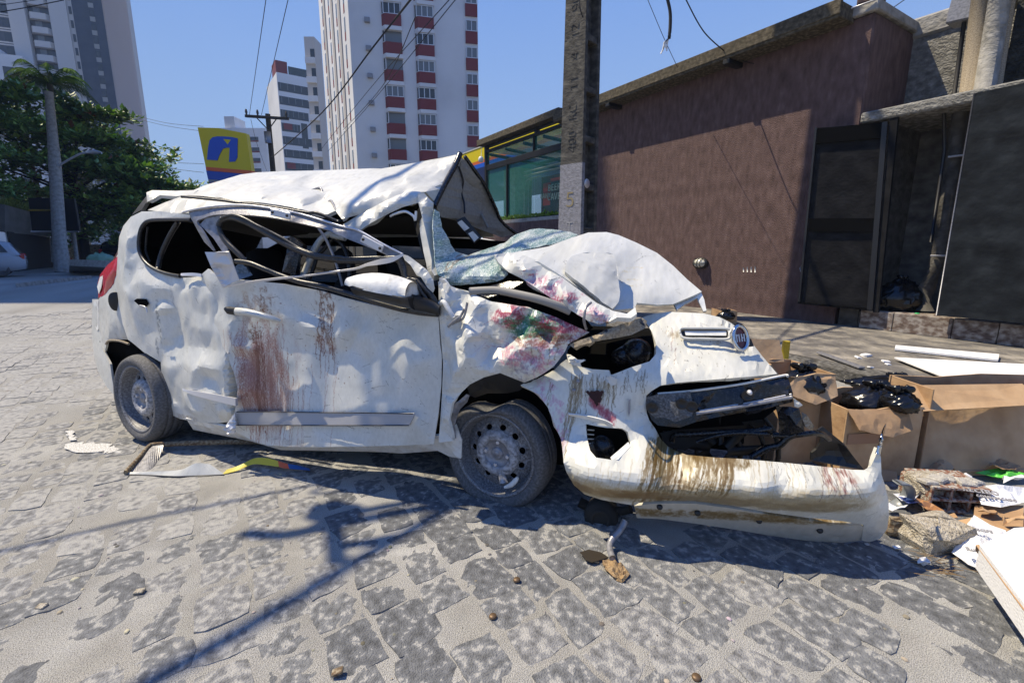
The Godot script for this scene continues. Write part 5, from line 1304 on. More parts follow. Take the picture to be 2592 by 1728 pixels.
	tube(s, pv([0.364,0.049,0, 0.4,0.035,0, 0.437,0.002,0]), .025, 8)
	tube(s, pv([0.515,0.046,0.02, 0.566,0.045,0.02, 0.607,0.068,0.03]), .02, 8)
	obj("horn", s, mat(lin(.02, .018, .015), .8), car)

func tyre_bend(v: Vector3, flat_: float) -> Vector3:
	return v

func make_wheel(c: Vector3, b: Basis, R: float, flatten: float, fold: float) -> Node3D:
	var w := Node3D.new()
	w.name = nm(car, "wheel")
	car.add_child(w)
	w.transform = Transform3D(b, c)
	# axis is z, outer face towards +z
	var T = Transform3D(Basis(Vector3(1, 0, 0), PI / 2), Vector3.ZERO)
	var rr = R / .285
	var bend = func(v):
		# lathe space: y is the axle, x and z the wheel's plane; -z is up in wheel space after the turn
		var up = -v.z
		var r = Vector2(v.x, v.z).length()
		var a = atan2(up, v.x)
		var q = v
		if r > .212:
			var k = (r - .212) / (R - .212)
			if up < 0: q.z -= flatten * k * pow(max(0.0, -up / R), 2.0)
			if up < 0: q.y += flatten * .5 * k * (1.0 - k) * 3.0
			var f = fold * exp(-pow((a - 1.75) / .3, 2.0))
			q.x *= 1.0 - f * .18 * k; q.z *= 1.0 - f * .22 * k
			q.y += f * .03 * k
			var g = fold * exp(-pow((a - 2.5) / .5, 2.0))
			q.y += g * .035 * k
			q.y += fold * .008 * sin(a * 5.0) * k
		return q
	var s = st0(0)
	lathe(s, [Vector2(.2, .02), Vector2(.212, .026), Vector2(.22, .03), Vector2(.236 * rr, .042), Vector2(.254 * rr, .045), Vector2(.268 * rr, .036), Vector2(.28 * rr, .014), Vector2(.284 * rr, .0), Vector2(.285 * rr, -.012), Vector2(.2795 * rr, -.016), Vector2(.285 * rr, -.02), Vector2(.285 * rr, -.05), Vector2(.2795 * rr, -.055), Vector2(.285 * rr, -.06), Vector2(.285 * rr, -.09), Vector2(.2795 * rr, -.095), Vector2(.284 * rr, -.1), Vector2(.276 * rr, -.125), Vector2(.25 * rr, -.14), Vector2(.19, -.13)], T, 64, bend)
	var ty = obj("tyre", s, M.rubber, w)
	s = st0(0)
	lathe(s, [Vector2(.186, .026), Vector2(.19, .03), Vector2(.184, .034), Vector2(.176, .026), Vector2(.17, .0), Vector2(.166, -.03), Vector2(.158, -.045), Vector2(.15, -.05), Vector2(.15, -.12)], T, 40)
	obj("rim", s, M.rim_dark, w)
	# steel disc with a ring of round holes
	var out := PackedVector3Array(); var holes = []
	for k in 40:
		var a = TAU * k / 40
		out.append(Vector3(cos(a) * .158, sin(a) * .158, -.038))
	for k in 11:
		var a = TAU * k / 11 + .25
		var h := PackedVector3Array()
		for e in 10:
			var q = Vector2(cos(a), sin(a)) * .122 + Vector2(cos(TAU * e / 10), sin(TAU * e / 10)) * .0165
			h.append(Vector3(q.x, q.y, -.018))
		holes.append(h)
	var inner := PackedVector3Array()
	for k in 24:
		var a = TAU * k / 24
		for e in [[.145, -.03], [.1, -.004], [.088, .002], [.076, -.004], [.07, -.014], [.04, -.014]]: inner.append(Vector3(cos(a) * e[0], sin(a) * e[0], e[1]))
	obj("disc", sheet(out, inner, {"step": .0085, "dent": .0008, "df": 30.0, "holes": holes, "smooth": 0, "flange": .01}), M.rim_dark, w)
	s = st0(0)
	lathe(s, [Vector2(.058, -.012), Vector2(.062, .004), Vector2(.072, .012), Vector2(.086, .011), Vector2(.098, .003), Vector2(.106, -.012)], T, 36)
	obj("dome", s, M.rim, w)
	s = st0(0)
	lathe(s, [Vector2(.01, -.008), Vector2(.058, -.009), Vector2(.061, .0)], T, 30)
	obj("hub_plate", s, M.grey_metal, w)
	s = st0(0)
	lathe(s, [Vector2(0, .0), Vector2(.022, .0), Vector2(.028, -.005), Vector2(.03, -.016)], T, 18)
	lathe(s, [Vector2(0, .003), Vector2(.012, .003), Vector2(.014, .0)], T, 14)
	obj("hub", s, M.grey_metal, w)
	for k in 4:
		var a = TAU * k / 4 + .1
		s = st0()
		lathe(s, [Vector2(0, .004), Vector2(.008, .004), Vector2(.009, .0), Vector2(.009, -.014)], T * Transform3D(Basis(), Vector3(cos(a) * .052, 0, sin(a) * .052)), 6)
		obj("wheel_bolt", s, M.silver, w)
	s = st0(0)
	lathe(s, [Vector2(0, -.055), Vector2(.155, -.055)], T, 24)
	obj("brake_drum", s, M.black_matt, w)
	for ch in w.get_children():
		if not str(ch.name).begins_with("tyre"): ch.scale = Vector3(1.16, 1.16, 1.0)
	return w

func front_wheels():
	var s
	var w = make_wheel(Vector3(-0.062, 0.234, -0.02), Basis(Vector3(0, 1, 0), -.16) * Basis(Vector3(1, 0, 0), -.03), .287, .0, 1.0)
	s = st0(0)
	tube(s, [Vector3(.03, -.1, .0), Vector3(.045, -.125, .012), Vector3(.052, -.14, .018)], [.02, .021, .022], 12)
	obj("valve_scrap", s, M.rim, w)
	s = st0(0)
	tube(s, spline([Vector3(.06, -.155, .03), Vector3(.1, -.13, .03), Vector3(.135, -.085, .03)], 4), [.006, .008, .01, .012, .013, .013, .013, .01, .006], 8, true, .5)
	obj("torn_flange", s, M.dull_white, w)
	make_wheel(Vector3(-2.484, 0.298, -0.04), Basis(Vector3(0, 1, 0), -.2) * Basis(Vector3(1, 0, 0), -.06), .285, .0, 0.0)
	# far wheels
	make_wheel(Vector3(-2.42, .285, -1.38), Basis(Vector3(0, 1, 0), PI), .285, .0, 0.0)
	# sill under the doors
	part("sill", pv([-2.052,0.229,0.02, -1.853,0.227,0.04, -1.636,0.219,0.05, -1.413,0.175,0.06, -1.179,0.191,0.06, -0.55,0.267,0.06, -0.327,0.333,0.05, -0.253,0.391,0.04, -0.227,0.305,0.03, -0.239,0.203,0.02, -0.318,0.184,-0.02, -0.386,0.209,-0.02, -0.623,0.146,-0.06, -0.749,0.138,-0.06, -1.012,0.11,-0.06, -1.437,0.063,-0.06, -1.658,0.094,-0.06, -1.89,0.106,-0.06, -2.107,0.117,-0.06]), pv([-1.864,0.178,0.01, -1.358,0.125,0.02, -0.949,0.173,0.02, -0.446,0.255,0.04, -0.29,0.309,0.06, -0.587,0.203,0]), M.tan if false else M.dull_white, {"crumple": [20,.008], "step": .025, "dent": .006, "df": 12.0})
	part("torn_foil", pv([-1.552,0.351,0.12, -1.551,0.281,0.125, -1.562,0.234,0.13, -1.611,0.21,0.13, -1.615,0.242,0.135, -1.634,0.248,0.14, -1.595,0.296,0.13]), pv([-1.56,0.278,0.15]), M.silver, {"step": .01, "dent": .008, "df": 40.0, "torn": .003})

# ---------------------------------------------------------------- the right side of the street
func at_wall(called: String, label: String, category: String) -> Node3D:
	return thing(called, label, category, Vector3(4.105, 0, -8.248), -1.014)

# a plate between four corners (bottom left, bottom right, top right, top left seen from its front), th thick towards its back
func plate(s: SurfaceTool, c, th: float):
	var n = (c[3] - c[0]).cross(c[1] - c[0]).normalized() * -th
	n = -n if n.dot(Vector3(0, 0, 1)) > 0 and th > 0 else n
	var b = []
	for p in c: b.append(p + n)
	quad(s, c[0], c[3], c[2], c[1])
	quad(s, b[1], b[2], b[3], b[0])
	for k in 4:
		var j = (k + 1) % 4
		quad(s, c[k], c[j], b[j], b[k])

func txt(called: String, t: String, h: float, tf: Transform3D, m: Material, parent: Node, font := "Droid Sans", bold := 700) -> MeshInstance3D:
	var f := SystemFont.new()
	f.font_names = PackedStringArray([font])
	f.font_weight = bold
	var tm := TextMesh.new()
	tm.text = t
	tm.font = f
	tm.font_size = 64
	tm.pixel_size = h / 46.0
	tm.depth = 0.004
	var o = obj(called, tm, m, parent)
	o.transform = tf
	return o

func right_side():
	var stucco = rough_mat(71, 0.012, [[0.0, lin(.055, .032, .029)], [0.3, lin(.092, .056, .051)], [0.55, lin(.115, .071, .065)], [0.8, lin(.14, .09, .083)], [1.0, lin(.19, .135, .126)]], .45, .95, 4.0)
	stucco.uv1_scale = Vector3(1.6, .5, 1.6)
	stucco.normal_texture = bump_tex(77, .16, 5.0, 3)
	stucco.detail_enabled = false
	var wall = at_wall("brown_building", "long brown rough-rendered building with overhanging flat eave beside the pole", "building")
	var s = st0()
	abox(s, -5.2, .1, -6.0, 1.45, 4.36, 0, .02)
	obj("wall", s, stucco, wall)
	s = st0()
	abox(s, -5.2, 4.3, -.02, 1.2, 4.5, .39, .012)
	abox(s, -5.2, 4.34, .35, 1.2, 4.53, .405, .008)
	obj("eave", s, rough_mat(73, .02, [[0, lin(.025, .021, .014)], [.5, lin(.075, .062, .04)], [1, lin(.2, .17, .12)]], 1.2, .95, 4.0), wall)
	for u in [-3.35, -.55]:
		s = st0()
		abox(s, u, 4.22, .0, u + .12, 4.3, .39, .01)
		obj("bracket", s, M.black, wall)
	s = st0()
	abox(s, 1.16, 4.36, -1.3, 1.5, 4.5, .06, .015)
	obj("coping", s, M.concrete, wall)
	s = st0()
	abox(s, 1.2, 4.5, -.35, 1.42, 4.66, .02, .03)
	obj("chimney_stub", s, stucco, wall)
	s = st0(0)
	tube(s, [Vector3(1.02, 4.56, .2), Vector3(1.2, 4.46, .12), Vector3(1.46, 4.47, .08)], .012, 6)
	obj("flashing", s, M.silver, wall)
	for q in [[-.08, .9, .3], [-2.35, 1.15, .12]]:
		s = st0(0)
		for k in 4: tube(s, [Vector3(q[0] + k * .07, q[1] + rng.randf_range(.0, .05), .0), Vector3(q[0] + k * .07 + .01, q[1] - .06, .0)], .01, 5)
		obj("plaster_splash", s, M.dull_white, wall)
	# bulkhead lamp
	var lp = at_wall("bulkhead_lamp", "oval caged bulkhead lamp low on the brown wall", "lamp")
	lp.position += Basis(Vector3.UP, -1.014) * Vector3(-0.934, 0.971, 0)
	lp.scale = Vector3.ONE * 1.3
	s = st0(0)
	lathe(s, [Vector2(0, .0), Vector2(.115, .0), Vector2(.12, .02), Vector2(.115, .05), Vector2(.09, .06)], Transform3D(Basis(Vector3(1.05, 0, 0), Vector3(0, 0, 1), Vector3(0, -.68, 0)), Vector3.ZERO), 28)
	obj("body", s, M.black, lp)
	s = st0(0)
	lathe(s, [Vector2(0, .11), Vector2(.04, .107), Vector2(.07, .095), Vector2(.09, .07), Vector2(.095, .05)], Transform3D(Basis(Vector3(1.05, 0, 0), Vector3(0, 0, 1), Vector3(0, -.68, 0)), Vector3.ZERO), 24)
	obj("lens", s, mat(lin(.62, .6, .5), .15), lp)
	for k in 3:
		s = st0(0)
		var ring = []
		for e in 9:
			var a = PI * e / 8
			ring.append(Vector3(-.05 + k * .05, cos(a) * .068, .045 + sin(a) * .075))
		tube(s, ring, .005, 5)
		obj("cage_bar", s, M.black, lp)
	s = st0(0)
	tube(s, spline([Vector3(-.1, 0, .05), Vector3(-.06, 0, .11), Vector3(.06, 0, .11), Vector3(.1, 0, .05)], 5), .005, 5)
	obj("cage_bar", s, M.black, lp)
	# rubbish cupboard
	var cl = at_wall("rubbish_cupboard", "open rubbish cupboard with black steel doors and concrete slab roof", "cupboard")
	var dirty = rough_mat(75, .014, [[0, lin(.02, .018, .016)], [.5, lin(.06, .056, .05)], [1, lin(.13, .125, .115)]], .8, .95, 4.0)
	var gr = rough_mat(76, .02, [[0, lin(.07, .068, .06)], [.5, lin(.19, .185, .17)], [1, lin(.42, .41, .38)]], .9, .95, 9.0)
	s = st0(); abox(s, 1.49, 2.93, -1.3, 6.0, 3.07, .12, .02)
	obj("roof_slab", s, gr, cl)
	s = st0(); abox(s, 1.6, .1, -1.3, 6.0, 3.0, -1.2)
	obj("back_wall", s, rough_mat(89, .014, [[0, lin(.06, .058, .054)], [.5, lin(.14, .135, .125)], [1, lin(.24, .235, .22)]], .8, .95, 2.0), cl)
	s = st0(); abox(s, 1.5, .1, -1.3, 1.75, 2.94, -.02)
	obj("side_wall", s, dirty, cl)
	s = st0(); abox(s, 1.75, .1, -1.2, 6.0, .36, -.02, .01)
	obj("plinth", s, dirty, cl)
	var tile = rough_mat(78, .03, [[0, lin(.05, .03, .022)], [.4, lin(.14, .1, .08)], [.6, lin(.3, .27, .24)], [1, lin(.48, .46, .43)]], .7, .7, 1.0)
	var u0 = 1.79
	for k in 6:
		var w = [.4, .62, .42, .5, .5, .5][k]
		s = st0(); abox(s, u0, .12, -.02, u0 + w - .008, .378, .012 + .002 * (k % 2), .006)
		obj("plinth_tile", s, tile, cl)
		u0 += w
	for k in 4:
		s = st0(); abox(s, 1.79 + k * .95, .362, -.6, 1.79 + k * .95 + .94, .384, -.022, .004)
		obj("top_tile", s, tile, cl)
	var steel = rough_mat(79, .01, [[0, lin(.008, .008, .009)], [.5, lin(.016, .016, .017)], [1, lin(.03, .03, .031)]], .9, .62, 1.5)
	steel.uv1_world_triplanar = true
	var blue_steel = rough_mat(80, .008, [[0, lin(.007, .008, .01)], [.5, lin(.014, .017, .021)], [1, lin(.03, .036, .043)]], .8, .6, 1.5)
	dull(steel, .12)
	dull(blue_steel, .2)
	# left leaf, swung out along the wall
	s = st0()
	plate(s, [Vector3(1.09, .45, .34), Vector3(1.97, .39, .09), Vector3(1.81, 2.88, .09), Vector3(1.03, 2.94, .34)], .02)
	var leaf = obj("door", s, steel, cl)
	var fA = func(t, y): return Vector3(lerp(1.085, 1.97, t), y, lerp(.345, .095, t)) + Vector3(-.05, 0, 0) * clamp((y - .4) / 2.5, 0, 1) * (1.0 + t * 2.0)
	for q in [[0.0, .03, .45, 2.94], [.93, 1.0, .4, 2.89]]:
		s = st0()
		plate(s, [fA.call(q[0], q[2]) + Vector3(0, 0, .03), fA.call(q[1], q[2]) + Vector3(0, 0, .03), fA.call(q[1], q[3]) + Vector3(0, 0, .03), fA.call(q[0], q[3]) + Vector3(0, 0, .03)], .035)
		obj("door_frame", s, M.black, leaf)
	for q in [[.42, .45], [1.5, 1.68], [2.72, 2.92]]:
		s = st0()
		plate(s, [fA.call(0.0, q[0]) + Vector3(0, 0, .027), fA.call(1.0, q[0] - .03) + Vector3(0, 0, .027), fA.call(1.0, q[1] - .03) + Vector3(0, 0, .027), fA.call(0.0, q[1]) + Vector3(0, 0, .027)], .03)
		obj("door_rail", s, M.black_matt, leaf)
	s = st0(0)
	tube(s, [fA.call(0, .95) + Vector3(-.01, .05, .0), fA.call(0, .95) + Vector3(-.03, 0, 0), fA.call(0, .95) + Vector3(-.01, -.05, 0)], .012, 6)
	obj("door_bolt", s, M.grey_metal, leaf)
	s = st0()
	plate(s, [Vector3(1.97, .37, .1), Vector3(2.03, .37, .1), Vector3(1.92, 2.93, .1), Vector3(1.83, 2.93, .1)], .05)
	obj("door_post", s, steel, cl)
	s = st0()
	plate(s, [Vector3(2.67, .41, .13), Vector3(4.6, .44, .3), Vector3(4.6, 3.0, .3), Vector3(2.655, 3.02, .13)], .03)
	var rl = obj("door", s, blue_steel, cl)
	s = st0(0)
	tube(s, [Vector3(2.665, .41, .13), Vector3(2.65, 3.02, .13)], .008, 5)
	obj("door_edge", s, M.grey_metal, rl)
	s = st0(0)
	tube(s, [Vector3(2.393, 0.411, -0.35), Vector3(2.386, 0.72, -0.35) , Vector3(2.444, 1.056, -0.35), Vector3(2.433, 2.416, -0.35), Vector3(2.42, 2.93, -.35)], [.11, .1, .085, .085, .085], 12)
	obj("pillar", s, dirty, cl)
	s = st0(0)
	tube(s, [Vector3(2.39, 1.33, -0.2), Vector3(2.364, 2.476, -0.2), Vector3(2.3, 2.93, -.2)], .02, 8)
	obj("conduit", s, M.black, cl)
	for q in [Vector3(2.502, 1.153, -0.22), Vector3(2.51, 2.388, -0.22)]:
		s = st0(); box(s, q, Vector3(.2, .025, .05), Basis(), .004)
		obj("pipe_clip", s, M.grey_metal, cl)
	var bag = bin_bag("bin_bag", "knotted black bin bag sitting on the ledge inside the cupboard", Vector3(.34, .27, .27), 5)
	bag.position = Vector3(4.105, 0, -8.248) + Basis(Vector3.UP, -1.014) * Vector3(2.109, 0.423, -0.33) + Vector3(0, .12, 0)
	var tp = tag(obj("bottle_cap", cap_mesh(), mat(lin(.03, .4, .12), .4)), "small green cap on the cupboard ledge beside the bin bag", "bottle cap")
	tp.position = Vector3(4.105, 0, -8.248) + Basis(Vector3.UP, -1.014) * Vector3(2.4, .388, -.1)
	tp.scale = Vector3.ONE * 2.0
	# grey rendered wall, pipes and the building behind
	var gw = at_wall("grey_wall", "rough grey cement wall above the cupboard roof", "wall")
	s = st0(); abox(s, 1.3, 2.9, -2.0, 2.55, 4.28, -1.28)
	obj("render", s, gr, gw)
	s = st0(); abox(s, 1.3, 4.28, -2.05, 2.5, 4.56, -1.24, .03)
	obj("coping", s, M.concrete, gw)
	s = st0(); abox(s, 2.0, 4.56, -1.6, 2.52, 4.64, -1.3, .02)
	obj("foam_strip", s, M.paint, gw)
	s = st0(); abox(s, 2.62, 3.0, -1.6, 9.0, 7.5, -.9)
	obj("dark_render", s, rough_mat(82, .02, [[0, lin(.008, .009, .007)], [.5, lin(.03, .03, .026)], [1, lin(.1, .1, .09)]], .6, .95, 10.0), gw)
	var pipes = at_wall("downpipes", "grey drain pipes standing on the cupboard roof", "pipe")
	for q in [[Vector3(2.567, 3.203, -0.5), Vector3(2.557, 4.18, -0.5), .105, M.concrete], [Vector3(2.406, 3.228, -0.62), Vector3(2.363, 4.285, -0.62), .11, M.tan], [Vector3(2.648, 3.238, -0.62), Vector3(2.621, 4.184, -0.62), .05, M.tan], [Vector3(2.19, 3.273, -0.8), Vector3(2.164, 4.098, -0.8), .025, M.wire]]:
		s = st0(0)
		var a = q[0]; var b = q[0].lerp(q[1], 1.4)
		a.y = 3.06
		tube(s, [a, a.lerp(b, .5), b], q[2], 12)
		obj("pipe", s, q[3], pipes)
	s = st0(); box(s, Vector3(2.155, 4.361, -0.85), Vector3(.3, .42, .3), Basis(Vector3(0, 0, 1), -.1), .02)
	obj("meter_box", s, M.grey_metal, pipes)
	var up = at_wall("cream_building", "cream wall of a taller building behind the grey wall", "building")
	s = st0(); abox(s, 1.9, 3.0, -9.0, 14.0, 12.0, -3.2)
	obj("wall", s, mat(lin(.36, .35, .31), .9), up)
	s = st0(); abox(s, 3.42, 4.5, -3.2, 3.5, 12.0, -3.1)
	obj("downpipe", s, mat(lin(.2, .19, .17), .8), up)
	for k in 3:
		s = st0(); abox(s, 5.2 + k * 2.4, 6.2, -3.21, 6.6 + k * 2.4, 7.6, -3.16)
		var w = obj("window", s, M.dark_glass, up)
		s = st0(); abox(s, 5.1 + k * 2.4, 6.1, -3.2, 6.7 + k * 2.4, 6.18, -3.1)
		obj("sill", s, M.concrete, w)
	# blue hose end on the roof slab
	s = st0(0)
	tube(s, [Vector3(1.75, 3.12, -.3), Vector3(1.92, 3.16, -.45)], .014, 6)
	tag(obj("blue_hose", s, mat(lin(.03, .06, .35), .5)), "short blue hose end on the cupboard roof by the brown corner", "hose").transform = cl.transform
	glass_house(stucco)
	pole()

func cap_mesh() -> ArrayMesh:
	var s = st0(0)
	lathe(s, [Vector2(0, .004), Vector2(.011, .004), Vector2(.0135, .001), Vector2(.014, -.003)], Transform3D(), 14)
	s.generate_normals()
	return s.commit()

func bin_bag(called: String, label: String, size: Vector3, seed_: int) -> Node3D:
	var t = thing(called, label, "bin bag")
	var s = st0(0)
	var rows = []
	for i in 22:
		var v = i / 21.0
		var a = lerp(-PI / 2, PI / 2, v)
		var row = []
		for j in 40:
			var u = TAU * j / 40
			var p = Vector3(cos(a) * cos(u), sin(a), -cos(a) * sin(u))
			var fold = (1.0 - abs(fn.get_noise_3d(p.x * 2.2 + seed_, p.y * 1.0, p.z * 2.2)) * 2.2)
			var pl = sin(u * 11 + fn.get_noise_3d(p.x + seed_, p.y * 2, p.z) * 9) * .05 * clamp(v * 1.4 - .3, 0, 1)
			p *= 1.0 - .24 * fold * .5 + pl + fn.get_noise_3d(p.x * 6, p.y * 6, p.z * 6 + seed_) * .09
			if p.y < -.5: p.y = -.5 + (p.y + .5) * .15
			if v > .9: p.y += (v - .9) * 2.5
			row.append(p * size)
		rows.append(row)
	loft(s, rows, true)
	var m = M.bag if M.has("bag") else null
	if not m:
		m = mat(lin(.006, .006, .007), .2)
		M.bag = m
	obj("sack", s, m, t)
	s = st0(0)
	for k in 3: tube(s, spline([Vector3(0, size.y * .95, 0), Vector3(.02 - .03 * k, size.y * 1.15, .02), Vector3(.05 - .06 * k, size.y * 1.2, .03 - .03 * k)], 4), [.018, .016, .02, .024, .03, .022, .02, .016, .008], 7, true, .4)
	obj("knot", s, m, t)
	return t

func glass_house(stucco):
	var g = at_wall("glass_pavilion", "glass shop front with dark steel frame left of the pole", "building")
	var fr = M.black
	var s = st0(); abox(s, -9.5, .1, -.25, -5.2, 2.0, .1)
	obj("base_wall", s, stucco, g)
	s = st0(); abox(s, -9.5, 2.0, -.05, -5.2, 2.1, .1, .01)
	obj("sill", s, M.concrete, g)
	s = st0(); abox(s, -9.55, 4.5, -.25, -5.2, 4.68, .25, .01)
	obj("eave", s, rough_mat(73, .02, [[0, lin(.025, .021, .014)], [.5, lin(.075, .062, .04)], [1, lin(.2, .17, .12)]], 1.2, .95, 4.0), g)
	for q in [[3.74, 3.9], [4.29, 4.37], [4.44, 4.5], [2.1, 2.14]]:
		s = st0(); abox(s, -9.4, q[0], -.08, -5.2, q[1], .03, .004)
		obj("beam", s, fr, g)
	for q in [[-9.42, .11, 2.0, 4.6], [-6.62, .04, 3.9, 4.3], [-6.55, .1, 4.3, 4.5], [-8.06, .05, 2.1, 3.8]]:
		s = st0(); abox(s, q[0], q[2], -.09, q[0] + q[1], q[3], .04, .003)
		obj("post", s, fr, g)
	# roof struts inside, sloping back
	for k in 5:
		s = st0()
		var u = -9.3 + k * 1.0
		tube(s, [Vector3(u, 4.25, -.1), Vector3(u, 4.05, -3.0)], .05, 4)
		obj("roof_strut", s, fr, g)
	for y in [[4.2, -1.0], [4.12, -2.0]]:
		s = st0(); abox(s, -9.4, y[0] - .05, y[1] - .05, -5.2, y[0] + .03, y[1])
		obj("purlin", s, fr, g)
	s = st0(); abox(s, -9.4, 4.32, -3.1, -5.2, 4.36, -.2)
	var rg = mat(Color(lin(.35, .5, .45), .5), .2)
	rg.transparency = BaseMaterial3D.TRANSPARENCY_ALPHA
	obj("roof_glass", s, rg, g)
	var gl = mat(Color(lin(.06, .3, .25), .3), .04)
	gl.transparency = BaseMaterial3D.TRANSPARENCY_ALPHA
	for q in [[-9.31, -8.06, 2.14, 3.74], [-8.01, -6.6, 2.14, 3.74], [-6.59, -5.2, 2.14, 3.74], [-9.31, -6.62, 3.9, 4.29], [-6.58, -5.2, 3.9, 4.29]]:
		s = st0(); quad(s, Vector3(q[0], q[2], -.02), Vector3(q[0], q[3], -.02), Vector3(q[1], q[3], -.02), Vector3(q[1], q[2], -.02))
		obj("pane", s, gl, g)
	s = st0(); quad(s, Vector3(-9.38, 2.1, -3.0), Vector3(-9.38, 4.3, -3.0), Vector3(-9.38, 4.3, -.1), Vector3(-9.38, 2.1, -.1))
	obj("pane", s, gl, g)
	s = st0(); abox(s, -9.4, 1.9, -3.1, -5.2, 2.0, -.1)
	obj("floor", s, M.concrete, g)
	s = st0(); abox(s, -8.2, 2.0, -1.5, -5.0, 3.5, -1.4)
	var inner = obj("poster_wall", s, mat(lin(.05, .02, .02), .7), g)
	for q in [[-7.0, -5.4, 2.45, 2.95], [-6.3, -5.3, 3.2, 3.5], [-8.1, -7.7, 2.6, 3.3], [-7.7, -6.9, 3.3, 3.4]]:
		s = st0(); abox(s, q[0], q[2], -1.4, q[1], q[3], -1.394)
		obj("poster", s, mat(lin(.4, .035, .02), .6), inner)
	s = st0(); abox(s, -6.1, 2.35, -1.4, -5.9, 3.3, -1.388)
	obj("poster_band", s, mat(lin(.12, .3, .26), .6), inner)
	var pale = mat(lin(.34, .4, .38), .6)
	for q in [["BEER", -7.5, 3.12, .2], ["CAVE", -7.5, 2.84, .2], ["EISENBAHN", -6.1, 3.04, .17], ["BAHN", -7.95, 2.9, .15]]:
		txt("lettering", q[0], q[3], Transform3D(Basis(), Vector3(q[1], q[2], -1.38)), pale, inner)
	for q in [[-8.3, 3.5, -5.2, 3.5], [-8.3, 3.62, -5.2, 3.62]]:
		s = st0(0); tube(s, [Vector3(q[0], q[1], -.8), Vector3(q[2], q[3], -.8)], .03, 6)
		obj("ceiling_pipe", s, M.grey_metal, g)
	s = st0(0)
	for k in 2: tube(s, spline([Vector3(-8.9 + k * .25, 2.1, -1.2), Vector3(-8.9 + k * .25, 3.2, -1.2), Vector3(-8.75 + k * .25, 3.45, -1.2), Vector3(-8.2 + k * .25, 3.5, -1.2)], 5), .02, 6)
	obj("hoses", s, M.grey_metal, g)
	# greenery on the sill
	var pl = at_wall("sill_plants", "low green weeds growing along the sill below the glass", "plants")
	var mm := MultiMesh.new()
	mm.transform_format = MultiMesh.TRANSFORM_3D
	mm.mesh = leaf_mesh(.5)
	mm.instance_count = 700
	for i in 700:
		var u = -8.6 + pow(rng.randf(), 1.0) * 3.2
		var h = rng.randf() * (.1 if u < -7.2 else .06 + .14 * max(0.0, fn.get_noise_1d(u * 3.0)))
		mm.set_instance_transform(i, Transform3D(Basis.from_euler(Vector3(rng.randf_range(-1, 1), rng.randf() * TAU, rng.randf_range(-1, 1))).scaled(Vector3.ONE * rng.randf_range(.04, .1)), Vector3(u, 2.1 + h, rng.randf_range(.0, .08))))
	var mi := MultiMeshInstance3D.new()
	mi.name = "weeds"
	mi.multimesh = mm
	mi.material_override = leaf_mat(lin(.12, .22, .02))
	pl.add_child(mi)
	mi.set_meta("kind", "stuff")
	# filling station canopy behind
	var cn = at_wall("station_canopy", "yellow filling station canopy edge with orange and blue stripes", "canopy")
	for q in [["fascia", 4.68, 5.15, lin(.62, .5, .0)], ["orange_stripe", 4.56, 4.68, lin(.55, .12, .02)], ["blue_stripe", 4.4, 4.56, lin(.01, .09, .5)]]:
		s = st0(); abox(s, -30, q[1], -9.0, -6.0, q[2], -1.5)
		obj(q[0], s, mat(q[3], .45), cn)
	s = st0(); abox(s, -30, 5.15, -9.0, -6.0, 5.19, -1.48)
	obj("edge_trim", s, M.paint, cn)
	for u in [-12.6, -20.0]:
		s = st0(); abox(s, u, 0, -3.4, u + .9, 4.4, -2.6)
		obj("column", s, M.concrete, cn)
	s = st0(0)
	lathe(s, [Vector2(0, -.1), Vector2(.08, -.08), Vector2(.1, 0), Vector2(.08, .06), Vector2(.05, .1)], Transform3D(Basis(), Vector3(-10.471, 4.294, -0.4)), 14)
	tube(s, [Vector3(-10.47, 4.334, -0.4), Vector3(-10.401, 4.695, -0.4), Vector3(-9.45, 4.5, -.2)], .01, 5)
	tag(obj("hanging_lamp", s, M.dull_white), "round white lamp hanging at the pavilion corner before the yellow canopy", "lamp").transform = cn.transform

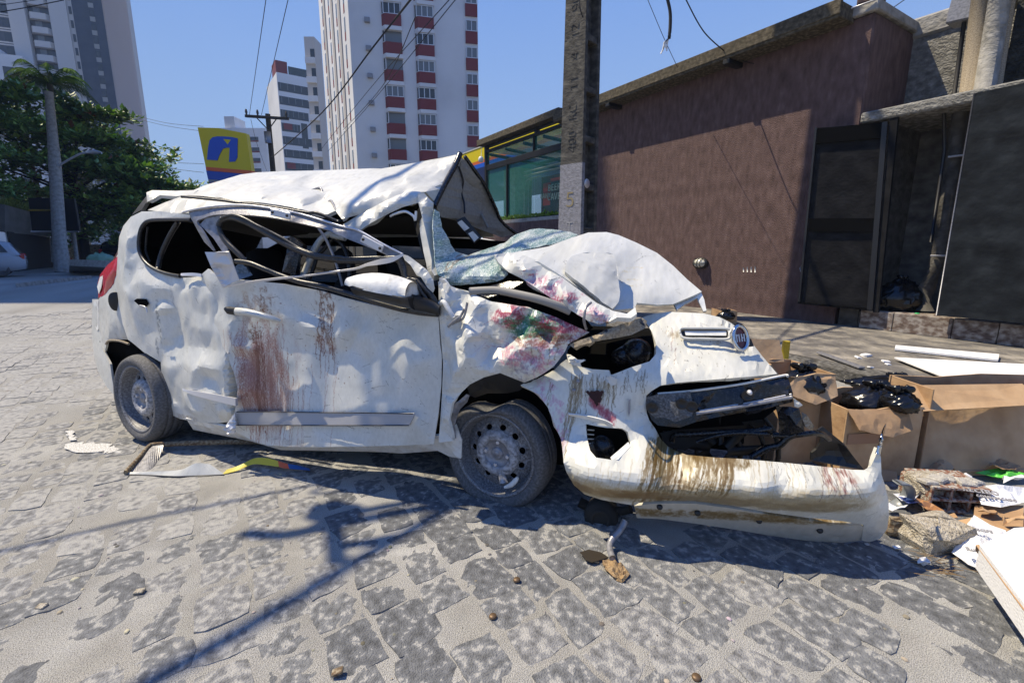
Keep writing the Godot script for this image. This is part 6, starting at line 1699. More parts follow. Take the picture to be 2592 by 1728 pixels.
func pole():
	var p = thing("concrete_pole", "thick dark concrete utility pole with pressed numbers beside the brown wall", "utility pole", Vector3(1.137, 0, -8.35), .82)
	# two flanges with a recessed web between them
	var s = st0()
	var H = 11.0
	var prof = func(k): return [Vector2(-.2 * k, .17 * k), Vector2(.2 * k, .17 * k), Vector2(.2 * k, .1 * k), Vector2(.19 * k, .04 * k), Vector2(.19 * k, -.04 * k), Vector2(.2 * k, -.1 * k), Vector2(.2 * k, -.17 * k), Vector2(-.2 * k, -.17 * k)]
	var conc = rough_mat(85, .015, [[0, lin(.025, .024, .022)], [.45, lin(.055, .052, .047)], [.7, lin(.1, .094, .082)], [1, lin(.17, .155, .125)]], .9, .95, 4.0)
	var k0 = 1.22; var k1 = .72
	s = st0()
	for q in [[-.21, -.14, -.2, .2], [.14, .21, -.2, .2], [-.14, .14, -.06, .06]]:
		var rows = []
		for y in [0.0, H]:
			var k = lerp(k0, k1, y / H)
			rows.append([Vector3(q[0] * k, y, q[3] * k), Vector3(q[1] * k, y, q[3] * k), Vector3(q[1] * k, y, q[2] * k), Vector3(q[0] * k, y, q[2] * k)])
		loft(s, rows, true)
		fan(s, rows[1], true)
	obj("shaft", s, conc, p)
	for k in 14:
		var y = .7 + k * .75
		var kk = lerp(k0, k1, y / H)
		s = st0(); abox(s, -.14 * kk, y, -.19 * kk, .14 * kk, y + .1, .19 * kk, .01)
		obj("web_rung", s, conc, p)
	# painted foot
	s = st0()
	for q in [[-.212, -.138, -.202, .202]]:
		var rows = []
		for y in [0.0, 2.62]:
			var k = lerp(k0, k1, y / H)
			rows.append([Vector3(q[0] * k, y, q[3] * k), Vector3(q[1] * k, y, q[3] * k), Vector3(q[1] * k, y, q[2] * k), Vector3(q[0] * k, y, q[2] * k)])
		loft(s, rows, true)
	obj("painted_foot", s, rough_mat(86, .03, [[0, lin(.1, .1, .11)], [.35, lin(.2, .2, .22)], [.7, lin(.27, .27, .3)], [1, lin(.4, .4, .42)]], 1.0, .9, 5.0), p)
	var face = func(y): return Transform3D(Basis(Vector3.UP, -PI / 2) * Basis(Vector3(0, 0, 1), PI / 2), Vector3(-.212 * lerp(k0, k1, y / H) - .004, y, 0))
	for q in [["400", 2.98], ["KC", 3.42], ["11", 3.86], ["4", 4.26], ["12", 4.62], ["9610", 5.12], ["PL", 5.8]]:
		txt("pressed_number", q[0], .15, face.call(q[1]), conc, p, "Droid Sans", 400)
	for q in [["5", 2.05, .24, lin(.27, .22, .12)], ["T", 1.6, .16, lin(.33, .33, .33)]]:
		var o = txt("painted_mark", q[0], q[2], face.call(q[1]), mat(q[3], .9), p, "Droid Sans", 400)
		o.transform.basis = Basis(Vector3.UP, -PI / 2)
	s = st0(0)
	lathe(s, [Vector2(0, .008), Vector2(.07, .008), Vector2(.075, 0)], Transform3D(Basis(Vector3(1, 0, 0), PI / 2), Vector3(-.1, 2.3, .235)), 18)
	obj("round_plate", s, M.silver, p)
	s = st0(); abox(s, -.12, 1.55, .05, .15, 1.6, .22, .01)
	obj("step", s, conc, p)
	# crossarm and transformer on top, out of the picture
	s = st0(); abox(s, -1.1, 10.3, -.06, 1.1, 10.42, .06, .01)
	obj("crossarm", s, conc, p)
	for k in 3:
		s = st0(0); lathe(s, [Vector2(0, .2), Vector2(.04, .18), Vector2(.06, .1), Vector2(.04, .0)], Transform3D(Basis(), Vector3(-.9 + k * .9, 10.42, 0)), 10)
		obj("insulator", s, M.grey_metal, p)
	s = st0(0)
	tube(s, spline([Vector3(-.3, 6.4, .1), Vector3(-.29, 5.4, .16), Vector3(-.36, 4.9, .18), Vector3(-.28, 4.7, .2)], 6), .008, 5)
	obj("loose_wire", s, M.wire, p)
	s = st0(0)
	tube(s, spline([Vector3(-.26, 7.5, .0), Vector3(-.25, 6.6, .1), Vector3(-.15, 5.85, .22)], 5), .02, 6)
	obj("wire_lead", s, M.wire, p)

# ---------------------------------------------------------------- far side: towers, trees, sign, poles
func leaf_mesh(w: float) -> ArrayMesh:
	var s = st0()
	var a = Vector3(0, 0, 0); var b = Vector3(-w / 2, .5, .06); var c = Vector3(0, 1, -.08); var d = Vector3(w / 2, .5, .06); var m = Vector3(0, .5, -.04)
	for t in [[a, b, m], [b, c, m], [c, d, m], [d, a, m]]:
		for v in t: s.add_vertex(v)
	s.generate_normals()
	return s.commit()

func leaf_mat(c: Color) -> StandardMaterial3D:
	var m = mat(c, .5)
	m.vertex_color_use_as_albedo = true
	m.backlight_enabled = true
	m.backlight = c * .6
	return m

# a broadleaf tree: trunk, limbs, and leaves clumped on flat tiers
func tree(called: String, label: String, at: Vector3, h: float, clumps: Array, seed_: int, tint: Color, leaf := .42, per := 240):
	var g := RandomNumberGenerator.new()
	g.seed = seed_
	var t = thing(called, label, "tree", at)
	var s = st0(0)
	tube(s, spline([Vector3(0, 0, 0), Vector3(.2, h * .25, .1), Vector3(-.1, h * .5, 0), Vector3(.1, h * .8, .1)], 5), [.34, .32, .3, .28, .27, .26, .25, .24, .22, .2, .18, .16, .14, .12, .1, .08], 9)
	obj("trunk", s, M.bark, t)
	for c in clumps:
		if g.randf() < .75:
			s = st0(0)
			var b = Vector3(0, min(c[1] - .4, h * .6) * g.randf_range(.7, .95), 0)
			tube(s, spline([b, b.lerp(Vector3(c[0], c[1], c[2]), .5) + Vector3(0, .3, 0), Vector3(c[0], c[1] - .1, c[2])], 4), [.09, .085, .08, .07, .06, .05, .04, .03, .02], 6)
			obj("limb", s, M.bark, t)
	var mm := MultiMesh.new()
	mm.transform_format = MultiMesh.TRANSFORM_3D
	mm.use_colors = true
	mm.mesh = leaf_mesh(.55)
	mm.instance_count = clumps.size() * per
	var i = 0
	for c in clumps:
		var tone = g.randf_range(.55, 1.25)
		for k in per:
			# several twigs in each clump
			var tw = k / 12
			var q := RandomNumberGenerator.new()
			q.seed = seed_ * 977 + i / 12 + 13
			var d = Vector3(q.randfn(0, .42), q.randfn(0, .3), q.randfn(0, .42)) * c[3]
			d.y *= c[4]
			var tip = d + Vector3(g.randfn(0, .16), g.randfn(0, .1), g.randfn(0, .16))
			var b = Basis.from_euler(Vector3(g.randf_range(.7, 1.9), g.randf() * TAU, g.randf_range(-.5, .5)))
			mm.set_instance_transform(i, Transform3D(b.scaled(Vector3.ONE * leaf * g.randf_range(.6, 1.2)), Vector3(c[0], c[1], c[2]) + tip))
			var v = tone * g.randf_range(.6, 1.3)
			var col = Color(tint.r * v, tint.g * v, tint.b * v)
			if g.randf() < .02: col = Color(.16, .05, .015)
			if g.randf() < .08: col = Color(tint.r * 2.2, tint.g * 1.8, tint.b)
			mm.set_instance_color(i, col)
			i += 1
	var mi := MultiMeshInstance3D.new()
	mi.name = "leaves"
	mi.multimesh = mm
	mi.material_override = M.leaf
	t.add_child(mi)
	mi.set_meta("kind", "stuff")
	return t

func palm(label: String, at: Vector3, h: float, R: float, n: int, seed_: int):
	var g := RandomNumberGenerator.new()
	g.seed = seed_
	var t = thing("palm_tree", label, "palm tree", at)
	var s = st0(0)
	tube(s, spline([Vector3(0, 0, 0), Vector3(.15, h * .4, 0), Vector3(.05, h * .75, .1), Vector3(0, h, 0)], 6), .17, 9)
	obj("trunk", s, M.bark, t)
	for k in n:
		var a = TAU * k / n + g.randf() * .4
		var up = g.randf_range(.1, 1.25)
		var dir = Vector3(cos(a), 0, sin(a))
		var pts = []
		for e in 9:
			var f = e / 8.0
			pts.append(Vector3(0, h, 0) + dir * R * f * (1.0 - .25 * f * up) + Vector3(0, R * (up * f - (.55 + up * .45) * f * f), 0))
		s = st0()
		tube(s, pts, [.04, .035, .03, .028, .025, .02, .016, .012, .006], 4)
		for e in range(3, 44):
			var f = e / 44.0
			var p = pts[int(f * 8)].lerp(pts[min(int(f * 8) + 1, 8)], f * 8 - int(f * 8))
			var tg = (pts[min(int(f * 8) + 1, 8)] - pts[int(f * 8)]).normalized()
			var side = tg.cross(Vector3.UP).normalized()
			var L = R * .26 * sin(PI * (.15 + f * .8))
			for sg in [-1, 1]:
				var tip = p + (side * sg * .8 + tg * .6 + Vector3(0, -.45 - g.randf() * .3, 0)).normalized() * L
				s.add_vertex(p - tg * .03); s.add_vertex(p + tg * .03); s.add_vertex(tip)
		obj("frond", s, M.palm if up < .8 else M.palm_young, t)

# window and pane shared by the towers
func win(parent: Node, fm: Mesh, pm: Mesh, fmat: Material, pmat: Material, tf: Transform3D):
	var f = obj("window", fm, fmat, parent)
	f.transform = tf
	if pm:
		var p = obj("pane", pm, pmat, f)

func frame_mesh(w: float, h: float, b: float, mull: int, d := .1) -> ArrayMesh:
	var s = st0()
	abox(s, -w / 2, 0, 0, w / 2, b, d); abox(s, -w / 2, h - b, 0, w / 2, h, d)
	for k in mull + 2:
		var x = -w / 2 + (w - b) * k / (mull + 1)
		abox(s, x, b, 0, x + b, h - b, d)
	s.generate_normals()
	return s.commit()

func pane_mesh(w: float, h: float, z := .02) -> ArrayMesh:
	var s = st0()
	quad(s, Vector3(-w / 2, 0, z), Vector3(-w / 2, h, z), Vector3(w / 2, h, z), Vector3(w / 2, 0, z))
	s.generate_normals()
	return s.commit()

func backdrop():
	M.bark = rough_mat(91, .03, [[0, lin(.03, .027, .022)], [1, lin(.12, .105, .09)]], 1.5, .95, 6.0)
	M.leaf = leaf_mat(Color.WHITE)
	M.leaf.backlight = lin(.12, .22, .04)
	M.palm = dull(mat(lin(.03, .055, .016), .8))
	M.palm_young = dull(mat(lin(.06, .13, .01), .8))
	M.white_wall = rough_mat(92, .004, [[0, lin(.55, .56, .58)], [.5, lin(.66, .67, .69)], [1, lin(.72, .73, .75)]], .05, .85, 0.0)
	M.far_glass = mat(lin(.03, .04, .05), .12)
	M.far_glass2 = mat(lin(.14, .16, .18), .15)
	M.red_paint = mat(lin(.17, .018, .022), .7)
	var s
	# ---- big red and white apartment tower
	var C = Vector3(-18.756, 0, -60); var Rt = Vector3(-4.145, 0, -63); var Lf = Vector3(-27.232, 0, -74)
	var t = thing("apartment_tower", "tall white apartment tower with dark red balcony fronts and narrow side windows", "apartment tower", C, 0)
	var dr = (Rt - C); var wr = dr.length(); dr = dr.normalized()
	var dl = (Lf - C); var wl = dl.length(); dl = dl.normalized()
	var nr = Vector3(-dr.z, 0, dr.x); if nr.z < 0: nr = -nr
	var nl = Vector3(-dl.z, 0, dl.x); if nl.x > 0: nl = -nl
	var Bx = func(d, n): return Basis(d, Vector3.UP, n)
	var FH = 2.95
	var NF = 17
	s = st0()
	var foot = [Vector3.ZERO, dr * wr, dr * wr - nr * 15, dl * wl - nr * 4, dl * wl]
	var top = []
	for p in foot: top.append(p + Vector3(0, NF * FH, 0))
	foot.reverse(); top.reverse()
	loft(s, [foot, top], true)
	fan(s, top, true)
	obj("wall", s, M.white_wall, t)
	var br = Bx.call(dr, nr)
	var bl = Bx.call(-dl, nl)
	# front face: three columns of balconies
	var fm1 = frame_mesh(2.0, 1.25, .09, 2); var pm1 = pane_mesh(1.9, 1.2)
	var fm2 = frame_mesh(1.35, 1.2, .08, 1); var pm2 = pane_mesh(1.3, 1.15)
	var fms = frame_mesh(.55, 1.3, .06, 0); var pms = pane_mesh(.5, 1.25)
	var ac = box_mesh(Vector3(.62, .5, .4), .03)
	var par1 = st0(); prism(par1, PackedVector2Array([Vector2(-1.15, 0), Vector2(-.75, .55), Vector2(1.1, .45), Vector2(1.1, 0)]), 1.25, Transform3D(Basis(Vector3(1, 0, 0), Vector3(0, 0, 1), Vector3(0, 1, 0)), Vector3.ZERO)); par1.generate_normals(); var par1m = par1.commit()
	var sl1 = st0(); prism(sl1, PackedVector2Array([Vector2(-1.2, 0), Vector2(-.78, .62), Vector2(1.15, .52), Vector2(1.15, 0)]), .42, Transform3D(Basis(Vector3(1, 0, 0), Vector3(0, 0, 1), Vector3(0, 1, 0)), Vector3.ZERO)); sl1.generate_normals(); var sl1m = sl1.commit()
	var par3 = box_mesh(Vector3(1.45, 1.3, .3), .0)
	var dark1 = box_mesh(Vector3(2.15, 1.3, .06), 0)
	for f in range(3, NF):
		var y = f * FH
		for col in 2:
			var u = [5.05, 9.0][col] / 15.7 * wr
			var q = br * Vector3(u, y, 0)
			var p = obj("balcony_front", par1m, M.red_paint, t); p.transform = Transform3D(br, q)
			var sl = obj("balcony_slab", sl1m, M.white_wall, t); sl.transform = Transform3D(br, q + Vector3(0, -.42, 0))
			var open = col == 0 and f % 3 != 0
			var dk = obj("recess", dark1, M.far_glass2 if open else M.far_glass, t); dk.transform = Transform3D(br, q + br * Vector3(0, 1.88, .0))
			if not open: win(t, fm1, pm1, M.silver, M.far_glass if (f + col) % 2 else M.far_glass2, Transform3D(br, q + br * Vector3(.05, 1.25, .36)))
			win(t, fms, pms, M.silver, M.far_glass, Transform3D(br * Basis(Vector3.UP, -.9), q + br * Vector3(-.98, 1.25, .12)))
		var q3 = br * Vector3(wr - .78, y - 1.0, .05)
		var p3 = obj("balcony_front", par3, M.red_paint, t); p3.transform = Transform3D(br, q3 + Vector3(0, .65, 0))
		win(t, fm2, pm2, M.silver, M.far_glass2, Transform3D(br, q3 + br * Vector3(0, 1.32, .06)))
		var a = obj("air_conditioner", ac, M.grey_metal, t); a.transform = Transform3D(br, br * Vector3(2.15 / 15.7 * wr, y + .5, .16))
		# side face: narrow slots with red panels under them
		for k in 4:
			var u = -wl * [.12, .36, .62, .87][k]
			var w = obj("slot_window", box_mesh(Vector3(.5, 1.55, .06), 0), M.far_glass2, t)
			w.transform = Transform3D(bl, bl * Vector3(u, y + .6, .0))
			var r = obj("slot_panel", box_mesh(Vector3(.5, .9, .06), 0), M.red_paint, t)
			r.transform = Transform3D(bl, bl * Vector3(u, y - .65, .0))
	for k in 3:
		s = st0(); abox(s, -wl * [.26, .5, .78][k] - .5, 0, 0, -wl * [.26, .5, .78][k] + .5, NF * FH, .12)
		var rib = obj("wall_rib", s, mat(lin(.4, .38, .36), .9), t)
		rib.transform = Transform3D(bl, Vector3.ZERO)
	# its rear wing with stacked windows
	var wing_ = thing("tower_wing", "pale rear wing with stacked corner windows left of the red and white tower", "building", Vector3(-32.83, 0, -86), 0)
	s = st0(); abox(s, -1.7, 0, -3, 0, 35.6, 0)
	obj("wall", s, mat(lin(.5, .48, .46), .85), wing_)
	for f in range(3, 12):
		s = st0(); abox(s, -.8, f * FH, .0, -.1, f * FH + 1.3, .05)
		obj("window", s, M.far_glass, wing_)
		s = st0(); abox(s, -1.6, f * FH - 1.0, .0, -.05, f * FH - .1, .5)
		obj("balcony_front", s, M.white_wall, wing_)
	# ---- striped block beyond
	var S0 = Vector3(-57.559, 0, -125); var S1 = Vector3(-50.584, 0, -130)
	var bk = thing("striped_block", "white block with grey window bands and red corner beside the tower", "apartment block", S0)
	var ds = (S1 - S0); var ws = ds.length(); ds = ds.normalized()
	bk.rotation.y = atan2(-ds.z, ds.x)
	var TOP = 43.4
	s = st0(); abox(s, 0, 0, -14, ws, TOP, 0)
	obj("wall", s, M.white_wall, bk)
	s = st0(); abox(s, -.02, TOP, -5, 2.6, TOP + 2.7, .02)
	obj("roof_tower", s, M.red_paint, bk)
	s = st0(); abox(s, 2.8, TOP, -.2, ws - .5, TOP + 1.9, -.15)
	obj("roof_railing", s, M.dark_glass, bk)
	for f in 14:
		var y = TOP - 2.2 - f * 3.1
		var x1 = ws
		if f == 2: x1 = ws * .78
		if f == 3: x1 = ws * .52
		if y < 16.5: break
		s = st0(); abox(s, .15, y - 1.95, 0, x1, y, .04)
		var b = obj("window_band", s, M.far_glass, bk)
		for k in 5:
			s = st0(); abox(s, .6 + (x1 - .6) * k / 5.0, y - 1.5, .04, .75 + (x1 - .6) * k / 5.0, y, .08)
			obj("mullion", s, M.far_glass2, b)
		if f == 3 or f == 6:
			s = st0(); abox(s, .6, y - 1.5, .05, 2.6, y, .09)
			obj("red_panel", s, M.red_paint, b)
	for q in [[ws * .55, ws * .72, TOP - 17, TOP - 11], [ws * .82, ws, TOP - 17, TOP - 7.5]]:
		s = st0(); abox(s, q[0], q[2], .0, q[1], q[3], .045)
		obj("window_band", s, M.far_glass, bk)
	s = st0(); abox(s, .2, 0, 0, 3.6, 15.5, .06)
	obj("red_panel", s, M.red_paint, bk)
	for k in 3:
		s = st0(); abox(s, 4.2 + k * 1.9, 2, 0, 5.3 + k * 1.9, 15.5, .05)
		obj("window_band", s, M.far_glass, bk)
	# ---- small white tower behind the sign
	var wt = thing("white_tower", "distant narrow white tower partly behind the yellow sign", "apartment tower", Vector3(-79.455, 0, -150))
	s = st0(); abox(s, -9, 0, -8, 5.5, 36.5, 0)
	abox(s, -7, 36.5, -7, -4, 40, -1)
	obj("wall", s, M.white_wall, wt)
	for f in 8:
		s = st0(); abox(s, -2.2, 12 + f * 3.0, 0, 3.2, 13.0 + f * 3.0, .06)
		obj("window", s, M.far_glass, wt)
		s = st0(); abox(s, -2.2, 11.6 + f * 3.0, 0, 3.2, 12.0 + f * 3.0, .07)
		obj("red_panel", s, M.red_paint, wt)
	# ---- tall grey and white tower on the left
	var lt = thing("balcony_tower", "tall pale tower on the left with balconies and a dark blue strip", "apartment tower", Vector3(-93.387, 0, -125))
	lt.rotation.y = .37
	var beige = mat(lin(.5, .49, .48), .9)
	var bluegrey = rough_mat(95, .01, [[0, lin(.035, .05, .072)], [1, lin(.06, .08, .108)]], .1, .8, 0.0)
	s = st0(); abox(s, -25, 0, -22, -3.6, 96, -1.5)
	obj("wall", s, beige, lt)
	s = st0(0)
	var ring0 = []; var ring1 = []
	for k in 13:
		var a = PI * .5 * k / 12
		ring0.append(Vector3(-3.6 + sin(a) * 3.6, 0, -4.4 + cos(a) * 4.0)); ring1.append(Vector3(-3.6 + sin(a) * 3.6, 69, -4.4 + cos(a) * 4.0))
	ring0.append(Vector3(-1.0, 0, -9)); ring1.append(Vector3(-1.0, 69, -9))
	ring0.append(Vector3(-5, 0, -14)); ring1.append(Vector3(-5, 69, -14))
	loft(s, [ring0, ring1], true)
	ring1.reverse()
	fan(s, ring1)
	obj("round_corner", s, mat(lin(.42, .39, .41), .9), lt)
	for q in [["blue_strip", -9.4, -3.6, 64, -.4, bluegrey], ["white_shaft", -13.7, -10.4, 96, .0, beige], ["white_shaft", -21.0, -18.0, 96, .2, beige], ["recess", -18.0, -13.7, 96, -1.3, M.far_glass], ["blue_recess", -25.4, -21.0, 96, -1.4, bluegrey], ["recess", -29.0, -25.4, 90, -2.4, M.far_glass], ["white_shaft", -10.4, -9.4, 96, -.6, beige]]:
		s = st0(); abox(s, q[1], 0, -6, q[2], q[3], q[4])
		obj(q[0], s, q[5], lt)
	var bal = st0(); prism(bal, PackedVector2Array([Vector2(-2.15, 0), Vector2(-1.4, 1.3), Vector2(1.4, 1.3), Vector2(2.15, 0)]), 1.3, Transform3D(Basis(Vector3(1, 0, 0), Vector3(0, 0, 1), Vector3(0, 1, 0)), Vector3.ZERO)); bal.generate_normals()
	var balm = bal.commit()
	var balw = box_mesh(Vector3(3.4, 1.2, 1.2), 0)
	var wsm = box_mesh(Vector3(.9, 1.3, .1), 0); var wsp = box_mesh(Vector3(1.0, 1.0, .12), 0)
	var wbm = box_mesh(Vector3(3.4, .3, .1), 0); var wdm = box_mesh(Vector3(1.2, 1.5, .1), 0)
	var wnm = box_mesh(Vector3(.5, 1.6, .1), 0)
	var pale_grey = mat(lin(.3, .3, .29), .9)
	for f in range(5, 32):
		var y = f * 2.92
		var b = obj("balcony", balm, beige, lt); b.position = Vector3(-15.85, y, -1.3)
		b = obj("balcony_door", wdm, M.far_glass2, lt); b.position = Vector3(-16.4, y + 2.05, -1.28)
		b = obj("balcony", balw, beige, lt); b.position = Vector3(-27.2, y + .6, -2.0)
		for e in 2:
			b = obj("sill_band", wbm, beige, lt); b.position = Vector3(-23.0, y + e * .5, -1.37)
		b = obj("window", wdm, M.far_glass, lt); b.position = Vector3(-22.4, y + 1.7, -1.37)
		if f < 21:
			b = obj("window", wsm, M.far_glass, lt); b.position = Vector3(-5.8, y, -.38)
			b = obj("spandrel", wsp, pale_grey, lt); b.position = Vector3(-5.8, y - 1.3, -.37)
			b = obj("slot_window", wnm, M.far_glass, lt); b.position = Vector3(-9.9, y, -.57)
		elif f < 25:
			b = obj("window", wsm, M.far_glass, lt); b.position = Vector3(-5.8, y, -1.48)
	# ---- white block at the left edge
	var wb = thing("white_block", "white block with small slot windows at the left edge", "apartment block", Vector3(-106.988, 0, -112))
	wb.rotation.y = .42
	s = st0(); abox(s, -30, 0, -10, -5, 44.5, 0); abox(s, -5.0, 0, -8, 0, 42.5, -1.0)
	obj("wall", s, M.white_wall, wb)
	for f in range(4, 15):
		for k in 3:
			s = st0(); abox(s, -7.2 - k * 6.0, f * 3.1, 0, -5.8 - k * 6.0, f * 3.1 + .45, .06)
			obj("slot_window", s, M.far_glass, wb)
	s = st0(); abox(s, -3.6, 10, -1, -1.8, 40, -.94)
	obj("window_strip", s, M.far_glass, wb)
	trees_and_poles()
	left_side()

func trees_and_poles():
	var s
	# almond tree spread in flat tiers, then its neighbours
	tree("almond_tree", "large almond tree with flat leaf tiers behind the lamp pole", Vector3(-29.6, 0, -33), 10.5, [[-7, 10.6, 0, 2.6, .4], [-9, 8, 0, 2.4, .5], [-8.6, 6.2, .6, 2.4, .5], [-5, 9.8, -1.5, 2.6, .5], [0, 9.4, -1.5, 2.6, .45], [3.5, 7.6, -1.5, 2.4, .45], [-2.5, 7.6, -1.5, 2.8, .5], [5, 5, -1.5, 2.6, .5], [-4.5, 11.0, .5, 2.4, .4], [-1.5, 10.6, 1, 2.4, .4], [1.2, 10.0, 0, 2.2, .35], [3.0, 9.7, .3, 1.8, .3], [-6, 9.0, 1, 2.4, .4], [-3, 8.8, 2, 2.6, .4], [0, 8.5, 1.6, 2.6, .4], [3, 8.0, .6, 2.0, .35], [4.4, 6.6, .6, 1.7, .35], [-7, 7.2, 1, 2.6, .4], [-4, 6.8, 2, 2.6, .45], [-1, 6.8, 2, 2.6, .45], [2, 6.6, 1.5, 2.6, .4], [5, 6.0, 1, 2.3, .4], [6.4, 5.2, .4, 1.7, .4], [-6, 5.2, 0, 2.4, .5], [-2, 5.0, 0, 2.6, .5], [2, 4.6, .5, 2.6, .5], [5.5, 4.4, .8, 2.4, .5], [-8.4, 9.6, -1, 2.2, .4], [-4, 4, -1, 2.4, .6], [1, 3.4, -1, 2.4, .6]], 11, Color(.19, .3, .075), .5, 680)
	tree("broad_tree", "dense dark tree between the almond tree and the wreck's roof", Vector3(-25.6, 0, -34), 7, [[-3, 6.2, 0, 2.2, .6], [0, 5.8, .5, 2.4, .6], [2.4, 4.9, 0, 2.2, .55], [-2, 4.2, 1.2, 2.4, .7], [1, 3.6, 1.2, 2.4, .7], [3.6, 3.4, .4, 1.8, .6], [-3.6, 2.6, 1, 2.2, .7], [0, 2.0, 1.4, 2.4, .7], [3, 1.8, .8, 2.2, .7]], 12, Color(.17, .3, .07), .42, 760)
	tree("street_tree", "lower street tree whose tip shows beside the yellow sign", Vector3(-30.5, 0, -44), 6, [[-3, 6.4, 0, 2.2, .5], [0, 6.6, 0, 2.4, .45], [2.8, 6.0, 0, 2.0, .4], [4.6, 5.4, 0, 1.6, .35], [-2, 4.4, 1, 2.5, .7], [1.5, 4.2, 1, 2.4, .7], [4, 3.6, .4, 2, .6], [0, 2.4, 1, 2.6, .8]], 13, Color(.17, .29, .07), .44, 620)
	tree("shade_tree", "dark tree standing over the left concrete wall", Vector3(-30.5, 0, -27.5), 8, [[-1.5, 7.2, 0, 2.2, .7], [1, 6.6, 1, 2.0, .7], [-1, 5.0, 1, 2.4, .8], [1.8, 4.6, .5, 2.0, .7], [-2.5, 3.6, 0.5, 2.2, .7]], 14, Color(.14, .24, .06), .42, 680)
	palm("tall palm with upright young fronds rising behind the lamp pole", Vector3(-32.669, 0, -36), 12.6, 3.1, 26, 31)
	palm("lower palm half hidden in the almond tree", Vector3(-36.921, 0, -38), 10.2, 3.2, 13, 32)
	palm("slender palm in front of the tower's blue strip", Vector3(-31.736, 0, -40), 8.8, 3.0, 13, 33)
	# grey concrete lamp pole with arm
	var lp = thing("lamp_pole", "tall tapering grey concrete pole with lamp arm on the left kerb", "utility pole", Vector3(-23.973, 0, -25.305))
	var lo = Vector3(-23.973, 0, -25.305)
	s = st0(0)
	tube(s, [Vector3(-23.8, 0, -24.985) - lo, Vector3(-23.847, 5.763, -25.8) - lo, Vector3(-23.698, 9.09, -26) - lo], [.3, .26, .17], 10)
	obj("shaft", s, M.concrete, lp)
	s = st0(0)
	tube(s, [Vector3(-23.763, 0, -25.305) - lo, Vector3(-24.242, 2.414, -25.9) - lo, Vector3(-23.972, 4.28, -25.9) - lo], [.18, .15, .11], 8)
	obj("cable_duct", s, M.concrete, lp)
	s = st0(0)
	tube(s, spline([Vector3(-23.646, 5.425, -25.7) - lo, Vector3(-23.024, 5.745, -25.7) - lo, Vector3(-22.353, 6.037, -25.7) - lo, Vector3(-21.835, 6.117, -25.7) - lo], 6), .05, 7)
	obj("lamp_arm", s, M.silver, lp)
	s = st0(0)
	tube(s, [Vector3(-22.005, 6.106, -25.7) - lo, Vector3(-21.662, 6.143, -25.7) - lo, Vector3(-21.251, 6.09, -25.7) - lo], [.05, .12, .05], 8)
	obj("lamp_head", s, M.silver, lp)

	# second pole with transformer
	var p2 = thing("transformer_pole", "leaning grey pole with crossarm and transformer box left of the dark tree", "utility pole", Vector3(-54.039, 0.35, -60.621))
	p2.position = Vector3(-35.657, 0, -40) + Vector3(0, 0, 0)
	s = st0(0)
	tube(s, [Vector3(0, 0, 0), Vector3(-35.159, 9.317, -40) - p2.position], [.34, .2], 10)
	obj("shaft", s, M.concrete, p2)
	s = st0(); box(s, Vector3(-35.118, 8.294, -39.8) - p2.position, Vector3(3.6, .16, .2), Basis(), .01)
	obj("crossarm", s, M.concrete, p2)
	s = st0(); box(s, Vector3(-34.836, 6.466, -39.8) - p2.position, Vector3(1.1, 1.5, .8), Basis(), .08)
	obj("transformer", s, M.grey_metal, p2)
	for x in [-2.2, -1.0, .6, 1.5]:
		s = st0(0); lathe(s, [Vector2(0, .3), Vector2(.06, .3), Vector2(.09, .1), Vector2(.05, 0)], Transform3D(Basis(), Vector3(-35.111, 8.335, -39.8) - p2.position + Vector3(x * .8, .08, 0)), 8)
		obj("insulator", s, M.silver, p2)
	# wooden pole with crossarm near the towers
	var up = thing("crossarm_pole", "dark utility pole with single crossarm between sign and towers", "utility pole", Vector3(-13.578, 0, -28))
	s = st0(0)
	tube(s, [Vector3(0, 0, 0), Vector3(0, 8.55, 0)], [.17, .13], 8)
	obj("shaft", s, M.bark, up)
	s = st0(); box(s, Vector3(.0, 8.35, .12), Vector3(2.4, .14, .12), Basis(Vector3(0, 0, 1), -.06), .01)
	obj("crossarm", s, M.bark, up)
	for x in [-1.12, -.5, 1.08]:
		s = st0(0); lathe(s, [Vector2(0, .3), Vector2(.04, .29), Vector2(.07, .16), Vector2(.04, .0)], Transform3D(Basis(), Vector3(x, 8.42 - x * .06, .12)), 8)
		obj("insulator", s, M.bark, up)
	for x in [-.55, .55]:
		s = st0(0); tube(s, [Vector3(0, 7.7, .1), Vector3(x, 8.3, .12)], .03, 5)
		obj("brace", s, M.bark, up)
	s = st0(0); tube(s, [Vector3(-.05, 7.0, .15), Vector3(-.05, 7.6, .15)], .17, 9)
	obj("transformer", s, M.grey_metal, up)
	# filling station sign
	var sg = thing("station_sign", "yellow filling station pylon sign with blue bird-like emblem and stripes", "sign", Vector3(-13.88, 0, -24), .0)
	var X = func(px, py): return Vector2((px - 1168) / 2.273 / 1077 * 24.4, 5.05 + (840 - py) / 2.273 / 1077 * 24.4)
	s = st0()
	var yel = PackedVector2Array([X.call(1050, 653), X.call(1150, 656), X.call(1280, 680), X.call(1288, 850), X.call(1066, 832)])
	prism(s, yel, .3, Transform3D(Basis(), Vector3(0, 0, -.3)))
	obj("panel", s, mat(lin(.6, .46, .0), .4), sg)
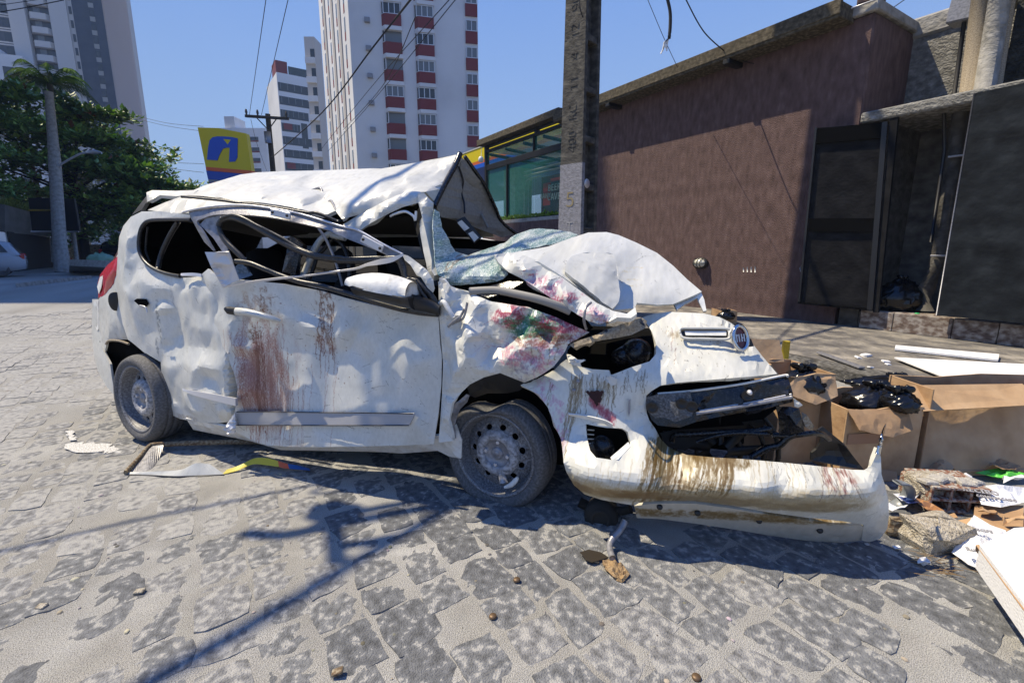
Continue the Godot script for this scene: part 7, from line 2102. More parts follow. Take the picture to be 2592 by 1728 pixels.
	for q in [[[1066, 832], [1288, 850], [1288, 868], [1066, 849], lin(.62, .1, .02), "orange_stripe"], [[1066, 850], [1288, 869], [1288, 905], [1070, 890], lin(.008, .06, .34), "blue_stripe"], [[1070, 891], [1288, 906], [1288, 1100], [1085, 1100], lin(.2, .21, .22), "base"]]:
		s = st0()
		prism(s, PackedVector2Array([X.call(q[0][0], q[0][1]), X.call(q[1][0], q[1][1]), X.call(q[2][0], q[2][1]), X.call(q[3][0], q[3][1])]), .5, Transform3D(Basis(), Vector3(0, 0, -.5)))
		obj(q[5], s, mat(q[4], .4), sg)
	var blue = mat(lin(.01, .07, .42), .4)
	s = st0()
	var em := PackedVector2Array()
	for q in [[1078, 800], [1092, 740], [1102, 712], [1118, 698], [1140, 694], [1168, 694], [1212, 697], [1238, 703], [1226, 790], [1214, 808], [1184, 810], [1195, 745], [1178, 745], [1160, 750], [1140, 780], [1128, 803]]: em.append(X.call(q[0], q[1]))
	prism(s, em, .03, Transform3D(Basis(), Vector3.ZERO))
	var emb = obj("emblem", s, blue, sg)
	s = st0()
	prism(s, PackedVector2Array([X.call(1169, 706), X.call(1205, 709), X.call(1187, 731)]), .034, Transform3D(Basis(), Vector3.ZERO))
	obj("emblem_notch", s, mat(lin(.6, .46, .0), .4), emb)
	s = st0()
	prism(s, PackedVector2Array([X.call(1100, 902), X.call(1230, 908), X.call(1230, 946), X.call(1102, 942)]), .03, Transform3D(Basis(), Vector3.ZERO))
	obj("price_board", s, mat(lin(.65, .13, .04), .5), sg)
	var c0 = X.call(1158, 922)
	txt("lettering", "DI.CIO", .36, Transform3D(Basis(), Vector3(c0.x, c0.y, .04)), mat(lin(.03, .02, .2), .5), sg, "Droid Serif", 700)
	s = st0()
	abox(s, -1.0, 0, -.45, 1.15, 2.6, -.05)
	obj("plinth", s, M.concrete, sg)
	# the cable bundle over the street that shades the foreground
	s = st0(0)
	tube(s, spline([Vector3(1.0, 7.6, -8.3), Vector3(-2.8, 7.15, -4.9), Vector3(-5.3, 6.95, -1.9), Vector3(-7.9, 7.0, .9), Vector3(-10.5, 7.4, 5.0)], 8), .036, 7)
	tag(obj("cable_bundle", s, M.wire), "thick overhead cable bundle running from the concrete pole across the street", "cable")
	# low slack cables with a splice box; their tangled shade lies left of the front wheel
	var sk = thing("slack_cables", "low sagging telephone cables with a splice box above the wreck", "cable")
	var lift = Vector3(-.56, 1.0, -.16) * 5.0
	for q in [[[Vector3(-1.372, 0, -2.197), Vector3(-1.034, 0, -2.24), Vector3(-0.637, 0, -2.285), Vector3(-0.156, 0, -2.351), Vector3(0.801, 0, -2.467)], .014], [[Vector3(-1.204, 0, -1.897), Vector3(-1.038, 0, -1.877), Vector3(-0.885, 0, -1.93), Vector3(-0.576, 0, -2.044), Vector3(-0.08, 0, -2.197), Vector3(0.779, 0, -2.39)], .036], [[Vector3(-0.93, 0, -1.897), Vector3(-0.855, 0, -2.007), Vector3(-0.596, 0, -2.122), Vector3(-0.173, 0, -2.258)], .028], [[Vector3(-0.71, 0, -1.694), Vector3(-0.772, 0, -1.839), Vector3(-0.844, 0, -2.007), Vector3(-0.896, 0, -2.163)], .042], [[Vector3(-0.704, 0, -1.808), Vector3(-0.634, 0, -1.824), Vector3(-0.531, 0, -1.864)], .03]]:
		s = st0(0)
		var pts = []
		for e in q[0]: pts.append(e + lift)
		if q[0].size() == 5:
			pts.insert(0, Vector3(-8.0, 5.4, pts[0].z + 2.0))
			pts.append(Vector3(1.0, 6.3, -8.25))
		tube(s, spline(pts, 6), q[1], 7, true, 1.0, Vector3(.2, 1, .3))
		obj("cable", s, M.wire, sk)
	s = st0()
	box(s, Vector3(-0.859, 0, -2.063) + lift, Vector3(.2, .2, .16), Basis(), .03)
	obj("splice_box", s, M.black, sk)
	# overhead wires
	var W = [[Vector3(-14.602, 8.503, -28), Vector3(-7.443, 8.806, -16), .015], [Vector3(-13.93, 8.503, -28), Vector3(-6.756, 8.806, -16), .015], [Vector3(-13.125, 6.061, -27), Vector3(-7.544, 6.514, -20), Vector3(-3.759, 6.589, -14), Vector3(-1.89, 5.921, -10), .028], [Vector3(-11.474, 7.156, -30), Vector3(-5.448, 7.534, -20), Vector3(-1.373, 6.856, -12), .014], [Vector3(-11.122, 6.984, -30), Vector3(-5.354, 7.095, -20), Vector3(-1.27, 6.825, -12), .014], [Vector3(-10.126, 8.179, -30), Vector3(-5.095, 7.479, -20), Vector3(-2.584, 7.322, -14), .016],
		[Vector3(-34.398, 13.064, -45), Vector3(-29.024, 11.533, -42), Vector3(-22.167, 9.807, -36), .02], [Vector3(-34.437, 12.826, -45), Vector3(-29.056, 11.309, -42), Vector3(-22.208, 9.486, -36), .02], [Vector3(-29.602, 8.185, -40), Vector3(-26.084, 7.699, -38), Vector3(-22.466, 7.267, -36), .02], [Vector3(-29.629, 8.009, -40), Vector3(-26.147, 7.252, -38), Vector3(-22.542, 6.671, -36), .02], [Vector3(-29.303, 14.505, -30), Vector3(-27.608, 14.76, -30), Vector3(-24.72, 14.649, -29), .03], [Vector3(-29.228, 14.857, -30), Vector3(-27.658, 15.052, -30), Vector3(-25.001, 14.836, -29), .02],
		[Vector3(-34.204, 6.584, -33), Vector3(-33.151, 6.936, -36), Vector3(-31.307, 7.199, -40), .03], [Vector3(-34.282, 6.219, -33), Vector3(-33.239, 6.471, -36), Vector3(-27.702, 6.977, -44), .03],
		[Vector3(2.037, 5.005, -8), Vector3(2.452, 4.6, -8.4), Vector3(2.969, 4.428, -9.2), .006], [Vector3(2.631, 4.975, -8), Vector3(3.039, 4.582, -8.2), Vector3(3.649, 4.393, -8.6), .012], [Vector3(3.649, 4.393, -8.6), Vector3(4.071, 4.201, -8.4), Vector3(4.597, 4.244, -8), Vector3(5.175, 4.452, -7.6), Vector3(5.443, 4.629, -7.2), .008],
		[Vector3(-14.543, 8.268, -28), Vector3(-17.414, 8.235, -34), Vector3(-19.911, 7.391, -40), .015]]
	for k in W.size():
		var a = W[k]
		s = st0(0)
		tube(s, spline(a.slice(0, a.size() - 1), 10), a[-1] * .8, 5)
		var where = ["leftmost steep wire running up from the crossarm pole", "steep wire just right of the leftmost one", "thick black cable crossing the red and white tower", "upper thin wire crossing the tower's lower balconies", "lower thin wire crossing the tower's lower balconies", "short wire near the tower's first balcony column", "upper wire between blue strip tower and sign", "second wire between blue strip tower and sign", "high wire from tree top to sign", "low wire from tree top to sign", "lower wire in the top left corner", "upper wire in the top left corner", "upper wire across the almond tree", "lower wire across the almond tree", "thin wire dropping to the brown eave", "black cable curving down to the brown eave", "sagging wire across the brown wall's top", "wire falling behind the sign from the crossarm"][k]
		tag(obj("overhead_wire", s, M.wire), where, "wire", "overhead wires")
	s = st0(0)
	tube(s, spline([Vector3(2.045, 4.561, -7), Vector3(2.111, 4.355, -7), Vector3(2.126, 4.173, -7), Vector3(2.121, 4.021, -7)], 8), .022, 8)
	var cb = tag(obj("hanging_cable", s, M.wire), "thick black cable hanging free with a frayed pale end", "cable")
	s = st0(0)
	for k in 5: tube(s, spline([Vector3(2.115, 4.026, -7), Vector3(2.093, 3.963, -7) + Vector3(rng.randf_range(-.04, .04), 0, 0), Vector3(2.055, 3.856, -7) + Vector3(rng.randf_range(-.05, .05), rng.randf_range(-.03, .05), 0)], 4), .009, 5)
	obj("frayed_end", s, M.dull_white, cb)

func left_side():
	var s
	# concrete wall band over a ribbed metal fence
	var A = Vector3(-17.592, 2.698, -16.6); var B = Vector3(-21.903, 2.852, -22); var C = Vector3(-24.761, 1.814, -26)
	var cw = thing("concrete_parapet", "broad bare concrete parapet with grass on top at the left edge", "wall")
	s = st0()
	var lo = [Vector3(-27.42, 2.135, -25.6), Vector3(-29.733, 2.092, -29.6), Vector3(-31.402, 1.986, -33)]
	var hi = [Vector3(-27.114, 3.56, -25.6), Vector3(-28.241, 3.542, -27.4), Vector3(-29.47, 3.398, -29.6), Vector3(-31.329, 2.371, -33)]
	plate(s, [lo[0], lo[1], hi[2], hi[0]], .3)
	plate(s, [lo[1], lo[2], hi[3], hi[2]], .3)
	obj("wall", s, rough_mat(97, .01, [[0, lin(.12, .115, .105)], [.6, lin(.19, .185, .175)], [1, lin(.26, .255, .24)]], .2, .95, 2.0), cw)
	var mm := MultiMesh.new()
	mm.transform_format = MultiMesh.TRANSFORM_3D
	mm.mesh = leaf_mesh(.15)
	mm.instance_count = 1500
	for i in 1500:
		var f = rng.randf()
		var p = hi[0].lerp(hi[2], f) + Vector3(rng.randf_range(-.2, .2), rng.randf_range(-.1, .1), rng.randf_range(-.7, .1))
		mm.set_instance_transform(i, Transform3D(Basis.from_euler(Vector3(rng.randf_range(-.7, .7), rng.randf() * TAU, 0)).scaled(Vector3.ONE * rng.randf_range(.15, .4)), p))
	var mi := MultiMeshInstance3D.new()
	mi.name = "grass_fringe"; mi.multimesh = mm; mi.material_override = leaf_mat(lin(.17, .22, .03))
	cw.add_child(mi)
	mi.set_meta("kind", "stuff")
	var fe = thing("ribbed_fence", "pale ribbed metal fence under the concrete parapet", "fence")
	var f0 = lo[0] + Vector3(.1, 0, -.3); var f1 = lo[2] + Vector3(-.9, 0, -.4)
	var n = 52
	for k in n:
		var a = f0.lerp(f1, k / float(n)); var b = f0.lerp(f1, (k + .72) / n)
		s = st0()
		plate(s, [Vector3(a.x, .42, a.z), Vector3(b.x, .42, b.z), Vector3(b.x, a.y + .1, b.z), Vector3(a.x, a.y + .1, a.z)], .04)
		obj("rib", s, M.rib if M.has("rib") else set_rib(), fe)
	s = st0()
	plate(s, [Vector3(f0.x, -.05, f0.z - .05), Vector3(f1.x, -.05, f1.z - .05), Vector3(f1.x, f1.y, f1.z - .05), Vector3(f0.x, f0.y, f0.z - .05)], .1)
	obj("backing", s, mat(lin(.035, .035, .033), .9), fe)
	# black hoarding on posts
	var hb = thing("black_hoarding", "black double hoarding with yellow line behind the lamp pole", "hoarding")
	var bl = mat(lin(.008, .01, .014), .5)
	for q in [[[Vector3(-25.442, 2.116, -25.5), Vector3(-24.225, 2.116, -25.5), Vector3(-24.058, 3.825, -25.5), Vector3(-25.312, 3.825, -25.5)], 0], [[Vector3(-25.076, 2.151, -27), Vector3(-24.279, 2.151, -27), Vector3(-24.274, 3.944, -27), Vector3(-24.96, 3.944, -27)], 1]]:
		s = st0(); plate(s, q[0], .12)
		var bd = obj("board", s, bl, hb)
		s = st0(0); tube(s, [q[0][0] + Vector3(0, 0, .05), q[0][1] + Vector3(0, 0, .05)], .04, 5)
		obj("board_edge", s, M.silver, bd)
		if q[1] == 0:
			s = st0(0); tube(s, [Vector3(-25.284, 3.197, -25.4), Vector3(-24.036, 3.185, -25.4)], .05, 5)
			obj("yellow_line", s, mat(lin(.3, .2, .02), .6), bd)
	for q in [[Vector3(-24.628, 2.134, -27), Vector3(-24.721, 0.461, -27)], [Vector3(-24.4, 2.12, -25.6), Vector3(-24.709, 0.502, -25.6)]]:
		s = st0(0); tube(s, q, .1, 8)
		obj("post", s, M.concrete, hb)
	# painted low wall with pillar beside it
	var gw = thing("painted_wall", "low wall with faded blue and white paint behind the poles", "wall")
	s = st0(); plate(s, [Vector3(-34.848, 0.152, -36), Vector3(-28.251, 0.152, -36), Vector3(-28.039, 1.521, -36), Vector3(-34.586, 1.521, -36)], .3)
	obj("wall", s, rough_mat(98, .03, [[0, lin(.03, .05, .12)], [.3, lin(.12, .15, .18)], [.5, lin(.3, .31, .3)], [.7, lin(.06, .12, .2)], [1, lin(.2, .1, .08)]], .25, .9, 0.0), gw)
	for k in 5:
		s = st0(); plate(s, [Vector3(-33.184, 0.209, -35.6) + Vector3(k * .55, 0, 0), Vector3(-33.025, 0.209, -35.6) + Vector3(k * .55, 0, 0), Vector3(-32.968, 0.521, -35.6) + Vector3(k * .55, 0, 0), Vector3(-33.126, 0.521, -35.6) + Vector3(k * .55, 0, 0)], .05)
		obj("red_stripe", s, mat(lin(.2, .05, .035), .9), gw)
	var pi = thing("white_pillar", "peeling white concrete pillar at the end of the ribbed fence", "pillar")
	s = st0(); plate(s, [Vector3(-31.009, 0.314, -32), Vector3(-30.703, 0.314, -32), Vector3(-30.559, 1.925, -32), Vector3(-30.861, 1.925, -32)], .4)
	obj("shaft", s, M.dull_white, pi)
	# kerbed island in the sun
	var isl = thing("kerb_island", "pale concrete island with a short post in front of the painted wall", "kerb")
	s = st0(); plate(s, [Vector3(-23.096, 0, -24.673), Vector3(-20.201, 0, -24.072), Vector3(-17.549, 0.4, -20.958), Vector3(-20.657, 0.45, -22.131)], .3)
	obj("kerb_face", s, M.concrete, isl)
	s = st0()
	quad(s, Vector3(-20.873, 0.45, -22.364), Vector3(-23.412, 0.5, -25.113), Vector3(-20.983, 0.5, -25.113), Vector3(-17.549, 0.4, -20.958))
	obj("top", s, rough_mat(99, .02, [[0, lin(.3, .28, .24)], [1, lin(.45, .43, .38)]], .3, .95, 0.0), isl)
	s = st0(); abox(s, -.15, 0, -.15, .15, .75, .15, .02)
	var po = obj("post", s, M.concrete, isl); po.position = Vector3(-23.006, 0, -26.316)
	s = st0(); quad(s, Vector3(-22.453, 0.01, -22.506), Vector3(-23.768, 0.01, -24.786), Vector3(-20.404, 0.01, -23.592), Vector3(-19.736, 0.01, -22.15))
	tag(obj("far_pavement", s, rough_mat(99, .02, [[0, lin(.3, .28, .24)], [1, lin(.45, .43, .38)]], .3, .95, 0.0)), "sunlit strip of pavement at the foot of the lamp pole", "", "", "structure")
	s = st0(); plate(s, [Vector3(-17.387, 0, -16.481), Vector3(-19.332, 0, -21.689), Vector3(-17.865, 0.12, -20.048), Vector3(-16.202, 0.12, -15.365)], .3)
	tag(obj("far_kerb", s, M.concrete), "low kerb across the road on the left", "", "", "structure")
	for q in [[Vector3(-20.855, 0.55, -23.942), .5, 3], [Vector3(-20.566, 0.55, -23.942), .55, 4]]:
		var b = bin_bag("green_bag", "pale green rubbish bag on the kerb island, left one" if q[2] == 3 else "pale green rubbish bag on the kerb island beside the wreck's tail", Vector3(q[1], .32, .45), q[2])
		b.position = q[0] + Vector3(0, .1, 0)
		for c in b.get_children(): c.material_override = mat(lin(.2, .36, .25), .5)
	# parked cars
	car_at("parked_car", "white parked hatchback cut by the left edge", Vector3(-22.59, 0, -20.996) + Vector3(-1.3, 0, .6), 3.9, mat(lin(.42, .46, .52), .25), 1.1)
	car_at("dark_car", "dark parked car with red tail light beyond the wreck's tail", Vector3(-28.48, 0, -34) + Vector3(.8, .25, 0), 1.95, mat(lin(.012, .012, .014), .15), 1.0)
	# tall block out of the picture on the left whose shade falls across the road
	var ob = thing("roadside_block", "grey block beyond the left edge that shades the road", "building", Vector3(-20.6, 0, -18.2))
	s = st0()
	prism(s, PackedVector2Array([Vector2(0, 0), Vector2(-19.5, 17.3), Vector2(-26, 17), Vector2(-26, 0)]), 46, Transform3D(Basis(Vector3(1, 0, 0), Vector3(0, 0, -1), Vector3(0, 1, 0)), Vector3.ZERO))
	obj("wall", s, M.concrete, ob)
	for f in 11:
		for k in 4:
			s = st0(); abox(s, -4 - k * 5.4, 3 + f * 3.6, .0, -2 - k * 5.4, 4.8 + f * 3.6, .05)
			obj("window", s, M.far_glass, ob)

func set_rib() -> Material:
	M.rib = mat(lin(.6, .59, .55), .8)
	return M.rib

# a parked hatchback: body, glass, wheels, lights
func car_at(called: String, label: String, p: Vector3, turn: float, m: Material, k: float):
	var t = thing(called, label, "car", p, turn)
	var s = st0(0)
	var rows = []
	# sections along the length: x, sill y, waist y, half width
	for q in [[-1.95, .5, .75, .6], [-1.9, .32, .85, .76], [-1.5, .25, .95, .82], [-.6, .24, .96, .84], [.5, .24, .95, .84], [1.2, .26, .9, .82], [1.75, .32, .8, .74], [1.9, .42, .66, .6]]:
		var ring = []
		for e in [[-1.0, 0.0], [-1.04, .35], [-1.0, .8], [-.93, 1.0], [-.4, 1.04], [.4, 1.04], [.93, 1.0], [1.0, .8], [1.04, .35], [1.0, 0.0], [.5, -.05], [-.5, -.05]]:
			ring.append(Vector3(q[0], lerp(q[1], q[2], e[1]), q[3] * e[0]) * k)
		rows.append(ring)
	loft(s, rows, true); fan(s, rows[0]); fan(s, rows[-1], true)
	obj("body", s, m, t)
	s = st0(0)
	rows = []
	for q in [[-1.85, .86, .1], [-1.55, 1.36, 1.0], [-.9, 1.5, 1.0], [0, 1.5, 1.0], [.5, 1.38, 1.0], [1.15, .9, .1]]:
		var ring = []
		for e in [[-.78, 0.0], [-.74, .5], [-.64, .95], [-.3, 1.02], [.3, 1.02], [.64, .95], [.74, .5], [.78, 0.0]]:
			ring.append(Vector3(q[0], lerp(.86, q[1], e[1]), e[0]) * k)
		rows.append(ring)
	loft(s, rows); fan(s, rows[0]); fan(s, rows[-1], true)
	obj("cabin", s, m, t)
	for z in [-1, 1]:
		for q in [[[-1.5, .98], [-.75, .98], [-.75, 1.38], [-1.3, 1.34]], [[-.65, .98], [.1, .98], [.1, 1.38], [-.65, 1.4]], [[.2, .98], [.85, .98], [.5, 1.28], [.2, 1.36]]]:
			s = st0()
			var v = []
			for e in q: v.append(Vector3(e[0], e[1], z * (.8 - (e[1] - .95) * .26)) * k)
			quad(s, v[0], v[1], v[2], v[3])
			obj("window", s, M.far_glass, t)
	s = st0(); quad(s, Vector3(-1.86, .95, -.6) * k, Vector3(-1.66, 1.32, -.52) * k, Vector3(-1.66, 1.32, .52) * k, Vector3(-1.86, .95, .6) * k)
	obj("rear_window", s, M.far_glass, t)
	for z in [-1, 1]:
		s = st0(); box(s, Vector3(-1.86, .8, z * .68) * k, Vector3(.16, .26, .2), Basis(), .04)
		obj("tail_light", s, M.red_lens, t)
		for x in [-1.2, 1.22]:
			s = st0(0)
			lathe(s, [Vector2(0, .05), Vector2(.17, .06), Vector2(.19, .08), Vector2(.28, .09), Vector2(.31, .05), Vector2(.31, -.1), Vector2(.2, -.12)], Transform3D(Basis(Vector3(1, 0, 0), PI / 2 * z), Vector3(x, .31, z * .76) * k), 24)
			obj("wheel", s, M.rubber, t)

# ---------------------------------------------------------------- rubbish and small things
func card_box(label: String, a: Vector3, b: Vector3, depth: float, h: float, lean := 0.0, flaps := true, open_front := 0.0) -> Node3D:
	# a is the near left foot, b the near right foot
	var d = (b - a); var w = d.length(); d = d.normalized()
	var t = thing("cardboard_box", label, "cardboard box", a, atan2(-d.z, d.x), "cardboard boxes in the gutter")
	var th = .008
	var s
	for q in [["front", 0, 0, w, h - open_front, 0, -th], ["back", 0, 0, w, h, -depth, -depth + th], ["side", 0, 0, th, h, -depth + th, -th], ["side", w - th, 0, w, h, -depth + th, -th], ["bottom", th, .004, w - th, .012, -depth + th, -th]]:
		var p: ArrayMesh
		if q[0] == "front" or q[0] == "back":
			p = sheet(pv([q[1], q[2], 0, q[3], q[2], 0, q[3], q[4], 0, w * .6, q[4] + .01, .005, w * .3, q[4] - .012, .0, q[1], q[4], 0]), pv([w * .5, h * .5, .012, w * .3, h * .66, -.006, w * .7, h * .6, .01]), {"step": .04, "dent": .002, "df": 4.0, "flange": th, "seed": int(w * 100)})
			var o = obj(q[0], p, M.card, t)
			o.position.z = q[5]
		else:
			s = st0(); abox(s, q[1], q[2], q[5], q[3], q[4], q[6], .002)
			obj(q[0], s, M.card_dark, t)
	return t

func litter():
	M.card = rough_mat(101, .012, [[0, lin(.34, .21, .11)], [.5, lin(.46, .3, .165)], [1, lin(.54, .38, .23)]], .9, .9, 1.0)
	M.card_dark = rough_mat(102, .012, [[0, lin(.28, .165, .085)], [.5, lin(.38, .24, .13)], [1, lin(.46, .31, .18)]], .9, .9, 1.0)
	M.paper = rough_mat(103, .05, [[0, lin(.6, .6, .6)], [.35, lin(.74, .74, .75)], [1, lin(.78, .78, .79)]], 2.0, .8, 2.0)
	var bagm = mat(lin(.006, .006, .007), .2)
	M.bag = bagm
	var s
	# torn sign frame on the road
	var fr = thing("torn_sign_frame", "torn sheet metal sign edge with yellow, orange and blue paint on the road", "sign frame")
	var rust = rough_mat(104, .03, [[0, lin(.04, .025, .015)], [.4, lin(.14, .09, .05)], [.7, lin(.3, .26, .18)], [1, lin(.4, .38, .32)]], 3.0, .9, 4.0)
	s = st0(0)
	tube(s, spline([Vector3(-2.166, 0.015, -2.432), Vector3(-2.204, 0.03, -2.578), Vector3(-2.236, 0.05, -2.706), Vector3(-2.199, 0.05, -2.738), Vector3(-2.013, 0.05, -2.765), Vector3(-1.696, 0.05, -2.785), Vector3(-1.372, 0.05, -2.799)], 6), .018, 6, true, .6)
	obj("rusty_rail", s, rust, fr)
	var rib_ = func(nm_, a, b, m):
		return ribbon(nm_, a, b, m, .003, fr)
	rib_.call("end_plate", pv([0, 0, 0]) if false else PackedVector3Array([Vector3(-2.179, 0, -2.451), Vector3(-2.11, 0, -2.451), Vector3(-2.075, 0, -2.494), Vector3(-2.139, 0, -2.665)]), PackedVector3Array([Vector3(-2.177, 0.02, -2.454), Vector3(-2.212, 0.03, -2.601), Vector3(-2.225, 0.05, -2.706), Vector3(-2.167, 0.05, -2.732)]), M.grey_metal)
	rib_.call("white_lip", PackedVector3Array([Vector3(-2.168, 0.004, -2.433), Vector3(-2.041, 0.004, -2.433), Vector3(-1.884, 0.004, -2.418), Vector3(-1.766, 0.004, -2.423), Vector3(-1.617, 0.004, -2.438)]), PackedVector3Array([Vector3(-2.17, 0.012, -2.449), Vector3(-1.997, 0.02, -2.443), Vector3(-1.862, 0.03, -2.444), Vector3(-1.787, 0.06, -2.459), Vector3(-1.711, 0.05, -2.468), Vector3(-1.605, 0.03, -2.444)]), M.paint)
	rib_.call("yellow_band", PackedVector3Array([Vector3(-1.628, 0.005, -2.436), Vector3(-1.561, 0.012, -2.47), Vector3(-1.494, 0.03, -2.509), Vector3(-1.414, 0.025, -2.509), Vector3(-1.338, 0.02, -2.497)]), PackedVector3Array([Vector3(-1.618, 0.02, -2.464), Vector3(-1.563, 0.03, -2.498), Vector3(-1.495, 0.055, -2.536), Vector3(-1.417, 0.055, -2.536), Vector3(-1.354, 0.045, -2.523)]), mat(lin(.6, .5, .03), .4))
	rib_.call("orange_band", PackedVector3Array([Vector3(-1.338, 0.02, -2.497), Vector3(-1.303, 0.018, -2.485), Vector3(-1.272, 0.016, -2.483)]), PackedVector3Array([Vector3(-1.354, 0.045, -2.523), Vector3(-1.318, 0.04, -2.511), Vector3(-1.289, 0.036, -2.503)]), mat(lin(.6, .11, .03), .4))
	rib_.call("blue_band", PackedVector3Array([Vector3(-1.272, 0.016, -2.483), Vector3(-1.219, 0.012, -2.481), Vector3(-1.153, 0.006, -2.482)]), PackedVector3Array([Vector3(-1.289, 0.036, -2.503), Vector3(-1.233, 0.03, -2.498), Vector3(-1.164, 0.012, -2.497)]), mat(lin(.01, .08, .3), .4))
	rib_.call("black_rim", PackedVector3Array([Vector3(-2.172, 0, -2.426), Vector3(-2.028, 0, -2.415), Vector3(-1.876, 0, -2.405), Vector3(-1.734, 0, -2.41), Vector3(-1.61, 0, -2.426)]), PackedVector3Array([Vector3(-2.174, 0.008, -2.436), Vector3(-2.035, 0.008, -2.425), Vector3(-1.878, 0.008, -2.41), Vector3(-1.739, 0.008, -2.42), Vector3(-1.614, 0.008, -2.431)]), M.black)
	# boxes in the gutter behind the bumper
	var A = card_box("tall cardboard box with black plastic inside, right behind the wreck's nose", Vector3(1.532, 0, -2.56), Vector3(1.864, 0, -2.606), .36, .54)
	var B = card_box("cardboard box with black rubbish bag spilling over its front edge", Vector3(1.807, 0, -2.4), Vector3(2.254, 0, -2.441), .36, .4)
	var C = card_box("wide cardboard box at the right edge with its top flap folded down", Vector3(2.284, 0, -2.431), Vector3(3.182, 0, -2.431), .3, .5)
	for c in C.get_children():
		if str(c.name) == "front": c.rotation.x = -.3
	s = st0()
	plate(s, [Vector3(-.04, .38, .0), Vector3(.62, .42, .0), Vector3(.6, .5, -.12), Vector3(-.05, .49, -.12)], .006)
	obj("flap", s, M.card, C)
	for b in [[A, .16, .36, .05], [B, .2, .26, .06]]:
		s = st0(); abox(s, .02, b[1], .0015, b[2], b[1] + b[3], .004)
		obj("tape", s, mat(lin(.3, .17, .11), .35), b[0])
	s = st0(); plate(s, [Vector3(.0, .52, -.01), Vector3(.0, .52, -.3), Vector3(-.06, .62, -.3), Vector3(-.06, .6, -.03)], .006)
	obj("flap", s, M.card, A)
	s = st0(); plate(s, [Vector3(.0, .53, -.35), Vector3(.28, .53, -.35), Vector3(.28, .66, -.42), Vector3(.0, .68, -.42)], .006)
	obj("flap", s, M.card, A)
	var flap = func(name_, pts, inner_, parent_, m):
		return obj(name_, sheet(pts, inner_, {"step": .025, "dent": .006, "df": 8.0, "flange": .006, "torn": .002, "crumple": [8, .008]}), m, parent_)
	var fl = flap.call("flap", pv([0, .4, 0, .34, .395, .01, .33, .3, .07, .2, .27, .09, .02, .31, .07]), pv([.16, .36, .05]), B, M.card_dark)
	fl = flap.call("flap", pv([0, .0, .01, .08, .01, .06, .3, .0, .06, .34, .03, .01, .2, .05, .0]), pv([.16, .02, .05]), B, M.card)
	fl = flap.call("flap", pv([.02, .535, 0, .33, .535, 0, .31, .43, .06, .16, .39, .08, .03, .44, .06]), pv([]), A, M.card)
	var D = card_box("small open cardboard box standing by the brown wall behind the bonnet", Vector3(3.166, 0.12, -7.033), Vector3(3.41, 0.12, -7.033), .35, .2)
	for q in [["bin_bag", "black plastic bag bunched inside the tall box", Vector3(1.709, 0.46, -2.648), Vector3(.12, .1, .12), 8], ["bin_bag", "glossy black rubbish bag bulging from the middle box", Vector3(2.13, 0.36, -2.627), Vector3(.18, .1, .16), 9], ["bin_bag", "black bag slumped between middle box and wide box", Vector3(2.12, 0.42, -2.45), Vector3(.09, .07, .1), 12], ["bin_bag", "flat black bag lying on the kerb behind the boxes", Vector3(2.992, 0.22, -3.511), Vector3(.42, .06, .12), 10], ["bin_bag", "scrap of black plastic inside the small box by the wall", Vector3(3.241, 0.24, -7.033), Vector3(.14, .08, .12), 11]]:
		var b = bin_bag(q[0], q[1], q[3], q[4])
		b.position = q[2]
	# flat card and rubbish on the right
	var board = func(called, label, cat, c, th, m, dents := 0.0):
		s = st0()
		quad(s, c[0], c[3], c[2], c[1])
		var dn = Vector3(0, -th, 0)
		quad(s, c[1] + dn, c[2] + dn, c[3] + dn, c[0] + dn)
		for k in 4: quad(s, c[k], c[(k + 1) % 4], c[(k + 1) % 4] + dn, c[k] + dn)
		return tag(obj(called, s, m), label, cat)
	board.call("white_board", "large white board lying on the pavement behind the boxes", "board", [Vector3(3.72, 0.16, -3.82), Vector3(4.718, 0.16, -4.016), Vector3(5.07, 0.16, -4.331), Vector3(3.903, 0.16, -4.658)], .012, M.paper)
	board.call("white_batten", "narrow white strip lying on the pavement before the cupboard", "strip", [Vector3(4.285, 0.15, -5.128), Vector3(4.892, 0.15, -4.586), Vector3(5.116, 0.16, -4.799), Vector3(4.409, 0.16, -5.272)], .02, M.paper)
	var wp = board.call("foam_board", "thick white foam board cut by the right edge with a dark broken side", "panel", [Vector3(1.688, 0.2, -1.514), Vector3(1.455, 0.2, -1.055), Vector3(2.215, 0.2, -1.656), Vector3(1.923, 0.2, -1.621)], .09, M.paper)
	s = st0()
	plate(s, [Vector3(1.816, 0.1, -1.631), Vector3(1.594, 0.1, -1.201), Vector3(1.461, 0.19, -1.058), Vector3(1.706, 0.19, -1.534)], .01)
	obj("core", s, M.card_dark, wp)
	board.call("card_sheet", "flat torn cardboard sheet in front of the wide box", "cardboard", [Vector3(2.199, 0.02, -2.433), Vector3(3.019, 0.04, -2.424), Vector3(3.169, 0.05, -2.558), Vector3(2.278, 0.05, -2.513)], .008, M.card)
	board.call("card_flap", "brown cardboard scrap under the printed paper at the right edge", "cardboard", [Vector3(1.965, 0.03, -1.801), Vector3(2.159, 0.05, -1.778), Vector3(2.417, 0.06, -2.02), Vector3(2.205, 0.05, -2.037)], .008, M.card_dark)
	board.call("card_scrap", "small brown cardboard scrap beside the white torn paper", "cardboard", [Vector3(1.95, 0.02, -1.857), Vector3(2.054, 0.03, -1.842), Vector3(2.1, 0.07, -1.912), Vector3(2.037, 0.03, -1.942)], .006, M.card)
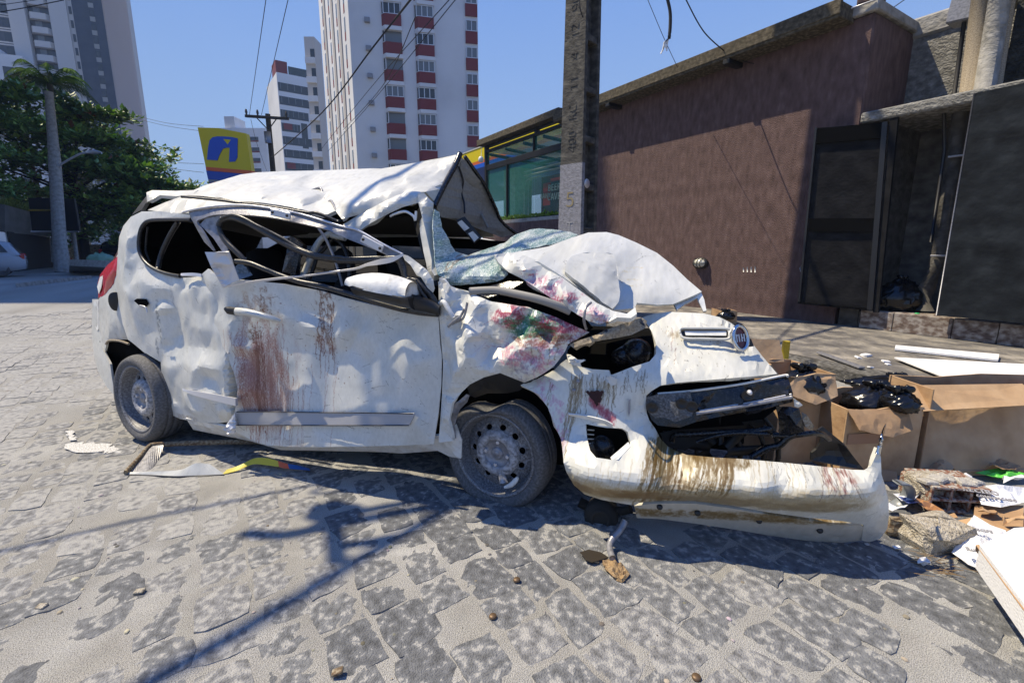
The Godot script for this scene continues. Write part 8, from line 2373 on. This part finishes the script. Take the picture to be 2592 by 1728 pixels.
	var sheet_ = func(called, label, c, inner_):
		var o = PackedVector3Array(); var I = PackedVector3Array()
		# paper lies flat: plan in x and z, relief up
		for p in c: o.append(Vector3(p.x, -p.z, p.y))
		for p in inner_: I.append(Vector3(p.x, -p.z, p.y))
		var mi = obj(called, sheet(o, I, {"step": .02, "dent": .01, "df": 12.0, "flange": .002, "torn": .002}), M.paper)
		mi.rotation.x = -PI / 2
		return tag(mi, label, "paper")
	var p1 = sheet_.call("printed_paper", "crumpled printed white paper on the rubble at the right edge", PackedVector3Array([Vector3(2.271, 0.1, -2.119), Vector3(2.346, 0.13, -2.089), Vector3(2.479, 0.12, -2.074), Vector3(2.454, 0.08, -2.025), Vector3(2.252, 0.08, -1.968), Vector3(2.188, 0.08, -1.994)]), PackedVector3Array([Vector3(2.23, 0.15, -1.96)]))
	var p2 = sheet_.call("torn_paper", "torn white paper with a ragged left edge on the dirt", PackedVector3Array([Vector3(2.051, 0.09, -1.89), Vector3(2.064, 0.08, -1.829), Vector3(2.108, 0.07, -1.803), Vector3(2.021, 0.05, -1.736), Vector3(1.84, 0.02, -1.615), Vector3(1.814, 0.02, -1.654), Vector3(1.814, 0.02, -1.727), Vector3(1.878, 0.05, -1.766), Vector3(1.921, 0.08, -1.797)]), PackedVector3Array([Vector3(1.902, 0.08, -1.721)]))
	var ink = mat(lin(.32, .32, .34), .9)
	for q in [["RECIBO", p1, Vector3(2.205, 0.128, -2.027), .028], ["COMUNICADO", p1, Vector3(2.195, 0.14, -1.943), .015], ["Rua", p2, Vector3(1.833, 0.075, -1.666), .018], ["RECIFE", p2, Vector3(1.974, 0.09, -1.772), .014]]:
		var o = txt("print", q[0], q[3], Transform3D(), ink, q[1])
		o.global_transform = Transform3D(Basis(Vector3.UP, -.35) * Basis(Vector3(1, 0, 0), -1.35), q[2])
	M.rubble = rough_mat(106, .03, [[0, lin(.3, .28, .25)], [1, lin(.6, .58, .53)]], 3.0, .95, 10.0)
	# hollow brick
	var hb = thing("hollow_brick", "broken hollow clay block with square holes, mortar crusted", "brick", Vector3(2.145, 0, -2.102), -.12)
	var clay = rough_mat(105, .03, [[0, lin(.16, .06, .035)], [.4, lin(.25, .12, .075)], [.6, lin(.4, .37, .32)], [1, lin(.55, .53, .48)]], 2.5, .95, 8.0)
	for y in [0.0, .06, .12]:
		s = st0(); abox(s, -.13, y, -.14, .13, y + .014, .06, .003)
		obj("shell", s, clay, hb)
	for x in [-.13, -.045, .04, .118]:
		s = st0(); abox(s, x, .014, -.139, x + .012, .12, .058, .002)
		obj("shell", s, clay, hb)
	s = st0(); abox(s, -.14, .002, -.15, .14, .118, -.1, .01)
	obj("mortar_back", s, clay, hb)
	for k in 5:
		s = st0(); box(s, Vector3(-.12 + k * .055, .135 + .006 * (k % 2), .01 - .02 * (k % 3)), Vector3(.06, .02 + .008 * (k % 3), .07), Basis.from_euler(Vector3(.1 * k - .2, .5 * k, .12 * (k % 2))), .008)
		obj("mortar_crust", s, M.rubble, hb)
	var rock = func(called, label, cat, at, size, m, seed_):
		var g := RandomNumberGenerator.new(); g.seed = seed_
		s = st0()
		var rows = []
		if size.x < .045:
			box(s, Vector3.ZERO, size * Vector3(1.7, 1.6, 1.5), Basis.from_euler(Vector3(g.randf_range(-.3, .3), 0, g.randf_range(-.3, .3))), size.x * .3)
		for i in (0 if size.x < .045 else 6):
			var a = lerp(-PI / 2, PI / 2, i / 5.0)
			var row = []
			for j in 9:
				var u = TAU * j / 9 + .2 * (i % 2)
				var v = Vector3(sign(cos(u)) * pow(abs(cos(u)), .3) * pow(cos(a), .22), sin(a), sign(sin(u)) * pow(abs(sin(u)), .3) * pow(cos(a), .22))
				row.append(v * size * g.randf_range(.8, 1.1))
			rows.append(row)
		if rows: loft(s, rows, true)
		var o = tag(obj(called, s, m), label, cat)
		o.position = at + Vector3(0, size.y * .7, 0)
		o.rotation.y = g.randf() * .6 - .3
		return o
	var pale = rough_mat(107, .03, [[0, lin(.22, .18, .12)], [.5, lin(.42, .38, .31)], [1, lin(.6, .57, .5)]], 2.0, .95, 10.0)
	rock.call("rubble_block", "pale sandy rubble block at the bumper's right end", "rubble", Vector3(1.829, 0, -1.824), Vector3(.13, .07, .09), pale, 3)
	rock.call("rubble_block", "white plaster lump resting on the clay block", "rubble", Vector3(2.084, 0.06, -2.162), Vector3(.09, .05, .07), pale, 4)
	rock.call("wood_chunk", "dark splintered wooden chunk between bumper end and sandy block", "wood", Vector3(1.76, 0, -1.877), Vector3(.09, .05, .03), rust, 5)
	var spots = [[2070, 1205, .03], [2150, 1160, .025], [2225, 1180, .03], [1972, 823, .04], [1990, 818, .05], [2035, 832, .04], [2040, 838, .03], [2000, 845, .03], [2310, 1225, .03], [2316, 1310, .025], [2335, 1345, .02], [2060, 1258, .015], [2140, 1268, .012], [95, 1395, .02], [320, 1360, .02], [775, 1545, .02], [1370, 1290, .012], [2290, 1240, .02]]
	var names = ["by the bumper's rounded end", "under the clay block", "beside the torn paper's top", "on the pavement, left of two flat ones", "broad and flat on the pavement left of the white boards", "near the white board's left corner", "just below the one near the white board's corner", "on the kerb above the middle box", "beside the white panel's corner", "under the white panel's broken edge", "below the white panel", "under the bumper's right corner", "on the dirt right of the bumper", "grey, alone at the left on the road", "grey, near the torn sign frame's front", "brick red bit at the bottom of the road", "dark, left of the bent pipe", "between torn paper and white panel"]
	for i in spots.size():
		var q = spots[i]
		rock.call("stone_chip", "small broken chip " + names[i], "stone", Vector3(1.793, 0, -1.954) if i == 0 else gp(q[0], q[1], .12 if q[1] < 860 else .0), Vector3(q[2], q[2] * .32, q[2] * .8), [pale, M.paper, rust][0 if i < 3 else (1 if i < 13 else (0 if i < 15 else 2))], 20 + i)
	# grey plastic ring
	s = st0(0)
	var ring = []
	for k in 15:
		var a = -1.9 + 3.6 * k / 14
		ring.append(Vector3(1.864, 0.07, -2.102) + Vector3(cos(a) * .075, sin(a) * .075, sin(a) * .02))
	tube(s, ring, .03, 8, true, .25, Vector3(.3, 0, 1))
	tag(obj("plastic_ring", s, mat(lin(.2, .22, .24), .35)), "broken grey translucent plastic ring behind the bumper's right end", "plastic ring")
	for q in [["white_wrapper", "white and blue crumpled wrapper next to the bumper's end", [[2052, 1138], [2080, 1132], [2112, 1142], [2100, 1158], [2070, 1158]], lin(.6, .62, .7)], ["blue_wrapper", "strip of blue plastic wrapper on the rubble", [[2062, 1148], [2090, 1150], [2108, 1166], [2085, 1168]], lin(.08, .11, .3)], ["brown_wrapper", "orange brown paper strip between wrapper and sandy block", [[2090, 1150], [2130, 1160], [2170, 1180], [2130, 1176]], lin(.35, .18, .08)], ["green_wrapper", "bright green plastic scrap under the cardboard sheet", [[2240, 1086], [2300, 1084], [2360, 1096], [2300, 1098]], lin(.1, .5, .06)]]:
		var o = PackedVector3Array()
		for e in q[2]:
			var g = gp(e[0], e[1], .03)
			o.append(Vector3(g.x, -g.z, .03 + rng.randf() * .03))
		var mi = obj(q[0], sheet(o, pv([]), {"step": .015, "dent": .012, "df": 18.0, "flange": .002}), mat(q[3], .4))
		mi.rotation.x = -PI / 2
		tag(mi, q[1], "wrapper")
	# more torn scraps among the rubble
	for q in [[2100, 1060, .03, .09, "pale torn card end under the wide box's left corner", 0], [2160, 1072, .05, .1, "curled card strip below the wide box", 0], [2300, 1070, .07, .11, "bent card strip at the right under the wide box", 1], [2330, 1100, .09, .07, "white paper corner above the printed paper", 2], [2215, 1100, .09, .05, "small white paper scrap on top of the clay block", 2], [2270, 1180, .06, .06, "folded brown card edge under the printed paper", 1], [2170, 1190, .05, .06, "grey torn card between clay block and sandy block", 1], [2060, 1170, .02, .05, "white torn scrap touching the bumper's rounded end", 2], [2330, 1195, .09, .06, "brown torn card tip beside the white panel", 0], [2120, 1290, .01, .03, "tiny white scrap on the dirt below the sandy block", 2]]:
		var c = gp(q[0], q[1], q[2])
		var g := RandomNumberGenerator.new(); g.seed = int(q[0])
		var o = PackedVector3Array()
		for k in 7:
			var a = TAU * k / 7 + g.randf_range(-.3, .3)
			o.append(Vector3(c.x + cos(a) * q[3] * g.randf_range(.6, 1.2), -c.z + sin(a) * q[3] * .6 * g.randf_range(.5, 1.1), q[2] + g.randf_range(-.02, .03)))
		var mi = obj("torn_scrap", sheet(o, pv([]), {"step": .018, "dent": .012, "df": 14.0, "flange": .003, "torn": .003, "seed": int(q[1])}), [M.card, M.card_dark, M.paper][q[5]])
		mi.rotation.x = -PI / 2
		tag(mi, q[4], "scrap")
	# dry twigs, one mass
	s = st0()
	for k in 90:
		var c = gp(rng.randf_range(2080, 2260), rng.randf_range(1235, 1320), 0)
		var a = rng.randf_range(-.9, .3)
		var L = rng.randf_range(.02, .09)
		tube(s, [c + Vector3(0, .006, 0), c + Vector3(cos(a) * L, .014 * rng.randf() + .006, -sin(a) * L)], .0016, 3, false)
	tag(obj("dry_twigs", s, mat(lin(.16, .11, .06), .95)), "thin dry twigs scattered on the dirt right of the bumper", "twigs", "", "stuff")
	# bent pipe, leaf, caps, profile
	s = st0(0)
	tube(s, spline([Vector3(0.487, 0.1, -1.827), Vector3(0.46, 0.07, -1.803), Vector3(0.425, 0.04, -1.786), Vector3(0.408, 0.025, -1.755), Vector3(0.407, 0.02, -1.689)], 6), .014, 9)
	tag(obj("bent_pipe", s, M.grey_metal), "short bent grey exhaust pipe end on the cobbles below the bumper", "pipe")
	var lf = PackedVector3Array()
	for e in [[1384, 1292], [1402, 1290], [1418, 1298], [1432, 1304], [1440, 1320], [1428, 1336], [1408, 1330], [1394, 1316]]:
		var g = gp(e[0], e[1], 0); lf.append(Vector3(g.x, -g.z, .012))
	var le = obj("dried_slab", sheet(lf, pv([]), {"step": .01, "dent": .012, "df": 30.0, "flange": .012, "torn": .003}), rough_mat(108, .04, [[0, lin(.1, .05, .02)], [.5, lin(.3, .2, .1)], [1, lin(.5, .38, .22)]], 6.0, .8, 6.0))
	le.rotation.x = -PI / 2
	tag(le, "dried brown leaf-like chunk just below the bent pipe", "debris")
	var capm = mat(lin(.14, .09, .05), .5, .4)
	for q in [[1187, 1332, "bottle cap pressed into the road right below the front wheel"], [1132, 1416, "bottle cap pressed into the road at the middle of the foreground"], [1600, 1556, "bottle cap near the bottom right of the cobbles"]]:
		var c = tag(obj("bottle_cap", cap_mesh(), capm), q[2], "bottle cap")
		c.position = gp(q[0], q[1], 0) + Vector3(0, .003, 0)
	s = st0()
	box(s, (Vector3(3.32, 0.16, -4.947) + Vector3(3.299, 0.13, -4.283)) / 2, Vector3((Vector3(3.32, 0.16, -4.947) - Vector3(3.299, 0.13, -4.283)).length(), .02, .06), Basis(Vector3.UP, atan2(-(Vector3(3.299, 0.13, -4.283) - Vector3(3.32, 0.16, -4.947)).z, (Vector3(3.299, 0.13, -4.283) - Vector3(3.32, 0.16, -4.947)).x)), .004)
	tag(obj("metal_profile", s, M.grey_metal), "grey metal profile lying across the kerb above the boxes", "metal profile")
	s = st0(0); tube(s, [Vector3(2.712, 0, -4.539), Vector3(2.712, 0, -4.539) + Vector3(0, .35, 0)], .035, 10)
	tag(obj("yellow_stump", s, mat(lin(.4, .3, .02), .6)), "short yellow post stump behind the wreck's nose", "post")
	# small green and yellow scraps
	for q in [[1895, 1290, lin(.03, .25, .06)], [1345, 1500, lin(.05, .16, .03)], [2140, 1495, lin(.04, .15, .03)]]: pass
	# worn white paint mark and oily patches on the road
	var flat_patch = func(called, label, pts, m, y, torn):
		var o = PackedVector3Array()
		for e in pts:
			var g = gp(e[0], e[1], 0); o.append(Vector3(g.x, -g.z, y))
		var mi = obj(called, sheet(o, pv([]), {"step": .03, "dent": .0, "flange": .004, "torn": torn}), m)
		mi.rotation.x = -PI / 2
		return tag(mi, label, "", "", "structure")
	flat_patch.call("paint_mark", "worn white painted mark on the road left of the torn sign frame", [[150, 1022], [170, 1018], [235, 1020], [262, 1028], [275, 1042], [225, 1040], [190, 1042], [160, 1036]], rough_mat(110, .04, [[0, lin(.34, .335, .32)], [.5, lin(.44, .435, .42)], [.62, lin(.64, .64, .63)], [1, lin(.7, .7, .69)]], 4.0, .9, 2.0), .008, .03)
	flat_patch.call("paint_mark", "smaller worn white painted mark above the first", [[150, 992], [166, 990], [176, 1012], [160, 1014]], rough_mat(110, .04, [[0, lin(.34, .335, .32)], [.5, lin(.44, .435, .42)], [.62, lin(.64, .64, .63)], [1, lin(.7, .7, .69)]], 4.0, .9, 2.0), .008, .02)
	flat_patch.call("oil_patch", "dark oily patch beside the bent pipe", [[1332, 1272], [1352, 1266], [1380, 1272], [1398, 1284], [1372, 1292], [1345, 1290]], mat(lin(.035, .028, .02), .4), .009, .012)

# where a line of sight of the survey meets level h
func gp(px: float, py: float, h: float) -> Vector3:
	var d = Vector3((px - 1176.0) / 1077.0, -(py - 784.0) / 1077.0, -1.0).rotated(Vector3(1, 0, 0), -0.1964)
	var t = (h - 1.25) / d.y
	return Vector3(0, 1.25, 0) + d * t
